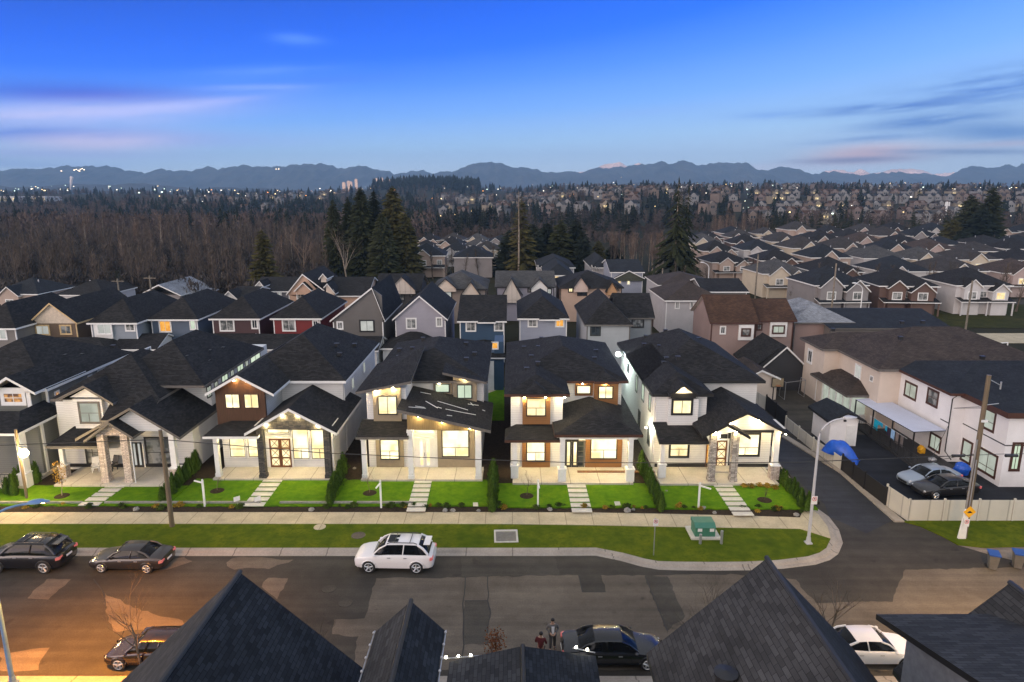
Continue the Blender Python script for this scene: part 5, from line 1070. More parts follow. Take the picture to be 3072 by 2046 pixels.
# ------------------------------------------------------------------ houses to the right of the lane
def rhouse():
    brick = M['white_stucco']; bt = M['brown_trim']
    h = thing('house', 'white stucco house with brown eaves and brown window frames at the right edge', 'house', (38, 50, 0))
    e0, e1, e2, e3 = gq('y', 505, 5, 6.3), gq('y', 1385, 395, 6.3), gq('y', 1550, 395, 6.3), gq('y', 2110, 625, 6.3)
    ax, ay, by = e1.x + .55, e1.y + .5, e0.y; bx, cy_ = e2.x + .55, e3.y + .5
    wl = MB(); wl.box(ax, ay, 0, 56, by - .4, 6.2); wl.box(bx, cy_, 0, 56, ay, 6.2); wl.build('wall', brick, h)
    rf = MB(); hip(rf, e1.x, 57, e1.y, e0.y, 6.3, .25, axis='x'); hip(rf, e2.x, 57, e3.y, e0.y - 2, 6.3, .28, axis='x', th=.45); rf.build('roof', RS(M['roof_navy'], bt, bt), h)
    vents(h, [((44, 62, 7.6), 0), ((47, 57, 8.2), 0), ((50, 55, 8.), 0), ((45, 53.5, 7.4), 0)])
    def ws(X, y1, y0, z0, z1, p, mull=(('v', .5),)): window(h, (X, y1, z0), y1 - y0, z1 - z0, M[p], trim=bt, sash=bt, mull=mull, casing=.14, r=(0, -1, 0))
    def fromy(X, x0, y0, x1, y1):
        a = AX(*q('y', x0, (y0 + y1) / 2), X); b = AX(*q('y', x1, (y0 + y1) / 2), X); return a, b
    for X, (x0, yt, x1, yb), p, mu in ((ax, (848, 345, 975, 375), 'lit_dim', (('v', .45),)), (ax, (1112, 430, 1228, 455), 'blind', (('h', .5),)), (ax, (1140, 955, 1255, 985), 'lit_dim', (('v', .5),)), (bx, (1775, 690, 1895, 720), 'lit_dim', (('h', .4),)), (bx, (1520, 1060, 1620, 1090), 'lit_dim', (('h', .3),)), (bx, (1690, 1180, 1915, 1220), 'lit_dim', (('v', .55), ('h', .3)))):
        a = AX(*q('y', x0, yt), X); b = AX(*q('y', x1, yb), X); hh = 1.25 if X == ax else 1.7; zc = (a.z + b.z) / 2
        if X == bx and x0 > 1760: hh = 1.5
        ws(X, a.y, b.y, zc - hh / 2, zc + hh / 2, p, mu)
    window(h, (bx + .7, cy_, 1.5), .55, 2.1, M['lit_green'], trim=bt, casing=.16); window(h, (bx + 1.5, cy_, 4.7), 1.2, .9, M['lit_dim'], trim=bt, casing=.14)
    gutterpipe(h, [(ax + .3, ay - .08, 6.), (ax - .08, ay - .08, 5.7), (ax - .08, ay - .08, 1.), (ax - .08, ay - 1., .6)], M['black'])
    bl = MB(); bl.box(bx - .03, cy_ - .03, 3.45, 56, ay, 3.53); bl.box(ax - .03, ay, 3.45, ax, ay + 1.2, 3.53); bl.build('band_trim', M['black'], h)
    # patio roof on posts along the lane side
    pg = thing('patio_cover', 'white corrugated patio roof on black posts beside the white stucco house', 'patio cover', (ax - 1.5, 60, 0))
    n0, n1, f0, f1 = gq('y', 1325, 828, 2.9), gq('y', 945, 845, 2.75), gq('y', 580, 435, 2.9), gq('y', 262, 462, 2.75)
    pm = MB(); pm.slab([n1, n0, f0, f1], .07, 0, 1, 0); pm.build('roof_sheet', [siding('ribbed_sheet', srgb(205, 212, 232), .3, True), M['black']], pg)
    for k in range(4):
        p = n1.lerp(f1, k / 3); m_ = MB(); m_.box(p.x + .02, p.y - .05, .05, p.x + .12, p.y + .05, 2.72); m_.build('post', M['black'], pg)
    rl = thing('patio_railing', 'black metal railing around the raised patio under the white patio roof', 'railing', (n1.x, 58, 0)); rm = MB(); L = n1.lerp(f1, .86).y - n1.y
    for k in range(26): y = n1.y - 1.8 + k * (L + 1.8) / 25; rm.tube([(n1.x - .45, y, .1), (n1.x - .45, y, 1.25)], .03 if k % 5 == 0 else .014, 4)
    for z in (1.25, .35): rm.tube([(n1.x - .45, n1.y - 1.8, z), (n1.x - .45, n1.y + L, z)], .03, 5)
    rm.build('balusters', M['black'], rl)
    dk = MB(); dk.box(n1.x - .5, n1.y - 1.9, .02, ax - .02, f1.y, .22); tag(dk.build('patio_deck', plain('dark_deck', (.03, .03, .032, 1), .7)), 'raised concrete patio under the white patio roof', 'patio')
    cl = thing('clothes_line', 'washing line hung between patio posts with towels and clothes', 'clothes line', (n1.x, 58, 0)); m_ = MB(); A, B = Vector((n1.x - .2, n1.lerp(f1, .05).y, 1.95)), Vector((n1.x - .2, f1.y - 2.5, 1.95)); m_.tube([A, B], .012, 4); m_.build('cord', M['white'], cl)
    for y_, wd, hg, col, nm, lb in ((.9, .5, .7, (215, 205, 200), 'towel', 'pale towel at the far end of the washing line'), (.75, .7, 1.0, (20, 180, 215), 'towel', 'large turquoise towel on the washing line'), (.62, .8, .4, (25, 170, 210), 'towel', 'folded turquoise cloth beside the large towel'), (.5, .35, .5, (30, 160, 200), 'cloth', 'small teal cloth on the washing line'), (.3, .6, .9, (150, 190, 230), 'shirt', 'pale blue shirt at the near end of the washing line'), (.2, .45, 1.0, (120, 112, 110), 'trousers', 'grey trousers on the washing line'), (.08, .45, 1.0, (105, 98, 96), 'trousers', 'darker grey trousers nearest the white stucco house corner'), (.42, .5, .8, (46, 34, 58), 'jacket', 'dark purple jacket on the washing line')):
        p = A.lerp(B, y_); m_ = MB()
        for k in range(4): m_.obox((p.x - .02 + .015 * (k % 2), p.y + k * wd / 4, p.z - hg + .05 * (k % 3)), (.02, 0, 0), (0, wd / 4, 0), (0, 0, hg - .05 * (k % 3)))
        tag(m_.build(nm, plain('cloth_' + str(col), srgb(*col), .9)), lb, nm)
    return h
rhouse()
def bhouse():
    h = thing('house', 'beige stucco house with a broad taupe hip roof and a hipped sunroom beyond the lane', 'house', (36, 64, 0))
    a, b = gq('r', 445, 298, 6.3), gq('r', 910, 487, 6.3); w_ = MB(); x0 = b.x + .5
    w_.box(x0, b.y + .5, 0, 52, a.y - .4, 6.2); w_.box(a.x + .5, a.y - 5.5, 0, 45, a.y - .5, 6.2); w_.build('wall', M['cream_stucco'], h)
    rf = MB(); hip(rf, b.x, 53, b.y, a.y - 1, 6.3, .42, axis='x'); hip(rf, a.x, 48, a.y - 6, a.y, 6.3, .42, axis='x')
    s0, s1 = gq('r', 512, 508, 3.1), gq('r', 752, 640, 3.1); s2 = gq('r', 930, 632, 3.1); hip(rf, s0.x - .1, s2.x + 1.5, s1.y, s0.y, 3.1, .5)
    rf.build('roof', RS(M['roof_taupe'], M['grey_trim'], M['soffit']), h)
    sr = MB(); 
    for k in range(6): y = s1.y + .4 + k * (s0.y - s1.y - .8) / 5; sr.box(s0.x + .5, y - .06, .1, s0.x + .62, y + .06, 3.0)
    sr.box(s0.x + .5, s1.y + .3, .1, s2.x + 1, s1.y + .42, 1.0); sr.box(s0.x + .5, s1.y + .3, 2.8, s2.x + 1, s1.y + .42, 3.0); sr.build('sunroom_frame', M['white'], h)
    g = MB(); g.box(s0.x + .7, s1.y + .5, .1, s2.x + 1, s0.y - .4, 2.9); g.build('sunroom_glazing', M['lit_dim'], h)
    window(h, (a.x + .5, a.y - 1.6, 3.9), .9, 1.3, M['glass'], casing=.2, r=(0, -1, 0)); window(h, (x0, b.y + 5.2, 4.2), 1.1, 1.3, M['lit_pale'], casing=.1, r=(0, -1, 0)); window(h, (x0, b.y + 2.2, 4.6), .5, .5, M['glass'], casing=.06, r=(0, -1, 0))
    vents(h, [((39, 67, 8.4), 0), ((41, 70.5, 9.3), 0), ((43, 70.2, 9.4), 0), ((36, 75, 7.6), 0)])
bhouse()
phouse('mauve house with a pale grey-blue hip roof beyond the beige house', 'o', 965, 1340, 578, (1130, 455), 'hip', mauve, M['roof_pale'], [], zE=5.6, depth=12, trim=M['grey_trim'])
phouse('long low house with a black hip roof behind the beige house', 'o', 1180, 1930, 612, (1600, 492), 'side', sid('grey_siding_a', (120, 116, 112)), M['roof_navy'], [], zE=5.2, depth=15, trim=M['grey_trim'])
g = thing('garage', 'charcoal garage with a white-edged front gable beside the brown-roofed house', 'garage', gq('r', 330, 520, 0))
Y = gq('r', 330, 470, 3.).y; p, l, r_ = aq('r', 372, 352, Y), aq('r', 225, 476, Y), aq('r', 470, 445, Y)
rf = MB(); gable(rf, l.x, 2 * p.x - l.x, Y, Y + 8, l.z, p.z); pl2 = aq('r', 100, 408, Y + 5)
rf.slab([(pl2.x, Y + 1, l.z - .3), (p.x - .5, Y + 1, p.z - .4), (p.x - .5, Y + 8, p.z - .4), (pl2.x, Y + 8, l.z - .3)], .2, 0, 3, 2); rf.build('roof', RS(M['roof']) + [M['black']], g)
w_ = MB(); w_.prism([(l.x + .3, Y + .4, 0), (2 * p.x - l.x - .3, Y + .4, 0), (2 * p.x - l.x - .3, Y + .4, l.z), (p.x, Y + .4, p.z - .25), (l.x + .3, Y + .4, l.z)], (0, 7, 0)); w_.build('wall', sid('charcoal_siding', (52, 54, 58)), g)
g = thing('garage', 'small cream garage with a grey roof behind the corner house and the basketball hoop', 'garage', gq('r', 250, 665, 0)); Y = gq('r', 240, 665, 0).y
p, l, r_ = aq('r', 220, 486, Y), aq('r', 112, 540, Y), aq('r', 330, 535, Y); rf = MB(); gable(rf, l.x, r_.x, Y - .3, Y + 6, l.z, p.z, r_.z, p.x); rf.build('roof', RS(M['roof_taupe']), g)
w_ = MB(); w_.prism([(l.x + .3, Y, 0), (r_.x - .3, Y, 0), (r_.x - .3, Y, r_.z), (p.x, Y, p.z - .2), (l.x + .3, Y, l.z)], (0, 5.6, 0)); w_.build('wall', M['cream_stucco'], g)
sh = thing('shed', 'white garden shed with a black gable roof and a white door behind the pale fence', 'shed', (30, 60, 0))
a, b = gq('r', 545, 880, .05), gq('r', 760, 935, .05); Yf = min(a.y, b.y); X0, X1 = a.x, b.x + .2; Yb = Yf + 3.6; zc = ZZ('r', 660, 745, Yf)
w_ = MB(); w_.prism([(X0, Yf, 0), (X1, Yf, 0), (X1, Yf, zc - .5), ((X0 + X1) / 2, Yf, zc), (X0, Yf, zc - .5)], (0, 3.6, 0)); w_.build('wall', M['white_stucco'], sh)
rf = MB(); gable(rf, X0 - .45, X1 + .5, Yf - .5, Yb + .3, zc - .55, zc + .3); rf.build('roof', RS(M['roof_navy'], M['black'], M['dark_soffit']), sh)
d = MB(); d.box(X1 - 1.0, Yf - .06, .1, X1 - .2, Yf + .01, 2.); d.build('door', M['white'], sh); d = MB(); d.box((X0 + X1) / 2 - .1, Yf - .15, zc - .75, (X0 + X1) / 2 + .1, Yf, zc - .6); d.build('wall_light', M['black'], sh)
# ------------------------------------------------------------------ roofs in front of the camera, on the near side of the street
GN = 'near houses below the camera'
def near(label, Y, apex, left, right, yb, roofm, wallm, rr=None, cut=None):
    p, l, r_ = AT(*apex, Y), AT(*left, Y), AT(*right, Y)
    h = thing('house', label, 'house', (p.x, Y - 1, 0)); rf = MB()
    def ext(a, b, k): return Vector((a.x + (b.x - a.x) * k, Y, a.z + (b.z - a.z) * k))
    l = ext(p, l, cut[0] if cut else 1); r_ = ext(p, r_, cut[1] if cut else 1)
    rf.slab([(l.x, Y, l.z), (p.x, Y, p.z), (p.x, yb, p.z), (l.x, yb, l.z)], .22, 0, 1, 2); rf.slab([(p.x, Y, p.z), (r_.x, Y, r_.z), (r_.x, yb, r_.z), (p.x, yb, p.z)], .22, 3, 1, 2)  # right slope takes the copy with shade in its colour
    rf.tube([(p.x, Y + .02, p.z + .02), (p.x, yb, p.z + .02)], .09, 6, 1)
    rf.build('roof', [roofm, M['black'], M['dark_soffit'], rr or roofm], h)
    wl = MB(); kz = lambda x: p.z - .24 - ((p.z - l.z) / (p.x - l.x) * (p.x - x) if x < p.x else (p.z - r_.z) / (r_.x - p.x) * (x - p.x)); a, b = l.x + .4, r_.x - .4
    wl.prism([(a, Y - .5, .2), (b, Y - .5, .2), (b, Y - .5, kz(b)), (p.x, Y - .5, kz(p.x)), (a, Y - .5, kz(a))], (0, yb - Y + .8, 0)); wl.build('wall', wallm, h)
    return h, p, l, r_
gs = sid('grey_siding_near', (120, 120, 122))
h, p, l, r_ = near('large near house with a steep black gable roof at the bottom left', 22, (720, 1717), (597, 1830), (1077, 1995), 6, M['roof_near'], gs, M['roof_near_shaded'], cut=(3.2, 1.05))
h2, p2, l2, r2 = near('narrow near gable with a black roof and gutter lights at the bottom centre', 21.5, (1233, 1803), (1129, 1893), (1334, 1891), 6, M['roof_near'], gs, M['roof_near_shaded'])
h3, p3, l3, r3 = near('low near porch roof with a round vent, bottom centre, left of the black sedan', 24, (1568, 1938), (1348, 1985), (1787, 1968), 8, M['roof_near'], gs, M['roof_near_shaded'])
h4, p4, l4, r4 = near('large near house with a steep shingled roof and round vent at the bottom right', 21, (2300, 1675), (1940, 1958), (2420, 1800), 5, M['roof_near'], gs, M['roof_near_shaded'], cut=(1, 2.2))
m_ = MB(); v = aq('e', 1105, 945, 19.0); kz = (p4.z - l4.z) / (p4.x - l4.x)
vx = p4.x - 2.3; vz = p4.z - 2.3 * kz; m_.lathe((vx, 17.6, vz - .1), [(.3, 0), (.3, .42), (.36, .42), (.36, .5), (.02, .56)], 14); m_.build('roof_vent', M['black'], h4)
m_ = MB(); m_.lathe((p3.x + 1.0, 20.8, p3.z - .55), [(.26, 0), (.26, .38), (.33, .4), (.3, .48), (.02, .52)], 14); m_.build('roof_vent', M['metal'], h3)
h5, p5, l5, r5 = near('near house with a steep dark roof at the far bottom right corner', 21, (3030, 1749), (2868, 1868), (3190, 1868), 6, M['roof_near'], gs, M['roof_near_shaded'], cut=(2.2, 1.4))
h6 = thing('house', 'low black-roofed near house with a pale grey side wall at the bottom right', 'house', (13, 20, 0))
a, b = AT(2629, 1842, 20.5), AT(2940, 2046, 15.5); k6 = (b.z - a.z) / 5; zr6 = lambda y: a.z + k6 * (20.5 - y)
rf = MB(); rf.slab([(a.x, 20.5, a.z), (b.x, 15.5, b.z), (b.x + .2, 11, zr6(11)), (24, 11, zr6(11)), (24, 20.5, a.z)], .2); rf.build('roof', [M['roof_near'], M['black'], M['dark_soffit']], h6)
wl = MB(); wl.prism([(a.x + .75, 19.9, .2), (a.x + .75, 19.9, zr6(19.9) - .24), (a.x + .75, 11.2, zr6(11.2) - .24), (a.x + .75, 11.2, .2)], (10, 0, 0)); wl.build('wall', plain('pale_grey_wall', srgb(150, 155, 165), .7), h6)
# garland of roof-edge bulbs on the narrow gable and the porch roof
gb = MB()
def garland(name, label, pts, n, on):
    t_ = thing(name, label, 'light string', pts[0]); m_ = MB(); m_.tube(pts, .025, 5); m_.build('gutter_clip_rail', M['metal'], t_)
    A, B = Vector(pts[0]), Vector(pts[-1])
    for k in range(n):
        p_ = A.lerp(B, (k + .3) / n); b_ = MB(); b_.blob((p_.x, p_.y, p_.z + .07), .05, R, 7, 5, 0); b_.build('bulb', M['pot'] if k in on else M['lamp_grey'], t_)
garland('light_string', 'roof-edge light string on the left gutter of the narrow near gable', [(l2.x - .05, 21.5, l2.z), (l2.x - .05, 7, l2.z)], 22, ())
garland('light_string', 'roof-edge light string on the right gutter of the narrow near gable', [(r2.x + .05, 21.5, r2.z), (r2.x + .05, 7, r2.z)], 22, ())
garland('light_string', 'lit roof-edge lights left of the low near porch roof', [(l3.x - .3, 24.2, l3.z - .02), (l3.x + 1.2, 24.2, l3.z + .12)], 3, (0, 1, 2))
garland('light_string', 'two lit roof-edge lights above the black sedan', [(r3.x - .9, 24.2, r3.z + .22), (r3.x, 24.2, r3.z)], 2, (0, 1))
# ------------------------------------------------------------------ vehicles
def carpaint(name, c, rough=.25, coat=.6):
    t = NT(name); t.col(c); t.rough(rough); t.b.inputs['Coat Weight'].default_value = coat; t.b.inputs['Coat Roughness'].default_value = .06; t.b.inputs['Metallic'].default_value = .25 if sum(c[:3]) < 1.5 else .0; return t.m
def smooth_angle(o, deg=38):
    o.data.polygons.foreach_set('use_smooth', [True] * len(o.data.polygons)); o.data.set_sharp_from_angle(angle=math.radians(deg)); return o
def loft(mb, secs, mi=0, caps=True):
    n = len(secs[0]); base = len(mb.v)
    for s_ in secs: mb.v += [tuple(p) for p in s_]
    for i in range(len(secs) - 1):
        for k in range(n):
            k2 = (k + 1) % n; mb.f.append((base + i * n + k, base + (i + 1) * n + k, base + (i + 1) * n + k2, base + i * n + k2)); mb.m.append(mi)
    if caps:
        mb.f.append(tuple(base + k for k in range(n))); mb.m.append(mi); mb.f.append(tuple(base + (len(secs) - 1) * n + k for k in range(n))[::-1]); mb.m.append(mi)
def sect(x, w_, z0, zt, crown=.03, shoulder=.12):
    h_ = [(w_ * .80, z0), (w_ * .955, z0 + .10), (w_, z0 + (zt - z0) * .45), (w_ * .985, zt - shoulder), (w_ * .93, zt - .03), (w_ * .6, zt + crown * .7)]
    return [(x, a, b) for a, b in h_] + [(x, 0, zt + crown)] + [(x, -a, b) for a, b in h_[::-1]]
TL = glow('tail_lamp', (1, .03, .02, 1), .25)
def car(label, kind, paint, loc, rz, cat=None, rails=False, plate=True):
    L, W_, Hh = {'suv': (4.9, 1.98, 1.84), 'sedan': (4.75, 1.84, 1.43), 'limo': (5.15, 1.9, 1.47), 'hatch': (4.4, 1.8, 1.46)}[kind]
    suv = kind == 'suv'; w2 = W_ / 2; g = .24 if suv else .19; r = .40 if suv else .335; f = L / 2
    zh, zb, zd = (1.12, 1.20, 1.20) if suv else (.84, .95, 1.0)
    h = thing('parked_car', label, cat or 'car', loc, rz, 'cars parked along the street')
    fx, rx = f - .95, -f + .98 if suv else -f + 1.05
    bd = MB(); K = L / 4.8
    prof = [(f - .0, .66, .35 + g, zh - .35), (f - .06, .80, g + .06, zh - .24), (f - .22, .90, g, zh - .13), (f - .6, .965, g, zh - .04), (f - 1.0, .99, g, zh), (f - 1.35 * K, 1, g, zb - .04), (.35, 1, g, zb), (-.5, 1, g, zb + .01), (-f + 1.3 * K, 1, g, zd), (-f + .75, .985, g, zd + (.0 if suv else .03)), (-f + .3, .94, g + .02, zd - .01), (-f + .08, .88, g + .08, zd - .09), (-f, .78, g + .2, zd - .28)]
    loft(bd, [sect(x, w2 * a, z0, zt) for x, a, z0, zt in prof])
    body = smooth_angle(bd.build('body', paint, h, local=True))
    # cabin: glass volume with a painted roof and pillars
    wsb, wst, rwt, rwb = (f - 1.18 * K, f - 1.98 * K, -f + .95, -f + .26) if suv else ((f - 1.35 * K, f - 2.1 * K, -f + 1.55 * K, -f + .72) if kind != 'hatch' else (f - 1.2, f - 1.95, -f + .95, -f + .3))
    zr = Hh
    def gs_(x, wb, wt, zb_, zt): return [(x, wb, zb_), (x, (wb + wt) / 2 + .03, (zb_ + zt) / 2), (x, wt, zt), (x, 0, zt + .02), (x, -wt, zt), (x, -(wb + wt) / 2 - .03, (zb_ + zt) / 2), (x, -wb, zb_)]
    xs_ = [wsb, wsb + (wst - wsb) * .5, wst, (wst + rwt) / 2, rwt, rwt + (rwb - rwt) * .5, rwb]
    zt_ = [zb + .0, zb + (zr - zb) * .56, zr - .07, zr - .035, zr - .06, zb + (zr - zb) * .55, zb + .03]
    gm_ = MB(); loft(gm_, [gs_(x, w2 * (.86 if 0 < i < 6 else .80), w2 * (.66 if 1 < i < 5 else .72), zb - .05, z) for i, (x, z) in enumerate(zip(xs_, zt_))])
    smooth_angle(gm_.build('windows', M['carglass'], h, local=True), 50)
    rm = MB(); rx0, rx1 = wst + .06, rwt - .06
    rs = []
    for i in range(5):
        x = rx0 + (rx1 - rx0) * i / 4; cz = zr - .055 + .045 * math.sin(math.pi * (i + .6) / 5); wr = w2 * .71
        rs.append([(x, wr, cz - .05), (x, wr * .92, cz), (x, 0, cz + .03), (x, -wr * .92, cz), (x, -wr, cz - .05), (x, 0, cz - .06)])
    loft(rm, rs)
    for s_ in (1, -1):
        bw = w2 * .865; tw = w2 * .70
        rm.tube([(wsb, s_ * w2 * .84, zb - .02), ((wsb + wst) / 2, s_ * w2 * .775, (zb + zr) / 2 + .03), (wst, s_ * tw, zr - .085)], .045, 6)
        rm.tube([((wst + rwt) / 2 - .05, s_ * bw, zb - .02), ((wst + rwt) / 2 - .1, s_ * (bw + tw) / 2 * 1.02, (zb + zr) / 2), ((wst + rwt) / 2 - .12, s_ * tw, zr - .07)], .035, 5)
        rm.tube([(rwb + .05, s_ * w2 * .83, zb), ((rwb + rwt) / 2, s_ * w2 * .775, (zb + zr) / 2 + .04), (rwt, s_ * tw, zr - .075)], .075 if suv else .06, 6)
    smooth_angle(rm.build('roof', paint, h, local=True), 45)
    if rails:
        for s_ in (1, -1): m_ = MB(); m_.tube([(rx0 - .1, s_ * w2 * .66, zr - .02), (rx0 - .3, s_ * w2 * .66, zr + .06), (rx1 + .3, s_ * w2 * .66, zr + .05), (rx1 + .1, s_ * w2 * .66, zr - .03)], .025, 6); m_.build('roof_rail', M['black'], h, local=True)
        for x in (rx0 - .55, rx1 + .55): m_ = MB(); m_.tube([(x, w2 * .66, zr + .05), (x, -w2 * .66, zr + .05)], .022, 5); m_.build('cross_bar', M['black'], h, local=True)
        sm_ = MB(); sm_.box(rx0 - .75, -w2 * .45, zr - .02, rx0 - .1, w2 * .45, zr + .012); sm_.build('sunroof', M['carglass'], h, local=True)
    for x in (f - .93 * K, -f + 1.0 * K):
        for s_ in (1, -1):
            y = s_ * (w2 - .10); wh = MB(); ring = []
            for yy, rr, mi in ((-.11, r - .03, 0), (-.11, r, 0), (.11, r, 0), (.112, r - .04, 0), (.114, r * .70, 0)):
                ring.append([(x + rr * math.cos(t_ * math.pi / 10), y + s_ * yy, r + rr * math.sin(t_ * math.pi / 10)) for t_ in range(20)])
            loft(wh, ring, 0)
            wo = smooth_angle(wh.build('wheel', M['tyre'], h, local=True), 40)
            rmm = MB(); yo = y + s_ * .12
            for k in range(5):
                a = k * 2 * math.pi / 5 + .3; rmm.tube([(x, yo - s_ * .01, r), (x + r * .68 * math.cos(a), yo, r + r * .68 * math.sin(a))], [.06, .05], 4)
            rmm.tube([(x + r * .68 * math.cos(t_ * math.pi / 8), yo, r + r * .68 * math.sin(t_ * math.pi / 8)) for t_ in range(17)], .028, 4); rmm.build('rim', M['rim'], wo, local=True)
            am = MB(); ar = [(x + (r + .055) * math.cos(t_ * math.pi / 12), s_ * (w2 * .992), r + (r + .055) * math.sin(t_ * math.pi / 12)) for t_ in range(13)]; am.tube(ar, .035, 5)
            am.build('wheel_arch', M['black'] if suv and paint != M.get('p_white') else paint, h, local=True)
    for s_ in (1, -1):
        a = MB(); a.blob((f - .24, s_ * w2 * .70, zh - .24), .15, R, 10, 6, 0, .55); b_ = a.build('headlight', plain('headlight_lens', (.55, .56, .58, 1), .12), h, local=True)
        a = MB(); a.obox((-f + .02, s_ * w2 * .55, zd - .30), (.16, s_ * .12, 0), (0, s_ * w2 * .36, 0), (0, 0, .15)); a.build('tail_light', TL, h, local=True)
        a = MB(); a.blob((wsb - .12, s_ * (w2 + .09), zb + .04), .10, R, 8, 5, 0, .7); a.build('mirror', paint, h, local=True)
        for xx in (.25, -.75): a = MB(); a.box(xx - .1, s_ * w2 * 1.0 - .01, zb - .17, xx + .1, s_ * w2 * 1.0 + .025 * s_, zb - .13); a.build('door_handle', M['metal'], h, local=True)
    a = MB(); a.box(f - .07, -.45, g + .12, f + .01, .45, zh - .38); a.build('grille', M['black'], h, local=True)
    a = MB(); a.box(-f - .015, -.26, zd - .42, -f + .03, .26, zd - .30); a.build('number_plate', M['white'], h, local=True)
    if suv: a = MB(); a.box(-f + .22, -w2 * .55, zr - .13, -f + .62, w2 * .55, zr - .09); a.build('rear_spoiler', paint, h, local=True)
    return h
M['p_white'] = carpaint('white_paint', (.78, .76, .76, 1), .3); M['p_black'] = carpaint('black_paint', (.010, .011, .013, 1)); M['p_navy'] = carpaint('blueblack_paint', (.008, .009, .014, 1))
M['p_grey'] = carpaint('dark_grey_paint', (.024, .022, .022, 1), .3); M['p_silver'] = carpaint('silver_blue_paint', (.30, .36, .44, 1), .3); M['p_plum'] = carpaint('dark_plum_paint', (.012, .007, .011, 1))
PI = math.pi
car('white crossover parked alone at the far kerb with roof rails and glass sunroof', 'suv', M['p_white'], (-7.25, 38.75, 0), PI - .03, 'suv', True)
x = G(385, 1716).x; car('dark grey sedan parked at the far kerb behind the black suv', 'sedan', M['p_grey'], (x - .1, 38.7, 0), PI - .03)
x = G(95, 1716).x; car('black suv with roof rails at the far kerb by the left edge', 'suv', M['p_navy'], (x - .5, 38.75, 0), PI - .02, 'suv', True)
x = G(440, 1985).x; car('dark plum car under the bare tree at the near kerb, bottom left', 'hatch', M['p_plum'], (x + .35, 30.0, 0), PI)
x = G(1835, 1965).x; car('glossy black sedan beside the two people at the near kerb', 'limo', M['p_black'], (x, 30.05, 0), 0)
x = G(2585, 1955).x; car('white sedan half hidden by the near roofs at the bottom right', 'sedan', M['p_white'], (x, 30.1, 0), 0)
p = gq('r', 1215, 1165, .02); car('silver-blue sedan parked beside the white stucco house behind the pale fence', 'sedan', M['p_silver'], (p.x, p.y + .4, .02), PI + .18)
p = gq('r', 1320, 1235, .02); car('dark car with a black top behind the pale corner fence', 'sedan', M['p_grey'], (p.x, p.y + .55, .02), PI + .12)
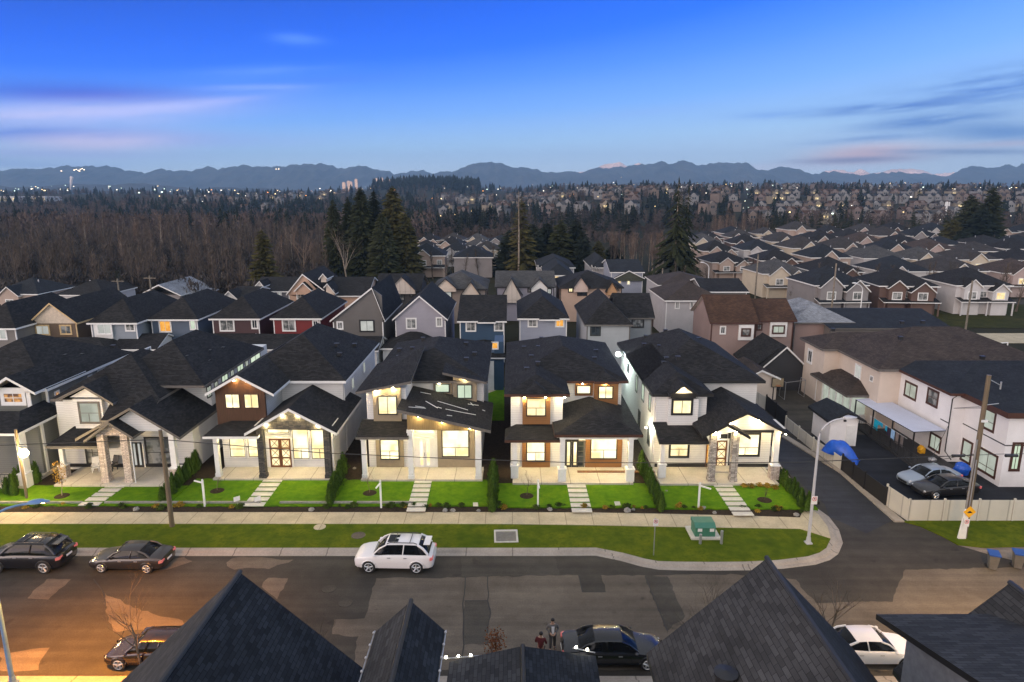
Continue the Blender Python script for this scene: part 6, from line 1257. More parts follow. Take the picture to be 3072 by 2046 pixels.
# ------------------------------------------------------------------ people
SKIN = plain('skin', (.42, .26, .18, 1), .6, .08)
def skinmesh(name, V, E, rad, root, mat, parent):
    me = bpy.data.meshes.new(name); me.from_pydata([tuple(v) for v in V], E, []); o = bpy.data.objects.new(name, me); COL.objects.link(o); o.parent = parent; me.materials.append(mat)
    sm_ = o.modifiers.new('skin', 'SKIN'); sm_.use_smooth_shade = True
    for i, r_ in enumerate(rad): me.skin_vertices[0].data[i].radius = (r_, r_); me.skin_vertices[0].data[i].use_root = (i == root)
    s2 = o.modifiers.new('sub', 'SUBSURF'); s2.levels = 1; s2.render_levels = 1
    return o
def person(label, loc, rz, top, legs, shirt, hair, arms):
    h = thing('person', label, 'person', loc, rz)
    # body facing -y; z up, height 1.76
    V = [(0, 0, .94), (0, .01, 1.15), (0, .01, 1.38), (0, 0, 1.50), (0, -.02, 1.62), (0, -.015, 1.72)]; E = [(0, 1), (1, 2), (2, 3), (3, 4), (4, 5)]; rad = [.14, .125, .14, .055, .085, .075]
    for s_ in (1, -1):
        b = len(V); k, ft = (.11 * s_, -.03 + .06 * s_, .50), (.12 * s_, .02 + .09 * s_, .09)
        V += [(.09 * s_, 0, .88), k, ft, (.13 * s_, ft[1] - .17, .04)]; E += [(0, b), (b, b + 1), (b + 1, b + 2), (b + 2, b + 3)]; rad += [.095, .065, .042, .035]
        b = len(V); el_, wr = arms[s_]; sh_ = (.19 * s_, 0, 1.42); V += [sh_, el_, wr]; E += [(2, b), (b, b + 1), (b + 1, b + 2)]; rad += [.06, .045, .032]
        d = (Vector(wr) - Vector(el_)).normalized(); sd_ = Vector((0, 0, 1)).cross(d); sd_ = sd_.normalized() if sd_.length > .1 else Vector((1, 0, 0)); pc = Vector(wr) + d * .05; pi_ = len(V); V.append(pc); E.append((b + 2, pi_)); rad.append(.036)
        for q_ in range(4):
            f0 = pc + sd_ * (.022 * (q_ - 1.5)) + d * .04; f1 = f0 + d * (.05 + .008 * (1.5 - abs(q_ - 1.5))) + Vector((0, 0, -.02)); V += [f0, f1]; n_ = len(V); E += [(pi_, n_ - 2), (n_ - 2, n_ - 1)]; rad += [.011, .008]
        th = pc - sd_ * .045 * s_ + d * .02; V.append(th); E.append((pi_, len(V) - 1)); rad.append(.011)
    skinmesh('body', V, E, rad, 0, SKIN, h)
    fm = MB()
    for s_ in (1, -1): fm.blob((.03 * s_, -.098, 1.655), .011, R, 6, 4, 0)
    fm.build('eyes', M['black'], h, local=True)
    nm = MB(); nm.blob((0, -.11, 1.62), .016, R, 6, 4, 0, 1.4); nm.build('nose', SKIN, h, local=True)
    mm_ = MB(); mm_.box(-.025, -.104, 1.575, .025, -.095, 1.583); mm_.build('mouth', plain('lips', (.25, .1, .09, 1)), h, local=True)
    hm_ = MB(); hm_.blob((0, .012, 1.70), .105, R, 12, 8, .03, .9); smooth_angle(hm_.build('hair', hair, h, local=True), 80)
    JV = [(0, 0, .86), (0, .01, 1.12), (0, .01, 1.36), (0, 0, 1.46)]; JE = [(0, 1), (1, 2), (2, 3)]; JR = [.17, .15, .165, .075]
    for s_ in (1, -1):
        b = len(JV); el_, wr = arms[s_]; JV += [(.20 * s_, 0, 1.42), el_, tuple(Vector(el_).lerp(Vector(wr), .92))]; JE += [(2, b), (b, b + 1), (b + 1, b + 2)]; JR += [.078, .062, .05]
    skinmesh('jacket', JV, JE, JR, 0, top, h)
    TV = [(0, 0, .95)]; TE = []; TR = [.15]
    for s_ in (1, -1):
        b = len(TV); TV += [(.095 * s_, 0, .85), (.11 * s_, -.03 + .06 * s_, .50), (.12 * s_, .02 + .09 * s_, .10)]; TE += [(0, b), (b, b + 1), (b + 1, b + 2)]; TR += [.11, .085, .07]
    skinmesh('trousers', TV, TE, TR, 0, legs, h)
    for s_ in (1, -1): m_ = MB(); m_.blob((.125 * s_, .02 + .09 * s_ - .09, .045), .06, R, 8, 6, 0); o = m_.build('shoe', M['black'], h, local=True)
    if shirt: m_ = MB(); m_.prism([(-.055, -.158, 1.0), (.055, -.158, 1.0), (.075, -.165, 1.40), (-.075, -.165, 1.40)], (0, .04, 0)); m_.build('shirt', shirt, h, local=True)
    return h
gm2 = G(1657, 1948); gm3 = G(1622, 1990)
person('man in an open grey suit and white shirt standing behind the black sedan', tuple(gm2), .05, plain('grey_suit', (.115, .108, .105, 1), .8), plain('grey_trousers', (.06, .058, .058, 1), .8), plain('white_shirt', (.75, .75, .78, 1), .8), plain('dark_hair', (.012, .009, .008, 1), .6), {1: ((.30, .05, 1.16), (.10, -.20, 1.06)), -1: ((-.30, .05, 1.16), (-.11, -.20, 1.06))})
person('person in a dark red sweater seen from behind, half hidden by the near porch roof', tuple(gm3), PI - .25, plain('dark_red_knit', (.085, .010, .012, 1), .9), plain('black_trousers', (.02, .02, .022, 1), .8), None, plain('dark_hair', (.012, .009, .008, 1), .6), {1: ((.27, -.02, 1.18), (.22, -.2, 1.05)), -1: ((-.27, -.02, 1.18), (-.22, -.2, 1.05))})
# ------------------------------------------------------------------ lamps and poles
def street_lamp(label, x, y, h_, arm, rz=0, lit_=None, m=None, base=True):
    t_ = thing('street_lamp', label, 'street lamp', (x, y, .15), rz, 'street lamps'); m = m or M['lamp_grey']; pm = MB()
    pm.tube([(0, 0, 0), (0, 0, h_ * .5), (0, 0, h_ - 1.2)], [.11, .09, .075], 10)
    pts = [(arm * (1 - math.cos(a)) * .9, 0, h_ - 1.2 + 1.2 * math.sin(a)) for a in [k * math.pi / 2 / 7 for k in range(8)]]; pm.tube(pts, .055, 8); pm.tube([pts[-1], (arm, 0, h_ + .02)], .05, 8)
    smooth_angle(pm.build('pole', m, t_, local=True), 50)
    if base: b_ = MB(); b_.box(-.2, -.2, 0, .2, .2, .08); b_.lathe((0, 0, .08), [(.17, 0), (.13, .35)], 10); b_.build('base_plate', m, t_, local=True)
    hd = MB(); secs = []
    for k in range(9):
        u = k / 8; w_ = .06 + .17 * math.sin(math.pi * min(1, u * .95 + .12)) ** .8; x_ = arm - .05 + u * .85; secs.append([(x_, w_ * math.cos(a), h_ + .05 + (.13 if math.sin(a) > 0 else .05) * math.sin(a) * (w_ / .22)) for a in [j * 2 * math.pi / 12 for j in range(12)]])
    loft(hd, secs); smooth_angle(hd.build('lamp_head', m, t_, local=True), 60)
    ln = MB(); ln.box(arm + .3, -.07, h_ - .012, arm + .6, .07, h_ + .02); lo_ = ln.build('lens', glow('sodium_lens', (1, .5, .12, 1), 40) if lit_ else M['white'], t_, local=True)
    if lit_:
        l = bpy.data.lights.new('lamp_light', 'SPOT'); l.energy = lit_[0]; l.color = lit_[1]; l.spot_size = math.radians(lit_[2]); l.spot_blend = .95; l.shadow_soft_size = .15
        o = bpy.data.objects.new('lamp_light', l); COL.objects.link(o); o.parent = t_; o.location = (arm + .45, 0, h_ - .16)
    return t_
street_lamp('blue-grey cobra-head street lamp at the bottom left, shining orange on the road', -23.6, 28.0, 9., 1.9, .25, (13500, (1., .34, .015), 124), plain('blue_grey_lamp', (.10, .20, .40, 1), .5))
street_lamp('pale grey cobra-head street lamp on the grass corner by the lane', 19.6, 41.2, 8.6, 1.6, .1)
street_lamp('street lamp on the near verge beyond the right edge', 27., 27.4, 9., 1.9, PI / 2 + .5, (4800, (1., .62, .28), 155))
lp = gq('1', 205, 1410, .2); tp_ = aq('1', 145, 880, lp.y)
t_ = thing('lamp_post', 'wooden post with a glaring lantern beside the grey-green house', 'lamp post', lp)
m_ = MB(); m_.tube([lp, (lp.x, lp.y, tp_.z)], .1, 8); m_.build('post', M['pole_wood'], t_); gl_ = aq('1', 190, 1055, lp.y)
m_ = MB(); m_.tube([(lp.x, lp.y, gl_.z + .5), (lp.x + .25, lp.y - .1, gl_.z + .45), (gl_.x, lp.y - .15, gl_.z + .25)], .03, 6); m_.build('arm', M['black'], t_)
m_ = MB(); m_.blob((gl_.x, lp.y - .15, gl_.z), .32, R, 12, 8, 0); lo_ = m_.build('lantern', glow('lantern_globe', (1., .72, .34, 1), 70), t_); lamp(lo_, (gl_.x + .1, lp.y - .45, gl_.z), 620, (1., .66, .28), .2, disc=False, down=0)
# utility poles
bp = gq('b', 1217, 232, .15); tp2 = AT(480, 1290, bp.y)
u1 = thing('utility_pole', 'tall bare wooden utility pole on the verge in front of the stone-entry house', 'utility pole', bp)
m_ = MB(); m_.tube([bp, (bp.x, bp.y, tp2.z * .5), (bp.x - .05, bp.y, tp2.z)], [.17, .15, .12], 10); m_.build('pole', M['pole_wood'], u1)
m_ = MB(); z_ = AT(485, 1356, bp.y).z; m_.box(bp.x, bp.y - .08, z_ - .06, bp.x + .35, bp.y + .02, z_ + .06); m_.build('bracket', M['black'], u1)
rp_ = gq('r', 1410, 1470, .1); rt = aq('r', 1545, 520, rp_.y)
u2 = thing('utility_pole', 'weathered wooden utility pole with a white cable guard by the pale corner fence', 'utility pole', rp_)
m_ = MB(); m_.tube([rp_, (rp_.x, rp_.y, rt.z)], [.2, .14], 10); m_.build('pole', M['pole_wood'], u2)
m_ = MB(); m_.tube([(rp_.x - .22, rp_.y - .12, .1), (rp_.x - .2, rp_.y - .12, rt.z * .62)], .055, 6); m_.tube([(rp_.x - .1, rp_.y - .22, .1), (rp_.x - .1, rp_.y - .2, rt.z * .5)], .04, 6); m_.build('conduit', M['metal'], u2)
m_ = MB(); m_.prism([(rp_.x - .55, rp_.y - .3, .1), (rp_.x - .05, rp_.y - .3, .1), (rp_.x - .1, rp_.y - .26, 2.2), (rp_.x - .3, rp_.y - .26, 2.2)], (0, .16, 0)); m_.build('cable_guard', M['white'], u2)
m_ = MB(); m_.tube([(rp_.x + .1, rp_.y, rt.z - .3), (rp_.x + 1.0, rp_.y + .2, rt.z - .75)], .03, 5); m_.tube([(rp_.x + 1.0, rp_.y + .2, rt.z - .5), (rp_.x + 1.0, rp_.y + .2, rt.z - 1.0)], .05, 6); m_.tube([(rp_.x + .1, rp_.y, rt.z - 2.0), (rp_.x + .9, rp_.y, rt.z - 1.9)], .03, 5); m_.build('insulator_arm', M['metal'], u2)
zc_ = aq('r', 1400, 990, rp_.y).z
for dx, nm in ((-1.2, 'splice_case'), (2.3, 'splice_case')): m_ = MB(); m_.tube([(rp_.x + dx - .4, rp_.y, zc_ - .05), (rp_.x + dx + .4, rp_.y, zc_ - .05)], .1, 8); m_.build(nm, M['black'], u2)
m_ = MB(); m_.box(rp_.x - .18, rp_.y - .25, rt.z - 3.1, rp_.x + .22, rp_.y - .18, rt.z - 2.95); m_.build('number_tag', M['white'], u2)
def wire(label, pts, rad=.018):
    m_ = MB(); m_.tube(pts, rad, 5); o = m_.build('cable', M['black']); tag(o, label, 'cable', 'overhead cables'); return o
YWi = bp.y
wire('overhead cable sagging across the fronts of the lit houses between the two utility poles', [AT(-300, 1345, YWi), AT(0, 1336, YWi), AT(480, 1318, YWi)] + [AT(a, b, YWi + (rp_.y - YWi) * (a - 480) / 2350) for a, b in ((700, 1336), (960, 1358), (1360, 1376), (1700, 1387), (2100, 1389), (2400, 1386), (2650, 1376))] + [(rp_.x, rp_.y, zc_)], .03)
wire('overhead cable running right from the weathered utility pole', [(rp_.x, rp_.y, zc_), AT(3000, 1362, rp_.y + .2), AT(3200, 1360, rp_.y + .4)])
wire('slack cable looping from the weathered pole to the white stucco house', [(rp_.x, rp_.y, zc_ + .1), AT(2860, 1372, rp_.y + 2), AT(2790, 1385, rp_.y + 5), (37.5, 55.6, 3.4)])
wire('thin upper cable from the weathered pole to the eaves of the white stucco house', [(rp_.x, rp_.y, rt.z - 2.2), (rp_.x + .1, rp_.y + 3, rt.z - 3.2), (38.3, 53.5, 5.6)])
# ------------------------------------------------------------------ signs
def plate_p(t_, x, y, z, s=.30):
    m_ = MB(); m_.box(x - s / 2, y - .012, z, x + s / 2, y, z + s * 1.5); p_ = m_.build('sign_plate', M['white'], t_); yy = y - .016
    rd = plain('sign_red', (.6, .03, .03, 1), .5); r_ = MB(); cz = z + s * .98; rr = s * .36
    r_.tube([(x + rr * math.cos(a), yy, cz + rr * math.sin(a)) for a in [k * PI / 10 for k in range(21)]], s * .045, 4); r_.tube([(x - rr * .7, yy, cz + rr * .7), (x + rr * .7, yy, cz - rr * .7)], s * .045, 4); r_.build('prohibition_ring', rd, p_)
    b_ = MB(); b_.box(x - s * .13, yy - .004, cz - s * .2, x - s * .05, yy, cz + s * .2); b_.box(x - s * .05, yy - .004, cz + s * .13, x + s * .12, yy, cz + s * .2); b_.box(x - s * .05, yy - .004, cz - s * .03, x + s * .12, yy, cz + s * .04); b_.box(x + s * .06, yy - .004, cz + s * .04, x + s * .12, yy, cz + s * .13); b_.build('letter_p', M['black'], p_)
sp_ = gq('e', 122, 372, .15); t_ = thing('parking_sign', 'small white no-parking sign on a thin post on the verge by the kerb bend', 'road sign', sp_); m_ = MB(); m_.tube([sp_, (sp_.x, sp_.y, 2.75)], .03, 6); m_.build('post', M['metal'], t_); plate_p(t_, sp_.x + .03, sp_.y - .04, 2.2, .32)
t_ = thing('parking_sign', 'white no-parking plate strapped to the pale grey corner street lamp', 'road sign', (19.6, 41.05, 0)); plate_p(t_, 19.65, 41.06, 3.0, .38)
t_ = thing('warning_sign', 'yellow diamond speed-hump sign on the weathered utility pole', 'road sign', (rp_.x, rp_.y - .3, 0)); zc2 = aq('r', 1405, 1325, rp_.y - .35).z; x_, y_ = rp_.x - .12, rp_.y - .36
m_ = MB(); d_ = .42; m_.prism([(x_ - d_, y_, zc2), (x_, y_, zc2 - d_), (x_ + d_, y_, zc2), (x_, y_, zc2 + d_)], (0, .02, 0)); p_ = m_.build('sign_plate', plain('sign_yellow', (.85, .42, .01, 1), .5, .04), t_)
m_ = MB(); m_.prism([(x_ - .24, y_ - .006, zc2 - .07)] + [(x_ - .15 + .3 * k / 8, y_ - .006, zc2 - .04 + .12 * math.sin(PI * k / 8)) for k in range(9)] + [(x_ + .24, y_ - .006, zc2 - .07)], (0, .004, 0)); m_.build('hump_symbol', M['black'], p_)
t_ = thing('parking_sign', 'white no-parking plate below the yellow diamond sign', 'road sign', (x_, y_, 0)); plate_p(t_, x_ - .1, y_, zc2 - 1.05, .36)
# realtor posts
for c_, bx, by, tx, ty, ang, lb in (('2', 138, 1455, 120, 1268, 2.7, 'white sign post with a short arm on the lawn of the dark cedar house'), ('3', 262, 1465, 255, 1272, -1.75, 'white sign post seen end-on on the lawn of the taupe-bay house'), ('4', 270, 1373, 273, 1192, -1.5, 'white sign post seen end-on on the lawn of the orange-brown panel house'), ('4', 1414, 1385, 1425, 1212, -.7, 'white sign post with its arm to the right on the corner-house lawn')):
    p_ = gq(c_, bx, by, LZ); z_ = aq(c_, tx, ty, p_.y).z; t_ = thing('sign_post', lb, 'sign post', p_, 0, 'white sign posts on the lawns')
    m_ = MB(); m_.box(p_.x - .06, p_.y - .06, .2, p_.x + .06, p_.y + .06, z_); m_.lathe((p_.x, p_.y, z_), [(.085, 0), (.085, .04), (.02, .12)], 4); m_.build('post', M['white'], t_)
    m_ = MB(); d_ = Vector((math.cos(ang), math.sin(ang), 0)); n_ = Vector((-d_.y, d_.x, 0)) * .04; o_ = Vector((p_.x, p_.y, z_ - .22)) - n_; m_.obox(o_, d_ * .85, n_ * 2, (0, 0, .09)); m_.build('arm', M['white'], t_)
for c_, x_, y_, lb in (('2', 385, 1450, 'small white tilted lawn sign left of the stepping slabs'), ('2', 543, 1450, 'small white lawn sign in front of the last stepping slab of the cedar house')):
    p_ = gq(c_, x_, y_, .3); t_ = thing('lawn_sign', lb, 'lawn sign', p_); m_ = MB(); m_.obox((p_.x - .25, p_.y, .5), (.45, .05, .12), (0, .02, 0), (.0, .0, .35)); m_.build('board', M['white'], t_); m_ = MB(); m_.tube([(p_.x, p_.y + .02, .25), (p_.x, p_.y + .02, .6)], .012, 4); m_.build('stake', M['metal'], t_)
# ------------------------------------------------------------------ covers, kiosk, bins
def cover(label, c_, px, z, m, name='access_cover'):
    m_ = MB(); pts = [gq(c_, x, y, z) for x, y in px]; m_.prism(pts, (0, 0, .04)); tag(m_.build(name, m), label, 'cover')
cover('pale square access cover in the lawn right of the stepping slabs, taupe-bay house', '3', ((960, 1465), (998, 1465), (995, 1438), (958, 1438)), LZ, M['paver']); cover('pale square access cover in the lawn of the orange-brown panel house', '4', ((822, 1370), (860, 1368), (852, 1343), (813, 1344)), LZ, M['paver'])
vz = .152; m_ = MB(); m_.prism([gq('m', x, y, vz) for x, y in ((1248, 318), (1403, 315), (1396, 236), (1246, 238))], (0, 0, .05)); v_ = thing('vault_cover', 'large grey steel vault cover set in a concrete rim on the verge', 'cover', gq('m', 1325, 275, vz)); m_.build('rim', M['paver'], v_)
m_ = MB(); m_.prism([gq('m', x, y, vz + .052) for x, y in ((1260, 308), (1390, 305), (1385, 244), (1256, 246))], (0, 0, .012)); m_.build('lid', plain('checker_steel', (.16, .16, .15, 1), .35, .2, 6, .5), v_)
for c_, x, y, r_, z, m, lb in (('m', 127, 216, .36, .15, 'concrete', 'pale round manhole cover in the verge'), ('m', 375, 270, .42, .15, 'asphalt_old', 'brownish round manhole cover in the verge near the white crossover'), ('m', 185, 614, .36, 0, 'asphalt_patch', 'round manhole cover in the road, the farther of two'), ('m', 293, 704, .36, 0, 'asphalt_patch', 'round manhole cover in the road, the nearer of two')):
    p_ = gq(c_, x, y, z); m_ = MB(); m_.lathe((p_.x, p_.y, z), [(r_ + .06, 0), (r_ + .05, .022), (r_, .024), (r_ - .02, .016)], 24); o = m_.build('manhole_cover', M[m]); tag(o, lb, 'manhole cover')
kb = gq('e', 440, 275, .15); k_ = thing('transformer_box', 'green electrical transformer box with white warning labels on a concrete pad', 'transformer', kb)
grn = plain('transformer_green', srgb(62, 118, 96), .5, .08); kl, kr = gq('e', 372, 258, .3), gq('e', 495, 262, .3); zt = aq('e', 430, 208, kl.y).z
m_ = MB(); m_.box(kl.x - .3, kl.y - .25, .12, kr.x + .35, kl.y + 1.5, .27); m_.build('pad', M['paver'], k_)
m_ = MB(); m_.prism([(kl.x, kl.y, .27), (kr.x, kl.y, .27), (kr.x, kl.y, zt), (kl.x, kl.y, zt)], (0, 1.1, 0)); m_.prism([(kl.x - .03, kl.y - .06, zt), (kl.x - .03, kl.y + 1.2, zt), (kl.x - .03, kl.y + 1.2, zt + .22), (kl.x - .03, kl.y + .35, zt + .22)], (kr.x - kl.x + .06, 0, 0)); m_.build('cabinet', grn, k_)
for a, b in ((.55, .12), (.92, .72)):
    wv = kr.x - kl.x; m_ = MB(); m_.box(kl.x + wv * b, kl.y - .012, zt - .28, kl.x + wv * (b + .22), kl.y, zt - .06); m_.build('warning_label', M['white'], k_)
for x, y0_, y1_, lb in ((403, 303, 246, 'left'), (530, 303, 226, 'right')):
    p_ = gq('e', x, y0_, .15); z_ = aq('e', x, y1_, p_.y).z; m_ = MB(); m_.tube([p_, (p_.x, p_.y, z_)], .09, 10); tag(m_.build('bollard', M['metal']), 'grey steel bollard at the %s front corner of the green transformer box' % lb, 'bollard', 'bollards guarding the transformer')
for x, y, lb in ((2160, 455, 'grey wheeled bin with blue lid, the left of the pair by the road'), (2310, 448, 'grey wheeled bin with blue lid, the right one at the edge of the view')):
    p_ = gq('e', x, y, .02); t_ = thing('wheeled_bin', lb, 'bin', p_, -.35, 'wheeled bins by the road'); m_ = MB(); b0 = [(-.24, -.26), (.24, -.26), (.24, .26), (-.24, .26)]
    loft(m_, [[(a * .82, b * .82, .06) for a, b in b0], [(a, b, .6) for a, b in b0], [(a * 1.12, b * 1.14, 1.0) for a, b in b0]]); m_.build('bin_body', plain('bin_grey', (.13, .12, .105, 1), .5), t_, local=True)
    m_ = MB(); m_.obox((-.31, -.36, 1.0), (.62, 0, 0), (0, .72, .06), (0, 0, .07)); m_.build('lid', plain('bin_blue', (.02, .07, .26, 1), .4), t_, local=True)
    for s_ in (1, -1): m_ = MB(); m_.tube([(s_ * .24, .26, .1), (s_ * .30, .26, .1)], .1, 12); m_.build('wheel', M['tyre'], t_, local=True)
# ------------------------------------------------------------------ fences
def fence(label, P, h_, panel, post, step=2.4, z=.0, rail=False):
    t_ = thing('fence', label, 'fence', P[0])
    pm = MB(); n_post = []
    for a, b in zip(P, P[1:]):
        a, b = Vector(a), Vector(b); d = b - a; L = d.length; n = max(1, round(L / step)); u = d / n; nn = Vector((-d.y, d.x, 0)).normalized() * .02
        for k in range(n):
            s_ = a + u * k; pm = MB(); pm.obox(s_ + u * .04 - nn + ZV * .06, u * .92, nn * 2, ZV * (h_ - .1)); pm.build('panel', panel, t_); n_post.append(s_)
        n_post.append(b)
    seen = []
    for s_ in n_post:
        if any((s_ - o).length < .1 for o in seen): continue
        seen.append(s_); m_ = MB(); m_.box(s_.x - .06, s_.y - .06, .0, s_.x + .06, s_.y + .06, h_ + .08); m_.build('post', post, t_)
    return t_
fz = lambda x, y: gq('r', x, y, 0)
hF = aq('r', 360, 762, fz(360, 832).y).z; hF2 = aq('r', 1075, 1250, fz(1075, 1380).y).z
fence('pale vinyl fence along the lane in front of the garden shed', [fz(360, 832), fz(520, 965), fz(685, 1082)], hF, M['fence'], M['fence'])
fence('low black panel fence along the lane beside the wet driveway', [fz(690, 1086), fz(820, 1195), fz(945, 1292)], 1.5, M['blackmesh'], M['blackmesh'])
fence('pale vinyl corner fence in front of the white stucco house', [fz(948, 1290), fz(1078, 1382), (60, fz(1078, 1382).y, 0)], hF2, M['fence'], M['fence'])
fence('black panel fence farther up the lane behind the corner house', [fz(245, 728), fz(360, 830)], 1.7, M['blackmesh'], M['blackmesh'])
fence('cream fence return between the corner house and the black panel fence', [fz(183, 690), fz(243, 726)], 1.5, M['fence'], M['fence'])
wood_f = wood('old_fence_wood', srgb(70, 46, 38))
Yf = gq('n', 2290, 640, 0).y; fence('dark brown board fence below the brown-roofed house', [(XX('o', 100, 620, Yf), Yf, 0), (XX('o', 380, 620, Yf), Yf, 0)], 2.0, wood_f, wood_f)
# basketball hoop, goal cage, tarp and yard clutter
p_ = fz(285, 665); t_ = thing('basketball_hoop', 'basketball hoop with a pale backboard behind the corner house', 'basketball hoop', p_); zb_ = aq('r', 300, 560, p_.y).z
m_ = MB(); m_.tube([p_, (p_.x, p_.y, zb_)], .06, 8); m_.build('post', M['black'], t_); m_ = MB(); m_.box(p_.x - .3, p_.y - .25, zb_ - .5, p_.x + 1.0, p_.y - .2, zb_ + .5); bo = m_.build('backboard', plain('backboard', srgb(150, 135, 110), .5), t_)
m_ = MB(); m_.box(p_.x - .34, p_.y - .27, zb_ - .54, p_.x - .27, p_.y - .18, zb_ + .54); m_.box(p_.x + .97, p_.y - .27, zb_ - .54, p_.x + 1.04, p_.y - .18, zb_ + .54); m_.box(p_.x - .27, p_.y - .27, zb_ + .48, p_.x + .97, p_.y - .18, zb_ + .54); m_.box(p_.x - .27, p_.y - .27, zb_ - .54, p_.x + .97, p_.y - .18, zb_ - .48); m_.build('board_rim', M['black'], bo)
m_ = MB(); m_.tube([(p_.x + .35 + .23 * math.cos(a), p_.y - .5 + .23 * math.sin(a), zb_ - .3) for a in [k * PI / 8 for k in range(17)]], .02, 5); m_.build('rim', plain('hoop_orange', (.6, .15, .03, 1)), t_)
t_ = thing('goal_frame', 'white metal goal frame on the dark court beside the beige house', 'goal frame', fz(410, 655)); m_ = MB(); A, B = fz(355, 665), fz(470, 650)
for u, v in ((A, A + Vector((0, 0, 2.))), (B, B + Vector((0, 0, 2.))), (A + Vector((0, 0, 2.)), B + Vector((0, 0, 2.))), (A + Vector((0, 1.6, 0)), A + Vector((0, 1.2, 2.))), (B + Vector((0, 1.6, 0)), B + Vector((0, 1.2, 2.))), (A, A + Vector((0, 1.6, 0))), (B, B + Vector((0, 1.6, 0))), (A + Vector((0, 0, 2.)), A + Vector((0, 1.2, 2.))), (B + Vector((0, 0, 2.)), B + Vector((0, 1.2, 2.)))): m_.tube([u, v], .035, 6)
m_.build('frame', M['metal'], t_)
a, b = fz(640, 1000), fz(770, 1040); tb = MB(); nx_, ny_ = 16, 8; ct = gq('r', 700, 965, 1.3)
for j in range(ny_ + 1):
    for i in range(nx_ + 1):
        u, v = i / nx_ * 2 - 1, j / ny_ * 2 - 1; rr = min(1, (u * u + v * v)); tb.v.append((ct.x - .1 + u * .95 + v * .45, ct.y + .2 - u * 1.3 + v * .6, 2.1 - 1.15 * rr ** 1.4 - .25 * max(0, u) + .07 * math.sin(7 * u + 4 * v) + .04 * math.sin(15 * v - 5 * u)))
for j in range(ny_):
    for i in range(nx_): k = j * (nx_ + 1) + i; tb.f.append((k, k + 1, k + nx_ + 2, k + nx_ + 1)); tb.m.append(0)
o = tb.build('blue_tarp', plain('blue_tarpaulin', (.008, .09, .52, 1), .45, .2), smooth=True); o.modifiers.new('thick', 'SOLIDIFY').thickness = .02; tag(o, 'bright blue tarpaulin draped over a heap behind the pale lane fence', 'tarpaulin')
o = bpy.data.objects
hp = MB(); hp.blob((ct.x, ct.y, .75), .75, R, 12, 8, .15, .9); tag(hp.build('covered_heap', M['soil']), 'dark heap of stuff under the blue tarpaulin', 'heap')
p_ = gq('y', 1030, 1080, .3); m_ = MB(); m_.blob((p_.x, p_.y, .55), .33, R, 8, 6, .12, 1.1); m_.box(p_.x - .2, p_.y - .2, .2, p_.x + .25, p_.y + .2, .75); tag(m_.build('yellow_bucket', plain('bucket_yellow', (.75, .38, .01, 1), .5)), 'yellow plastic bucket at the near end of the raised patio', 'bucket')
p_ = gq('y', 1160, 1185, .3); m_ = MB(); m_.blob((p_.x, p_.y, .42), .34, R, 12, 8, .05, .7); tag(m_.build('metal_basin', M['metal'], smooth=True), 'shiny metal basin beside the yellow bucket', 'basin')
p_ = gq('y', 1500, 1360, .02); m_ = MB(); m_.blob((p_.x, p_.y, .6), .6, R, 10, 7, .12, 1.); tag(m_.build('blue_cover', plain('blue_tarpaulin', (.008, .09, .52, 1), .45, .2)), 'blue covered bundle against the white stucco house wall', 'bundle')
# white barrier and colourful bulbs further back
p_ = fz(1550, 378); q_ = fz(1662, 372); zt = aq('r', 1555, 335, p_.y).z; t_ = thing('barrier_gate', 'white pipe barrier gate across the park path', 'gate', p_); m_ = MB(); m_.tube([p_, (p_.x, p_.y, zt)], .09, 8); m_.tube([q_, (q_.x, q_.y, zt)], .09, 8); m_.tube([(p_.x, p_.y, zt), (q_.x, q_.y, zt)], .08, 8); m_.tube([(p_.x, p_.y, zt * .55), (p_.x + 1.2, p_.y, zt)], .06, 6); m_.build('bars', M['white'], t_)
Yx = gq('o', 1000, 750, .3).y; t_ = thing('light_display', 'colourful holiday lights stacked on the wall behind the beige house', 'light display', (XX('o', 1003, 740, Yx), Yx, 0)); cs = [glow('bulb_red', (1, .05, .03, 1), 6), glow('bulb_amber', (1, .5, .05, 1), 6), glow('bulb_blue', (.1, .2, 1, 1), 6), glow('bulb_pink', (1, .1, .5, 1), 6)]
for k in range(34): p_ = aq('o', R.uniform(986, 1020), R.uniform(690, 752), Yx); m_ = MB(); m_.blob(p_, .10, R, 6, 4, 0); m_.build('bulb', cs[k % 4], t_)
# porch chairs on the stone-entry house
for x, y, m, lb, rz in ((730, 1200, 'white', 'pale patio chair on the porch left of the stone entry', .4), (855, 1190, 'black', 'dark patio chair between the stone entry columns', -.3)):
    p_ = gq('1', x, y, P0); t_ = thing('patio_chair', lb, 'chair', (p_.x, p_.y, P0), rz); m_ = MB(); m_.obox((-.28, -.28, .38), (.56, 0, 0), (0, .56, -.06), (0, 0, .05)); m_.build('seat', M[m], t_, local=True); m_ = MB(); m_.obox((-.28, .24, .36), (.56, 0, 0), (0, .05, 0), (0, .28, .75)); m_.build('backrest', M[m], t_, local=True)
    for a in (-.25, .22):
        for b in (-.25, .22): m_ = MB(); m_.box(a, b, 0, a + .05, b + .05, .4); m_.build('leg', M[m], t_, local=True)
        m_ = MB(); m_.box(a - .02, -.3, .6, a + .07, .36, .64); m_.build('armrest', M[m], t_, local=True)
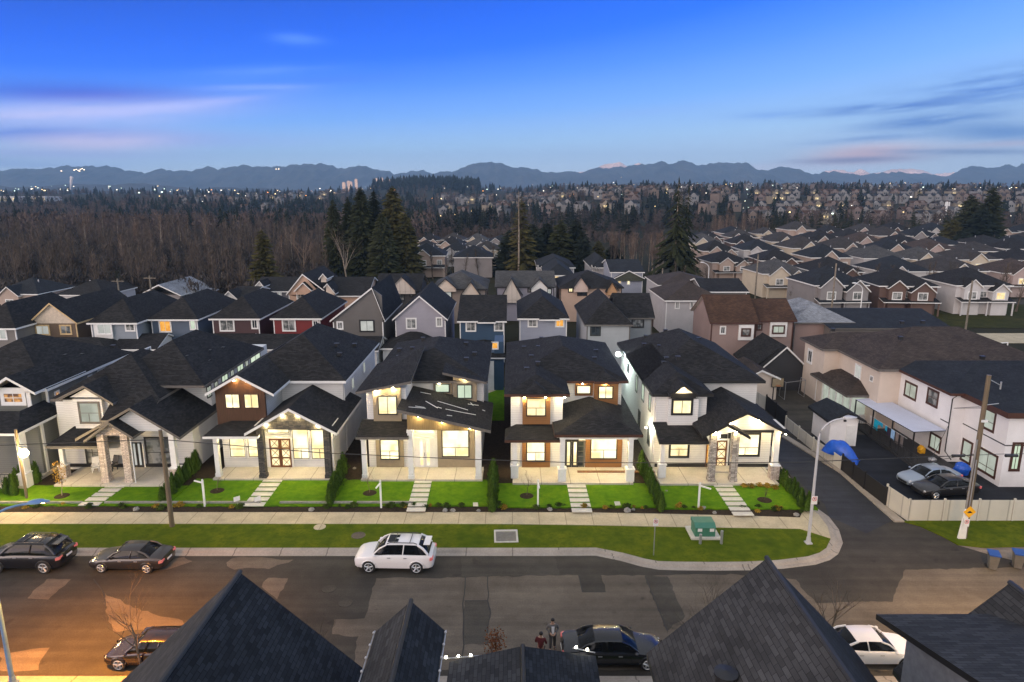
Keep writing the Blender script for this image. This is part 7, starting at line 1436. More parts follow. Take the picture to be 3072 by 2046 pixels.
# far lamps and poles among the houses
for px, yb_, yt_, Y_, lb in ((354, 822, 836, 118, ''),):
    pass
def wpole(label, px, ytop, Y, cross=0, w_=.13):
    a = AT(px, ytop, Y); t_ = thing('utility_pole', label, 'utility pole', (a.x, Y, 0), 0); m_ = MB(); m_.tube([(a.x, Y, 0), (a.x, Y, a.z)], [w_ * 1.2, w_], 7); m_.build('pole', M['bark_pale'], t_)
    for k in range(cross): m_ = MB(); m_.box(a.x - 1.1, Y - .06, a.z - .5 - k * 2.4, a.x + 1.1, Y + .06, a.z - .38 - k * 2.4); m_.build('cross_arm', M['bark_pale'], t_)
wpole('wooden pole with two cross-arms behind the pale blue-grey house', 352, 836, 118, 2); wpole('wooden pole with two cross-arms by the pale-roofed farm building', 448, 827, 122, 2)
wpole('leaning grey pole at the edge of the left wood', 665, 817, 150); wpole('wooden pole beside the gabled houses right of the tall fir', 2275, 762, 128); wpole('wooden pole among the gabled houses right of centre', 2509, 790, 122); wpole('wooden pole by the park lawn at the right', 2918, 842, 105); wpole('thin lit pole below the tall fir', 1988, 805, 150)
for px, py, Y_, lb in ((2590, 853, 112, 'white curved street lamp in front of the beige houses at the right'), (2128, 790, 140, 'white curved street lamp beside the tall fir')):
    a = AT(px, py, Y_); street_lamp(lb, a.x, Y_, a.z, -1.8, 0, None, M['white'], False)
# ------------------------------------------------------------------ vegetation
def bare_tree(mb, h_, rng, spread=.35, depth=4, r0=None, twig=True, mi_t=0, mi_w=1, up=.55, n0=6):
    r0 = r0 or h_ * .016
    def rec(p, d, L, r_, lev):
        n = 3 if lev else 4; pts = [p]; q_ = p.copy(); dd = d.copy()
        for k in range(n):
            dd = (dd + Vector((rng.gauss(0, .10), rng.gauss(0, .10), rng.gauss(.04, .05)))).normalized(); q_ = q_ + dd * (L / n); pts.append(q_.copy())
        mb.tube(pts, [r_ * (1 - .6 * k / n) for k in range(n + 1)], 5 if lev == 0 else 3, mi_t if lev < 2 else mi_w, cap=False)
        if lev >= depth: return
        m_ = n0 if lev == 0 else rng.randint(3, 4)
        for k in range(m_):
            f = rng.uniform(.35 if lev == 0 else .25, 1.); i = min(int(f * n), n - 1); o = pts[i].lerp(pts[i + 1], f * n - i)
            a = rng.uniform(0, 6.283); sd_ = Vector((math.cos(a), math.sin(a), 0)); nd = (dd * up + sd_ * (spread + rng.uniform(0, .35)) + Vector((0, 0, .25))).normalized()
            rec(o, nd, L * rng.uniform(.42, .66), r_ * (1 - .6 * f) * .6, lev + 1)
    rec(Vector((0, 0, 0)), Vector((0, 0, 1)), h_ * .62, r0, 0)
def brush_tree(mb, h_, rng, n=70, w_=.22, mi_t=0, mi_w=1, trunks=1):
    for t__ in range(trunks):
        bx, by = rng.gauss(0, .4) * (trunks > 1), rng.gauss(0, .4) * (trunks > 1); le = Vector((rng.gauss(0, .05), rng.gauss(0, .05), 1)) * h_ * .9
        mb.tube([(bx, by, 0), Vector((bx, by, 0)) + le * .5, Vector((bx, by, 0)) + le], [h_ * .016, h_ * .011, .02], 3, mi_t, cap=False)
        for k in range(n // trunks):
            f = rng.uniform(.3, .98); o = Vector((bx, by, 0)) + le * f; a = rng.uniform(0, 6.283); L = h_ * w_ * (1.15 - f * .75) * rng.uniform(.6, 1.2)
            d = Vector((math.cos(a) * .55, math.sin(a) * .55, rng.uniform(.6, 1.2))).normalized(); s_ = Vector((-d.y, d.x, 0)).normalized() * (.030 + .02 * rng.random())
            e = o + d * L; mb.poly([o - s_, o + s_, e], mi_w)
            for j in range(2):
                a2 = rng.uniform(0, 6.283); d2 = (d + Vector((math.cos(a2), math.sin(a2), .3)) * .55).normalized(); m0 = o.lerp(e, rng.uniform(.3, .8)); s2 = Vector((-d2.y, d2.x, 0)).normalized() * .025; mb.poly([m0 - s2, m0 + s2, m0 + d2 * L * .5], mi_w)
def conifer(mb, h_, r_, rng, layers=26, per=9, droop=.28, base=.12, mi=1, trunk=True, mi_t=0, sparse=0., pw=.8, cards=3, cw=.22):
    if trunk: mb.tube([(0, 0, 0), (0, 0, h_ * .5), (0, 0, h_ * .97)], [h_ * .014, h_ * .010, .03], 6, mi_t, cap=False)
    for i in range(layers):
        t_ = (i + rng.random() * .8) / layers; z = h_ * (base + (1 - base) * t_); rr = r_ * (1 - t_) ** pw * (1 + .10 * math.sin(i * 2.4)) + .12
        for k in range(per):
            if rng.random() < sparse: continue
            a = rng.uniform(0, 6.283); L = rr * rng.uniform(.55, 1.12); d = Vector((math.cos(a), math.sin(a), 0)); s_ = Vector((-d.y, d.x, 0))
            zz = z + rng.gauss(0, h_ * .012); p0 = Vector((0, 0, zz))
            for j in range(cards):
                f0, f1 = j / cards * .8, min(1., (j + 1.5) / cards); wd = L * cw * (1.2 - f0) * rng.uniform(.7, 1.3)
                a0 = p0 + d * L * f0 - ZV * (droop * L * f0 ** 1.4); a1 = p0 + d * L * f1 - ZV * (droop * L * f1 ** 1.4) + Vector((0, 0, -.05 * rng.random()))
                tw = rng.uniform(-.3, .3) * wd
                mb.poly([a0, a0.lerp(a1, .5) + s_ * wd + ZV * (tw - .10 * L), a1, a0.lerp(a1, .5) - s_ * wd - ZV * (tw + .10 * L)], mi)
    for k in range(4): mb.poly([(rng.gauss(0, .15), rng.gauss(0, .15), h_ * .93), (rng.gauss(0, .12), rng.gauss(0, .12), h_ * .95), (0, 0, h_ * 1.0)], mi)
def lowconifer(rng, h_, r_, n=48):
    mb = MB()
    for k in range(n):
        t_ = (k + rng.random()) / n; z = h_ * (.08 + .90 * t_); L = r_ * (1 - t_) ** .75 * rng.uniform(.8, 1.25) + .25; a = k * 2.4 + rng.random(); d = Vector((math.cos(a), math.sin(a), 0)); s_ = Vector((-d.y, d.x, 0)) * L * .75
        mb.poly([Vector((0, 0, z + h_ * .10)), d * L + s_ * .7 + ZV * (z - h_ * .03), d * L * 1.15 - s_ * .7 + ZV * (z - h_ * .06)])
    return mb
def lowbroad(rng, h_, r_, n=34):
    mb = MB()
    for k in range(n):
        a = rng.uniform(0, 6.283); z = h_ * rng.uniform(.25, .95); rr = r_ * math.sin(math.pi * min(1, z / h_ * .95)) ** .6 * rng.uniform(.2, 1.); c = Vector((math.cos(a) * rr, math.sin(a) * rr, z)); d = Vector((rng.gauss(0, .5), rng.gauss(0, .5), 1)).normalized() * r_ * .55; s_ = Vector((math.cos(a + 1.57), math.sin(a + 1.57), rng.gauss(0, .3))) * r_ * .10
        mb.poly([c - s_, c + s_, c + d])
    return mb
def hero(label, px, py, Y, make, name='tree', rz=0, cat='tree', group=None, mt='bark', mc='conifer', sc_=None):
    a = AT(px, py, Y); t_ = thing(name, label, cat, (a.x, Y, 0), rz, group); rng = random.Random(int(px * 7 + py)); mb = MB(); make(mb, a.z, rng)
    tr = MB(); cr = MB()
    for f, m_ in zip(mb.f, mb.m):
        (tr if m_ == 0 else cr).poly([mb.v[i] for i in f], 0)
    if tr.f: tr.build('trunk', M[mt], t_, local=True, uv=False)
    if cr.f: cr.build('crown', M[mc], t_, local=True, uv=False)
    return t_
def hw(px, Y): return px * Y / 2048
GC = 'tall conifers beyond the third row'
for px, py, Y, w_, m_, lb in ((998, 598, 180, 30, 'conifer', 'leftmost slender fir of the tall cluster beyond the third row'), (1042, 592, 188, 28, 'conifer', 'second slender fir of the tall cluster, beside the bare pale tree'), (1080, 562, 178, 40, 'conifer', 'tallest dark fir of the central cluster with a long bare lower trunk'), (1120, 573, 186, 32, 'conifer_dark', 'slender dark fir just right of the tallest fir in the cluster'), (1176, 560, 182, 52, 'conifer_olive', 'broad olive-brown conifer at the right end of the tall cluster'), (1215, 640, 176, 40, 'conifer_olive', 'shorter olive conifer leaning against the broad one in the cluster'), (1145, 640, 172, 40, 'conifer', 'shorter dark fir filling the front of the tall cluster')):
    hero(lb, px, py, Y, lambda mb, h_, rng, w_=w_, Y=Y: conifer(mb, h_, hw(w_ * 1.5, Y), rng, 52, 21, .3, .12, cards=3, pw=.5), 'conifer_tree', group=GC, mc=m_)
hero('olive-green round-topped tree at the edge of the left wood', 785, 688, 137, lambda mb, h_, rng: conifer(mb, h_, hw(60, 137), rng, 34, 16, .15, .1, pw=.5), 'conifer_tree', mc='conifer_olive')
def firm(w_, Y): return lambda mb, h_, rng: conifer(mb, h_, hw(w_, Y), rng, 34, 9, .55, .2, pw=.95, sparse=.35, cards=5, cw=.13)
hero('giant ragged fir rising above the horizon right of centre', 2038, 528, 170, firm(84, 170), 'conifer_tree', mt='bark_pale')
hero('second ragged fir stem just right of the giant fir', 2068, 552, 172, firm(66, 172), 'conifer_tree', mt='bark_pale')
def snag(mb, h_, rng):
    mb.tube([(0, 0, 0), (.1, 0, h_ * .5), (0, 0, h_)], [.26, .18, .04], 7, 0)
    for k in range(80):
        z = h_ * rng.uniform(.3, .98); a = rng.uniform(0, 6.28); L = rng.uniform(.8, 3.4) * (1.15 - z / h_ * .6); d = Vector((math.cos(a), math.sin(a), rng.uniform(.0, .5))); mb.tube([(0, 0, z), Vector((0, 0, z)) + d * L * .6, Vector((0, 0, z)) + d * L + ZV * .3], [.05, .03, .012], 3, 1)
        for j in range(4): e = Vector((0, 0, z)) + d * L * rng.uniform(.4, 1.); mb.tube([e, e + Vector((rng.gauss(0, .5), rng.gauss(0, .5), rng.uniform(.0, .5)))], [.02, .008], 3, 1)
hero('tall thin bare trunk with sparse high twigs left of the dark conifer clump', 1556, 572, 168, snag, 'bare_tree', mt='bark_pale', mc='twig')
hero('sparse brownish fir around the thin bare trunk at centre', 1566, 590, 171, lambda mb, h_, rng: conifer(mb, h_, hw(62, 171), rng, 40, 12, .3, .1, pw=.6, sparse=.35), 'conifer_tree', mc='conifer_olive')
for i, (px, py, Y, w_, m_) in enumerate(((1528, 690, 186, 42, 'conifer_dark'), (1598, 672, 184, 44, 'conifer_dark'), (1640, 668, 190, 40, 'conifer_dark'), (1682, 662, 182, 42, 'conifer'), (1728, 660, 186, 38, 'conifer_dark'), (1750, 690, 180, 30, 'conifer_dark'), (1574, 722, 176, 40, 'conifer'), (1796, 722, 190, 24, 'conifer_olive'), (1840, 735, 200, 34, 'conifer_dark'))):
    hero(['leftmost dark conifer of the clump behind the navy row houses', 'second dark conifer from the left in the clump behind the navy row houses', 'third dark conifer in the clump behind the navy row houses', 'tall green-black conifer in the middle of the dark clump', 'dark conifer at the right shoulder of the clump', 'smaller dark conifer at the right end of the clump', 'short front conifer beside the thin bare trunk', 'small pointed olive conifer right of the dark clump', 'broad low dark conifer behind the lilac house with olive gable'][i], px, py, Y, lambda mb, h_, rng, w_=w_, Y=Y: conifer(mb, h_, hw(w_ * 1.45, Y), rng, 38, 18, .2, .06, pw=.42), 'conifer_tree', group='dark conifer clump', mc=m_)
for px, py, Y, w_, m_, lb in ((2918, 585, 262, 44, 'conifer', 'tall dark conifer with a rounded top near the right edge'), (2982, 562, 258, 40, 'conifer', 'tallest conifer near the right edge beside the white flats'), (2862, 655, 255, 34, 'conifer_olive', 'mid-green conifer left of the pair near the right edge'), (2950, 622, 250, 50, 'conifer_dark', 'broad dark conifer filling the gap of the pair near the right edge'), (2895, 690, 246, 36, 'conifer_dark', 'low dark conifer at the foot of the pair near the right edge')):
    hero(lb, px, py, Y, lambda mb, h_, rng, w_=w_, Y=Y: conifer(mb, h_, hw(w_ * 1.4, Y), rng, 40, 18, .22, .05, pw=.42), 'conifer_tree', mc=m_)
for px, py, Y, lb, mt, mc in ((895, 658, 162, 'big many-branched bare tree left of the tall fir cluster', 'bark', 'twig_red'), (1032, 672, 160, 'pale forked bare tree in front of the tall fir cluster', 'bark_pale', 'twig'), (962, 668, 190, 'slender bare tree left of the leftmost slender fir', 'bark_pale', 'twig'), (1340, 748, 172, 'bare tree in front of the dark-roofed house at centre', 'bark', 'twig'), (2085, 770, 140, 'small bare tree left of the tall lit pole', 'bark', 'twig'), (1376, 672, 340, 'pale bare poplar above the centre houses', 'bark_pale', 'twig_red'), (690, 690, 175, 'pinkish bare tree behind the olive tree at the left wood', 'bark', 'twig_red')):
    hero(lb, px, py, Y, lambda mb, h_, rng: bare_tree(mb, h_, rng, .30, 4, n0=9), 'bare_tree', mt=mt, mc=mc)
# ---- individual forest trees (copies of a few kinds)
def protos(kind, n, seed):
    out = []
    for i in range(n):
        rng = random.Random(seed + i); mb = MB()
        if kind == 'brush': brush_tree(mb, 10, rng, 90, .26, trunks=rng.choice((1, 1, 2)))
        else: conifer(mb, 10, 2.1, rng, 20, 9, .2, .06, pw=.6, cards=2)
        out.append(mb)
    return out
PB = protos('brush', 8, 50); PCo = protos('con', 6, 90)
def first(mb, name, mats):
    o = mb.build(name, mats, uv=False); return o
def place(protolist, name, mats, spots, label, group, cat='tree'):
    src = []
    for i, (x, y, z, s_, sx_) in enumerate(spots):
        k = i % len(protolist)
        if k >= len(src): o = first(protolist[k], name, mats); src.append(o)
        else: o = src[k].copy(); COL.objects.link(o)
        o.location = (x, y, z); o.scale = (s_ * sx_, s_ * sx_, s_); o.rotation_euler = (0, 0, R.uniform(0, 6.28)); tag(o, label, cat, group)
def spots(n, px0, px1, Y0, Y1, h0, h1, seed, sx=(.9, 1.2), avoid=None):
    rng = random.Random(seed); out = []
    while len(out) < n:
        y = Y0 + (Y1 - Y0) * rng.random() ** .8; x = (rng.uniform(px0, px1) - CX) / 2048 * y * 1.0
        if avoid and avoid(x, y): continue
        out.append((x, y, gz_(x, y) * sm(300, 420, y) - .1, rng.uniform(h0, h1) / 10, rng.uniform(*sx)))
    return out
place(PB[:4], 'bare_tree', [M['bark'], M['twig']], spots(66, -120, 930, 136, 300, 8.5, 12.5, 1), 'grey-brown leafless tree in the dense wood behind the left houses', 'bare trees of the left wood')
place(PB[4:], 'bare_tree', [M['bark_pale'], M['twig_red']], spots(52, -120, 980, 150, 340, 9, 13, 2), 'pale-trunked reddish leafless tree in the dense wood behind the left houses', 'pale bare trees of the left wood')
place(PB[4:], 'bare_tree', [M['bark_pale'], M['twig_red']], spots(14, 230, 640, 215, 300, 14, 17, 77), 'tall pale reddish leafless tree rising above the left wood', 'taller bare trees of the left wood')
place(PB[4:], 'bare_tree', [M['bark_pale'], M['twig_red']], spots(26, 1830, 1990, 185, 215, 9, 12, 3) , 'reddish leafless tree in the grove left of the giant fir', 'bare grove left of the giant fir')
place(PB[4:], 'bare_tree', [M['bark_pale'], M['twig_red']], spots(34, 2120, 2290, 315, 350, 9, 13, 4) , 'pale leafless tree in the grove behind the far roofs right of the giant fir', 'bare grove right of the giant fir')
place(PB[:4], 'bare_tree', [M['bark'], M['twig']], spots(30, 2300, 3150, 312, 360, 6, 10, 5), 'brown leafless tree at the far edge of the housing on the right', 'bare trees behind the right houses')
place(PB[:4], 'bare_tree', [M['bark'], M['twig']], spots(12, 1180, 1500, 178, 200, 6, 9, 6), 'low brown leafless tree among the centre roofs', 'bare trees among the centre roofs')
place(PB[:4], 'bare_tree', [M['bark'], M['twig']], [(G(px, 905).x, G(px, 905).y + dy, 0, h_ / 10, 1.1) for px, dy, h_ in ((2560, 0, 8), (2620, 2, 8.5), (2700, 3, 8), (2790, 1, 9), (2850, -2, 8), (2960, -3, 8), (3010, 0, 9), (2930, -12, 7))], 'slim leafless young tree along the park at the right', 'young trees along the park')
place(PB[:4], 'bare_tree', [M['bark'], M['twig']], spots(46, 2000, 3150, 122, 285, 5.5, 8.5, 31), 'small leafless street tree between the roofs past the park', 'street trees between the far roofs')
place(PCo, 'conifer_tree', [M['bark'], M['conifer_dark']], spots(60, 380, 960, 330, 480, 10, 15, 7), 'dark conifer standing behind the bare wood on the left', 'conifers behind the left wood')
place(PCo[:3], 'conifer_tree', [M['bark'], M['conifer_dark']], spots(62, 1200, 1900, 300, 420, 9, 14.5, 8), 'dark conifer in the belt beyond the centre houses', 'conifer belt beyond the centre houses')
place(PCo[3:], 'conifer_tree', [M['bark'], M['conifer']], spots(44, 2280, 2850, 330, 425, 8, 13.5, 9), 'green-black conifer in the belt beyond the right houses', 'conifer belt beyond the right houses')
# ---- far woods: masses nobody could count
def mass(name, mbs, mat, n, px0, px1, Y0, Y1, h0, h1, seed, keep=None, pw=1.):
    rng = np.random.RandomState(seed); V = []; Fc = []; off = 0
    P_ = [(np.array(m_.v, dtype=np.float32), m_.f) for m_ in mbs]
    for i in range(n):
        y = Y0 + (Y1 - Y0) * rng.rand() ** pw; px = px0 + (px1 - px0) * rng.rand(); x = (px - CX) / 2048 * y
        if keep and not keep(px, y, rng): continue
        v, f = P_[i % len(P_)]; h_ = rng.uniform(h0, h1) / 10; a = rng.rand() * 6.28; c_, s_ = math.cos(a), math.sin(a); w_ = h_ * rng.uniform(.85, 1.3)
        vv = np.stack([(v[:, 0] * c_ - v[:, 1] * s_) * w_ + x, (v[:, 0] * s_ + v[:, 1] * c_) * w_ + y, v[:, 2] * h_ + gz_(x, y) * sm(300, 420, y)], 1)
        V.append(vv); Fc += [tuple(j + off for j in k) for k in f]; off += len(v)
    me = bpy.data.meshes.new(name); me.from_pydata(np.concatenate(V).tolist(), [], Fc); me.materials.append(mat); o = bpy.data.objects.new(name, me); COL.objects.link(o); return tag(o, kind='stuff')
M['far_bare2'] = leafm('far_bare_grey', (.066, .058, .054, 1), .5, .05)
cl = lambda x, y: math.sin(x * .013 + math.sin(y * .006) * 2) + math.sin(y * .012 + x * .005) + .6 * math.sin(x * .031 - y * .021)
KC = lambda px, y, rng: cl((px - CX) / 2048 * y, y) > -.35 or rng.rand() < .2
KB = lambda px, y, rng: cl((px - CX) / 2048 * y, y) < .45 or rng.rand() < .25
def brushm(sd):
    mb = MB(); brush_tree(mb, 10, random.Random(sd), 60, .26); return mb
LC = [lowconifer(random.Random(200 + i), 10, 2.0, 48) for i in range(5)]; LB_ = [lowbroad(random.Random(300 + i), 10, 3.0, 64) for i in range(5)]
M['far_con'] = leafm('far_conifers', (.016, .022, .018, 1), .6, .02); M['far_bare'] = leafm('far_bare_trees', (.10, .076, .068, 1), .5, .02)
clear = lambda px, y, rng: not (px > 2180 and 430 < y < 760 and rng.rand() < .75) and not (1900 < px < 2180 and 480 < y < 700 and rng.rand() < .4)
mass('distant_conifer_wood', LC, M['far_con'], 1300, -200, 1300, 340, 900, 9, 16, 11, KC, 1.1)
mass('distant_bare_wood', LB_, M['far_bare'], 2300, -200, 1300, 320, 900, 7, 13, 12, KB, 1.1)
mass('distant_conifer_wood', LC, M['far_con'], 900, 1250, 3300, 400, 950, 8, 15, 13, lambda *a: clear(*a) and KC(*a), 1.1)
mass('distant_bare_wood', LB_, M['far_bare'], 1300, 1250, 3300, 400, 950, 6, 11, 14, lambda *a: clear(*a) and KB(*a), 1.1)
mass('far_treeline', LC, M['far_con'], 1900, -300, 3400, 900, 2900, 10, 19, 15, lambda px, y, rng: KC(px, y, rng) and not (px > 2300 and y < 1500 and rng.rand() < .45), 1.2)
mass('far_treeline', LB_, M['far_bare'], 2600, -300, 3400, 900, 2900, 8, 14, 16, KB, 1.2)
mass('wood_undergrowth', LB_, M['far_bare2'], 2400, -160, 985, 131, 330, 2.5, 6.5, 18)
mass('bare_wood', [brushm(40 + i) for i in range(6)], M['twig'], 420, -160, 985, 135, 360, 8.5, 12.5, 28)
mass('wood_undergrowth', LB_, M['far_bare'], 700, 1180, 1990, 270, 430, 2.5, 6, 19)
mass('wood_undergrowth', LB_, M['far_bare'], 500, 2000, 3200, 306, 440, 2.5, 5, 20)
mass('knoll_conifer_wood', LC, M['far_con'], 420, 1130, 1440, 1450, 2000, 18, 30, 17)
# ---- garden hedges
def cedar_mesh(seed, h_=1.5, r_=.34):
    rng = random.Random(seed); mb = MB(); mb.lathe((0, 0, 0), [(.05, 0), (r_ * .75, .12), (r_ * .8, h_ * .3), (r_ * .55, h_ * .65), (.05, h_ * .94)], 9)
    for k in range(420):
        t_ = rng.random() ** .9; z = h_ * t_; rr = r_ * (1.02 - t_) ** .7 * rng.uniform(.85, 1.15) * (1 if t_ > .12 else .8); a = rng.uniform(0, 6.283); rr *= 1 + .18 * math.sin(a * 3 + seed) + .12 * math.sin(z * 9 + a); c_ = Vector((math.cos(a) * rr, math.sin(a) * rr, z)); o = Vector((math.cos(a), math.sin(a), 0)); s_ = Vector((-o.y, o.x, 0)) * .06
        mb.poly([c_ - s_, c_ + s_, c_ + ZV * rng.uniform(.10, .26) + o * rng.uniform(-.02, .14)])
    return mb
CM = [cedar_mesh(500 + i) for i in range(5)]
_cs = []
def cedar(x, y, z, s_, label, group):
    k = len(_cs) % 5 if len(_cs) < 5 else R.randrange(5)
    if len(_cs) < 5: o = CM[k].build('cedar_shrub', M['cedar_leaf'], uv=False, local=True); _cs.append(o)
    else: o = _cs[k].copy(); COL.objects.link(o)
    s_ *= .88; o.location = (x, y, z); o.scale = (s_ * R.uniform(.85, 1.15), s_ * R.uniform(.85, 1.15), s_ * R.uniform(.8, 1.15)); o.rotation_euler = (0, 0, R.uniform(0, 6)); tag(o, label, 'shrub', group)
def hedge(A, B, n, s0, s1, label, group):
    for k in range(n):
        f = k / (n - 1); p_ = Vector(A).lerp(Vector(B), f); cedar(p_.x + R.gauss(0, .06), p_.y + R.gauss(0, .06), LZ - .05, s0 + (s1 - s0) * f, label, group)
hedge(gq('1', 1240, 1420, LZ), gq('1', 1500, 1180, LZ), 11, 1.0, 1.15, 'clipped cedar shrub in the row left of the dark cedar house lawn', 'cedar row left of the cedar house')
hedge(gq('2', 1082, 1445, LZ), gq('2', 1195, 1195, LZ), 11, 1.05, 1.2, 'clipped cedar shrub in the row between the cedar house and the taupe-bay house', 'cedar row right of the cedar house')
hedge(gq('3', 1118, 1490, LZ), gq('3', 1108, 1250, LZ), 8, 1.2, 1.35, 'tall narrow cedar shrub in the row right of the taupe-bay house lawn', 'cedar row right of the taupe house')
hedge(gq('4', 1150, 1400, LZ), gq('4', 1000, 1110, LZ), 12, .95, 1.1, 'clipped cedar shrub in the row left of the corner-house lawn', 'cedar row left of the corner house')
hedge(gq('r', 488, 1312, LZ), gq('r', 325, 1140, LZ), 9, 1.05, .95, 'clipped cedar shrub in the row along the lane beside the corner house', 'cedar row along the lane')
for x, y in ((95, 1340), (130, 1325), (165, 1310), (210, 1300), (250, 1290), (285, 1282), (110, 1380), (60, 1365)): p_ = gq('1', x, y, .25); cedar(p_.x, p_.y, .2, 1.15, 'bushy cedar shrub beside the wooden lamp post at the left', 'cedar shrubs by the lamp post')
# ---- planting bed
def shrub_mesh(seed, r_=.3, flat=.8):
    rng = random.Random(seed); mb = MB()
    for k in range(130):
        a, ph = rng.uniform(0, 6.283), rng.uniform(0, 1.5); rr = r_ * rng.uniform(.55, 1.1); c_ = Vector((math.cos(a) * math.sin(ph) * rr, math.sin(a) * math.sin(ph) * rr, math.cos(ph) * rr * flat + .03)); d = Vector((rng.gauss(0, 1), rng.gauss(0, 1), rng.gauss(.6, .6))).normalized() * .10; s_ = d.cross(Vector((rng.random(), rng.random(), .3))).normalized() * .04
        mb.poly([c_ - s_, c_ + s_, c_ + d])
    mb.blob((0, 0, r_ * .25), r_ * .6, rng, 7, 5, .15, .7); return mb
SM = {'shrub': [shrub_mesh(i + 600) for i in range(4)], 'shrub_yel': [shrub_mesh(i + 620, .26) for i in range(3)]}
SO = {}
bed_lab = {'shrub': ('low green shrub in the bed along the sidewalk', 'green bed shrubs along the sidewalk'), 'shrub_yel': ('low yellowing shrub in the bed along the sidewalk', 'yellowing bed shrubs along the sidewalk')}
def bed(x, y, z, s_, kind, lab=None, grp=None):
    L = SO.setdefault(kind, []); k = len(L)
    if k < len(SM[kind]): o = SM[kind][k].build('bed_shrub', M[kind], uv=False, local=True); L.append(o)
    else: o = R.choice(L).copy(); COL.objects.link(o)
    o.location = (x, y, z); o.scale = (s_, s_, s_ * R.uniform(.8, 1.3)); o.rotation_euler = (0, 0, R.uniform(0, 6)); tag(o, lab or bed_lab[kind][0], 'shrub', grp or bed_lab[kind][1])
for k in range(64):
    x = R.uniform(-36, 21.5); bed(x, 46.35 + R.gauss(0, .14) - (max(0, x - 3) * .03), .18, R.uniform(.55, 1.25), 'shrub' if R.random() < .68 else 'shrub_yel')
for x, y in ((1740, 1235), (1790, 1240), (1850, 1232), (1905, 1240), (1960, 1250)): p_ = gq('4', x, y, LZ); bed(p_.x, p_.y, LZ, 1.2, 'shrub_yel', 'tawny grass clump at the foot of the corner house porch', 'grass clumps by the corner house porch')
_rk = []
for c_, x, y in (('b', 965, 118), ('b', 2200, 120), ('3', 745, 1500), ('3', 805, 1500), ('3', 1000, 1500), ('4', 355, 1402), ('4', 908, 1412), ('4', 950, 1402), ('4', 1450, 1392), ('4', 1530, 1425), ('4', 2110, 1440), ('3', 60, 1180), ('4', 1185, 1272)):
    p_ = gq(c_, x, y, .2)
    if not _rk: mb = MB(); mb.blob((0, 0, .08), .24, R, 9, 6, .2, .7); o = mb.build('rock', M['rock'], local=True); _rk.append(o)
    else: o = _rk[0].copy(); COL.objects.link(o)
    o.location = p_; o.rotation_euler = (0, 0, R.uniform(0, 6)); o.scale = [R.uniform(.6, 1.2)] * 3; tag(o, 'pale rounded rock in the planting bed or at the lawn edge', 'rock', 'garden rocks')
# low grey retaining kerb in front of the left lawns
for a, b, lb in ((-40.5, -31.9, 'low grey retaining kerb before the stone-entry house lawn'), (-30.2, -18.6, 'low grey retaining kerb before the dark cedar house lawn, left of its slabs'), (-17.2, -11.8, 'low grey retaining kerb before the cedar house lawn, right of its slabs'), (-11.5, -7.3, 'low grey retaining kerb before the taupe-bay house lawn')):
    mb = MB(); mb.box(a, 46.72, .1, b, 46.9, .42); tag(mb.build('retaining_kerb', M['rock']), lb, 'kerb')
# ---- stepping slabs
_sl = []
def slabs(c_, a, b, n, wd, lab, grp):
    A, B = gq(c_, a[0], a[1], LZ), gq(c_, b[0], b[1], LZ)
    for k in range(n):
        p_ = A.lerp(B, k / (n - 1)); dp = (B - A).length / (n - 1) * .68
        if not _sl: mb = MB(); mb.box(-.5, -.5, -.06, .5, .5, .0); o = mb.build('stepping_slab', M['paver'], local=True); _sl.append(o)
        else: o = _sl[0].copy(); COL.objects.link(o)
        o.location = (p_.x, p_.y, LZ + .05); o.scale = (wd, dp, 1); tag(o, lab, 'paving slab', grp)
for a in (('1', (880, 1310), (685, 1447), 5, 1.5, 'pale stepping slab across the lawn of the stone-entry house', 'stepping slabs, stone-entry house'), ('2', (655, 1268), (515, 1450), 6, 1.5, 'pale stepping slab across the lawn of the dark cedar house', 'stepping slabs, cedar house'), ('3', (580, 1278), (528, 1490), 7, 1.35, 'pale stepping slab across the lawn of the taupe-bay house', 'stepping slabs, taupe house'), ('4', (545, 1232), (583, 1405), 6, 1.45, 'pale stepping slab across the lawn of the orange-brown panel house', 'stepping slabs, orange-brown house'), ('4', (1588, 1228), (1730, 1430), 7, 1.45, 'pale stepping slab across the lawn of the corner house', 'stepping slabs, corner house')): slabs(*a)
# ---- young trees on the lawns and by the road
def young(label, c_, bx, by, ty, mk, mt='bark', mc='twig', z=LZ, ring=True, name='young_tree'):
    p_ = gq(c_, bx, by, z); h_ = aq(c_, bx, ty, p_.y).z - z; t_ = thing(name, label, 'tree', p_); rng = random.Random(int(bx)); mb = MB(); mk(mb, h_, rng); tr, cr = MB(), MB()
    for f, m_ in zip(mb.f, mb.m): (tr if m_ == 0 else cr).poly([mb.v[i] for i in f], 0)
    tr.build('trunk', M[mt], t_, local=True, uv=False); cr.build('crown', M[mc], t_, local=True, uv=False)
    if ring: 
        rm = MB(); rm.lathe((p_.x, p_.y, z), [(.55, -.01), (.5, .02), (.02, .05)], 16); tag(rm.build('tree_bed', M['soil']), 'round soil bed under the ' + label.replace('the ', '')[:60].rsplit(' ', 1)[0] if False else 'round soil bed at the foot of a young lawn tree', 'soil bed', 'soil beds of the lawn trees')
    return t_
def leafy(mb, h_, rng):
    bare_tree(mb, h_, rng, .25, 3, h_ * .014, n0=6)
    for k in range(260): z = h_ * rng.uniform(.36, 1.0); rr = h_ * .20 * math.sin(PI * (z / h_ - .3) / .75) ** .7 * rng.uniform(.2, 1.1) if z / h_ < 1.04 else .05; a = rng.uniform(0, 6.28); c = Vector((math.cos(a) * rr, math.sin(a) * rr, z)); d = Vector((rng.gauss(0, 1), rng.gauss(0, 1), rng.gauss(0, 1))).normalized() * .13; s_ = d.cross(Vector((.3, .5, rng.random()))).normalized() * .07; mb.poly([c - s_, c + d * .5 + s_, c + d], 1)
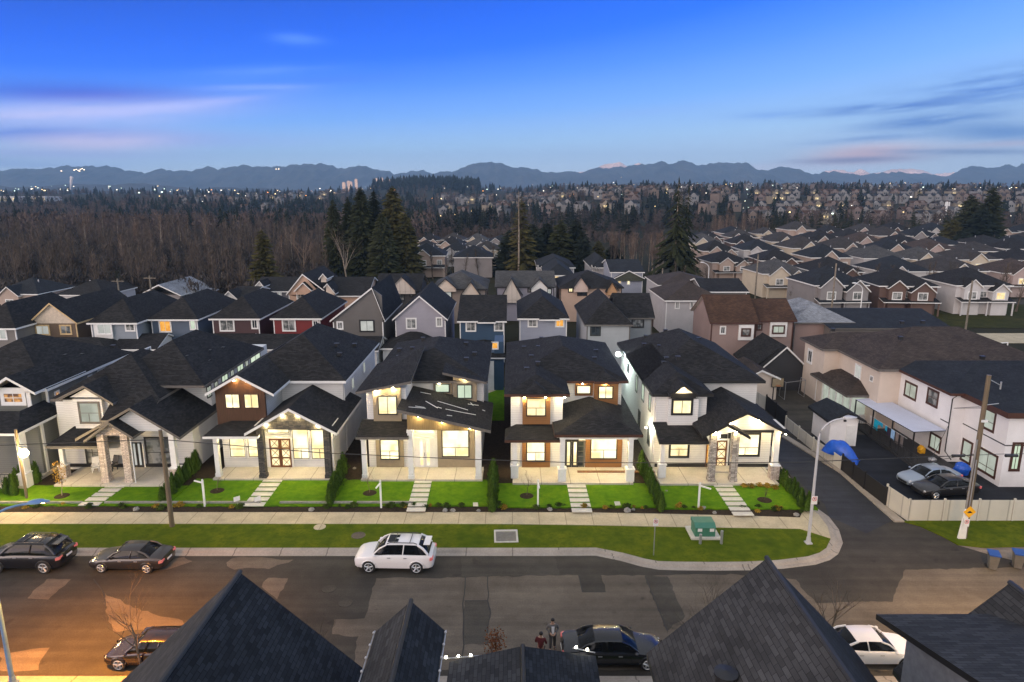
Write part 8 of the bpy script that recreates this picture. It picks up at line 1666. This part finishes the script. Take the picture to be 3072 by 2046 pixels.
bt_ = lambda mb, h_, rng: bare_tree(mb, h_, rng, .3, 3, max(.025, h_ * .011), n0=7)
bt4 = lambda mb, h_, rng: bare_tree(mb, h_, rng, .34, 4, h_ * .014, n0=8, up=.5)
young('small yellow-leaved tree lit by the lantern at the left', '1', 470, 1385, 1125, leafy, 'bark_pale', 'leaf_yel')
young('thin bare sapling on the dark cedar house lawn', '2', 232, 1345, 1225, bt_); young('bare multi-stemmed sapling on the orange-brown house lawn', '4', 190, 1300, 1110, bt_); young('bare twisted sapling on the corner-house lawn', '4', 1885, 1330, 1222, bt_); young('low bare sapling on the taupe-bay house lawn', '3', 175, 1362, 1190, bt_)
young('bare street tree in front of the dark plum car, bottom left', 'b', 1000, 1240, 600, bt4, 'bark', 'twig_red', .15, False, 'bare_tree'); young('thin bare street tree behind the large left near roof', 'b', 2255, 1230, 790, bt4, 'bark', 'twig', .15, False, 'bare_tree')
young('bare street tree just left of the large shingled near roof', 'e', 355, 1080, 470, bt4, 'bark', 'twig', .15, False, 'bare_tree'); young('bare spreading street tree beside the white sedan at the bottom right', 'e', 1150, 1080, 500, bt4, 'bark', 'twig', .15, False, 'bare_tree')
def rusty(mb, h_, rng):
    bare_tree(mb, h_, rng, .3, 3, h_ * .014, n0=8)
    for k in range(420): z = h_ * rng.uniform(.45, 1.0); rr = h_ * .22 * rng.uniform(.05, 1.); a = rng.uniform(0, 6.28); c = Vector((math.cos(a) * rr, math.sin(a) * rr, z)); d = Vector((rng.gauss(0, 1), rng.gauss(0, 1), rng.gauss(0, 1))).normalized() * .12; s_ = d.cross(Vector((.3, .5, rng.random()))).normalized() * .06; mb.poly([c - s_, c + d * .5 + s_, c + d], 1)
M['leaf_rust'] = leafm('rust_leaf', (.16, .06, .025, 1), .4, 9)
young('small rust-leaved street tree above the low near porch roof', 'm', 1255, 1190, 885, rusty, 'bark', 'leaf_rust', .15, False, 'rust_leaved_tree')
# ------------------------------------------------------------------ housing in the distance
WALLS = {'beige': srgb(176, 158, 146), 'white': srgb(198, 196, 196), 'pink-beige': srgb(178, 160, 154), 'grey': srgb(140, 136, 136), 'brown': srgb(104, 84, 76), 'cream': srgb(204, 192, 172)}
ROOFS = {'charcoal': 'roof', 'grey': 'roof_grey', 'taupe': 'roof_far_taupe', 'navy': 'roof_navy', 'brown': 'roof_far_brown'}
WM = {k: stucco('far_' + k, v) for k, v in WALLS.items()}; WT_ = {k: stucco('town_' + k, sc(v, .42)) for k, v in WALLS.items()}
def fproto(wl_, rf_, ng, rng, litp):
    "a 10.5 m wide house centred on the origin, front towards -y"
    t_ = thing('house', '', 'house'); W2, D = 5.2, 12.; w_ = MB(); w_.box(-W2, 0, 0, W2, D, 5.5)
    rf = MB(); hip(rf, -W2 - .4, W2 + .4, -.4, D + .4, 5.6, .46, axis='x'); gx = [rng.uniform(-2.6, -1.6), rng.uniform(1.8, 2.8)][:ng] if ng > 1 else [rng.uniform(-2, 2)]
    for i, x in enumerate(gx):
        hw_ = rng.uniform(1.5, 2.2); ze = 5.3 if i == 0 else 4.6; gable(rf, x - hw_ - .3, x + hw_ + .3, -1.4 - i * .5, 6, ze, ze + (hw_ + .3) * .85, th=.2)
        w_.prism([(x - hw_, -1.0 - i * .5, 0), (x + hw_, -1.0 - i * .5, 0), (x + hw_, -1.0 - i * .5, ze), (x, -1.0 - i * .5, ze + hw_ * .85), (x - hw_, -1.0 - i * .5, ze)], (0, 2., 0))
        window(t_, (x - .8, -1.02 - i * .5, 3.1), 1.6, 1.3, M['lit2'] if rng.random() < litp else M['blind'], casing=.12)
    window(t_, (3.1 if gx[-1] < 1.5 else -.4, -.02, 3.2), 1.2, 1.2, M['blind'], casing=.1)
    rf.slab([(-W2, -2.2, 2.7), (W2, -2.2, 2.7), (W2, .2, 3.3), (-W2, .2, 3.3)], .15)
    for x in (-W2 + .2, -.1, W2 - .4): w_.box(x, -2.0, 0, x + .22, -1.8, 2.7)
    w_.build('wall', WM[wl_], t_); rf.build('roof', RS(M[ROOFS[rf_]]), t_)
    v_ = MB(); v_.box(1.85, 5, 7.2, 2.05, 5.2, 8.1); v_.build('chimney', M['metal'], t_)
    return t_
rng = random.Random(21); PR = {}
ORD = ['first', 'second', 'third', 'fourth', 'fifth', 'sixth', 'seventh', 'eighth', 'ninth', 'tenth', 'eleventh', 'twelfth', 'thirteenth', 'fourteenth', 'fifteenth']
COMB = [('beige', 'taupe', 1), ('white', 'charcoal', 2), ('grey', 'navy', 2), ('beige', 'navy', 1), ('pink-beige', 'taupe', 2), ('white', 'navy', 1), ('brown', 'charcoal', 2), ('cream', 'grey', 2), ('white', 'grey', 1), ('pink-beige', 'brown', 1), ('beige', 'charcoal', 2), ('cream', 'taupe', 1)]
def row(name, Y, px0, px1, gap, rz=0., h0=.0, sc_=1., jit=1.2, grp='houses beyond the park'):
    x0, x1 = (px0 - CX) / 2048 * Y, (px1 - CX) / 2048 * Y; n = max(1, int((x1 - x0) / gap)); last = None
    for i in range(n):
        c_ = rng.choice(COMB)
        while c_ == last: c_ = rng.choice(COMB)
        last = c_
        x = x0 + gap * (i + .5) + rng.uniform(-.6, .6); y = Y + rng.uniform(-jit, jit) + (x - x0) * math.tan(rz)
        if c_ not in PR: o = fproto(*c_, rng, .18); PR[c_] = o
        else: o = copy_tree(PR[c_])
        bk = rng.random() < .22; o.location = (x, y + (11.5 if bk else 0), 0); o.rotation_euler = (0, 0, rz + rng.uniform(-.09, .09) + (math.pi if bk else 0)); s_ = sc_ * rng.uniform(.94, 1.08); o.scale = (s_, s_, s_ * rng.uniform(.86, 1.1))
        o['label'] = '%s-roofed %s house with %s, %s from left in %s' % (c_[1], c_[0], 'one gable' if c_[2] == 1 else 'two gables', ORD[i] if i < len(ORD) else 'last', name); o['group'] = grp
row('park-side row', 126, 2420, 3250, 13.5, 0)
row('second row past the park', 148, 2260, 3260, 13.2, .02)
row('third row past the park', 176, 2110, 3260, 13.2, .02)
row('fourth row past the park', 203, 2090, 3260, 13.2, .01)
row('fifth row past the park', 230, 2060, 3260, 13.4, -.01)
row('sixth row past the park', 258, 2070, 3260, 13.6, 0)
row('seventh row past the park', 288, 2150, 3260, 14, 0)
row('front centre row', 182, 1215, 1520, 12, 0, sc_=.95, grp='houses in the centre distance')
row('middle centre row', 210, 1225, 1540, 9.5, 0, sc_=.85, grp='houses in the centre distance')
row('back centre row', 232, 1235, 1540, 9, 0, sc_=.82, grp='houses in the centre distance')
row('farthest centre row', 255, 1250, 1545, 9, 0, sc_=.8, grp='houses in the centre distance')
row('row below the left wood', 122, -60, 330, 11.5, 0, sc_=.8, grp='houses below the left wood')
# pale-roofed farm building by the wood
fb = thing('farm_building', 'low building with pale metal roofs beside the left wood', 'farm building', (-70, 128, 0)); a, b = aq('l', 1010, 205, 130), aq('l', 1320, 200, 130); z0 = 3.6
rf = MB(); hip(rf, a.x, a.x + 11, 130, 138, 3.2, .35, axis='x'); gable(rf, b.x - 8, b.x, 127, 140, 3.6, 5.6); rf.build('roof', RS(M['roof_pale']), fb); w_ = MB(); w_.box(a.x + .4, 130.4, 0, b.x - 1, 137.5, 3.3); w_.box(b.x - 7.6, 127.5, 0, b.x - .4, 139.5, 3.5); w_.build('wall', WM['grey'], fb)
# flats and flat-roofed buildings
def flats(label, px0, px1, pyt, Y, floors, bays, wallm, d=14, litp=.25, name='apartment_building'):
    a, b = AT(px0, pyt, Y), AT(px1, pyt, Y); z0 = gz_(a.x, Y) * sm(300, 420, Y); t_ = thing(name, label, 'building', ((a.x + b.x) / 2, Y, z0)); w_ = MB(); w_.box(a.x, Y, z0 - 1, b.x, Y + d, a.z); w_.box(a.x - .2, Y - .2, a.z, b.x + .2, Y + d + .2, a.z + .4); w_.build('wall', wallm, t_)
    fh = (a.z - z0) / floors; bw = (b.x - a.x) / bays
    for f in range(floors):
        for k in range(bays):
            m_ = MB(); m_.box(a.x + bw * (k + .25), Y - .08, z0 + fh * (f + .3), a.x + bw * (k + .75), Y + .02, z0 + fh * (f + .78)); m_.build('window', M['lit2'] if rng.random() < litp else M['glass'], t_)
flats('white three-storey flats beside the tall conifers at the right edge', 2990, 3110, 706, 335, 3, 8, WM['white']); flats('pale square building with stepped roof above the centre houses', 1428, 1475, 712, 380, 3, 4, WM['grey'], 10); flats('long low building with an orange-lit front above the centre houses', 1400, 1480, 738, 360, 1, 6, WM['beige'], 10, .9)
flats('long white flat-roofed building behind the dark conifer clump', 1830, 1905, 703, 395, 2, 7, WM['white']); flats('white flat-roofed terrace left of the giant fir', 1908, 1950, 710, 390, 2, 4, WM['white'], 12, .5)
flats('long pale block on the far ridge left of the giant fir', 1900, 1970, 567, 1900, 3, 9, WM['cream'], 30, .3); flats('long pale block on the far hill above the right townhouses', 2610, 2690, 563, 2100, 3, 10, WM['beige'], 30, .5); flats('white mall with glowing fronts at the far left', -20, 45, 590, 1050, 1, 6, WM['white'], 40, 1., 'shop_building'); flats('second glowing shop row at the far left', 55, 135, 590, 1080, 1, 9, WM['white'], 40, 1., 'shop_building'); flats('pale long building on the far slope left of the tall firs', 965, 1030, 577, 1700, 2, 8, WM['beige'], 30, .3)
# townhouses on the far slope at the right
def th_proto(wl_, rf_, rng):
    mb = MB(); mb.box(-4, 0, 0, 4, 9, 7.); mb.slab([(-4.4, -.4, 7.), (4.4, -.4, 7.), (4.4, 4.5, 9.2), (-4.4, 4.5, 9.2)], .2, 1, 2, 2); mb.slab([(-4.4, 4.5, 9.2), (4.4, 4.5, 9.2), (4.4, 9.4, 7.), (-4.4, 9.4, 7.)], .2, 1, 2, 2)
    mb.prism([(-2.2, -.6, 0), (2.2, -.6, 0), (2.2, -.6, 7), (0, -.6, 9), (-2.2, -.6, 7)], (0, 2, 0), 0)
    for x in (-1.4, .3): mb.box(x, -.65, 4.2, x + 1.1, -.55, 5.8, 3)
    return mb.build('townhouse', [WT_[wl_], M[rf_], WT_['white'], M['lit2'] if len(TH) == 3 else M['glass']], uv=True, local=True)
TH = []
rng2 = random.Random(4); cnt = 0
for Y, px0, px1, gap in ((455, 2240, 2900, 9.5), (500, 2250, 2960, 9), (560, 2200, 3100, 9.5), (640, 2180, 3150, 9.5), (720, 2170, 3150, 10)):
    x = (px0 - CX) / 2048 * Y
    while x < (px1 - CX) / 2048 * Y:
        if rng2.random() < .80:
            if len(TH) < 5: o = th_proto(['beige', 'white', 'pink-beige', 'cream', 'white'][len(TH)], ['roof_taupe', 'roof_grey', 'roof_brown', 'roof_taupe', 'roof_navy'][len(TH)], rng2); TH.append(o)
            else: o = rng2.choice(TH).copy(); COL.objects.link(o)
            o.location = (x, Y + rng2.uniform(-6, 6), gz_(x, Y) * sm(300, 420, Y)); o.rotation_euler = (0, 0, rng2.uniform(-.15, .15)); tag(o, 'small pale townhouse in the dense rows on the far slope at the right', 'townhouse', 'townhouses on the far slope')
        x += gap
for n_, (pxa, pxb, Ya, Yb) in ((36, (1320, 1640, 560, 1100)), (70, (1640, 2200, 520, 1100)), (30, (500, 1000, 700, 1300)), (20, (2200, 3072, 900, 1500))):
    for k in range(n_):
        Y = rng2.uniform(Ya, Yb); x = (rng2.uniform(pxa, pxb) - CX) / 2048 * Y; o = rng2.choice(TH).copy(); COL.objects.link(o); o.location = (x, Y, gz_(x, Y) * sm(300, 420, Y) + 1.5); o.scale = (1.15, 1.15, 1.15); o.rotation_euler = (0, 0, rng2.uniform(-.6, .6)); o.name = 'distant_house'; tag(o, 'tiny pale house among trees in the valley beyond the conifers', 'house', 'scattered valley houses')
# mobile mast, far towers and lights
a = AT(2842, 605, 480); t_ = thing('phone_mast', 'tall pale phone mast above the townhouses at the right', 'mast', (a.x, 480, 0)); m_ = MB(); m_.tube([(a.x, 480, 0), (a.x, 480, a.z)], [.7, .5], 8); m_.build('mast', M['white'], t_)
for k in range(3): m_ = MB(); m_.box(a.x - 1.6 + k * 1.2, 479.2, a.z - 3, a.x - .9 + k * 1.2, 479.6, a.z - .2); m_.build('antenna', M['white'], t_)
peach = plain('sunset_lit_facade', (.85, .52, .36, 1), .6, .1, .05)
peach_sunset_glow = lit('tower_sunset_glow', (1, .62, .40, 1), .5, (.6, .34, .22, 1), .12)  # sunset light on the facades, put in as peach emission
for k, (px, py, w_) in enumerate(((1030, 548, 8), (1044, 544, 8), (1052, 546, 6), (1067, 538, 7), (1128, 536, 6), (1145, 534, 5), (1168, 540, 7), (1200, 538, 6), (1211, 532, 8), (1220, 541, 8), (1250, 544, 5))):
    a, b = AT(px - w_ / 2, py, 3500), AT(px + w_ / 2, py, 3500); t_ = thing('tower', 'distant %s high-rise glowing peach, %s from the left on the skyline' % (['slim', 'broad'][w_ > 6], ORD[k]), 'tower', ((a.x + b.x) / 2, 3500, 0), 0, 'far skyline towers'); m_ = MB(); m_.box(a.x, 3500, 0, b.x, 3514, a.z); m_.box(a.x + 2, 3503, a.z, b.x - 2, 3511, a.z + 3); m_.build('facade', peach_sunset_glow, t_)
def lights(name, n, px0, px1, Y0, Y1, cols, seed, h0=4, h1=11, s0=.4):
    rg = random.Random(seed); mb = MB(); mats = cols
    for k in range(n):
        Y = Y0 + (Y1 - Y0) * rg.random(); x = (rg.uniform(px0, px1) - CX) / 2048 * Y; z = gz_(x, Y) * sm(300, 420, Y) + rg.uniform(h0, h1); s_ = s0 * (.6 + Y / 900) * rg.choice((.35, .5, .6, 1.)); mb.box(x - s_, Y - s_, z - s_ * .7, x + s_, Y + s_, z + s_ * .7, rg.randrange(len(cols)))
    return tag(mb.build(name, mats, uv=False), kind='stuff')
gw, gy, go, gg = glow('far_white', (1, .92, .75, 1), 2.2), glow('far_warm', (1, .72, .32, 1), 2.4), glow('far_orange', (1, .38, .08, 1), 2), glow('far_cool', (.75, 1, .85, 1), 2.2)
lights('far_town_lights', 100, 1300, 2250, 500, 1600, [gw, gy, gw, go, gg], 1); lights('far_town_lights', 100, 2200, 3080, 430, 1200, [gy, gw, gg, gw], 2, 3, 9); lights('far_town_lights', 60, 550, 1250, 800, 2000, [gy, gw, go], 3, 6, 14); lights('far_town_lights', 46, -20, 560, 1000, 2000, [gy, gw, gg, gw], 4, 9, 20, .5); lights('far_town_lights', 26, 1000, 3060, 1500, 2600, [gy, gw, go], 5, 14, 26, .35)
mb = MB()
for px, py in ((222, 510), (228, 508), (234, 511), (240, 508), (246, 506), (252, 509), (238, 513), (183, 513), (828, 507), (836, 507)): p_ = AT(px, py, 6050); mb.box(p_.x - 3.5, 6050, p_.z - 2.5, p_.x + 3.5, 6056, p_.z + 2.5)
tag(mb.build('mountain_ski_lights', glow('ski_lights', (1, .75, .45, 1), 5), uv=False), kind='stuff')
# thin steam plume far left
a = AT(211, 565, 2600); t_ = MB(); rg = random.Random(2)
for k in range(9): t_.blob((a.x + k * 1.3, 2600, 24 + k * 5), 2.2 + k * .5, rg, 8, 6, .25)
sm_m = plain('steam', (.8, .72, .72, 1), .95, .05); tag(t_.build('steam_plume', sm_m, smooth=True, uv=False), 'pale steam plume rising over the far left treeline', 'steam')
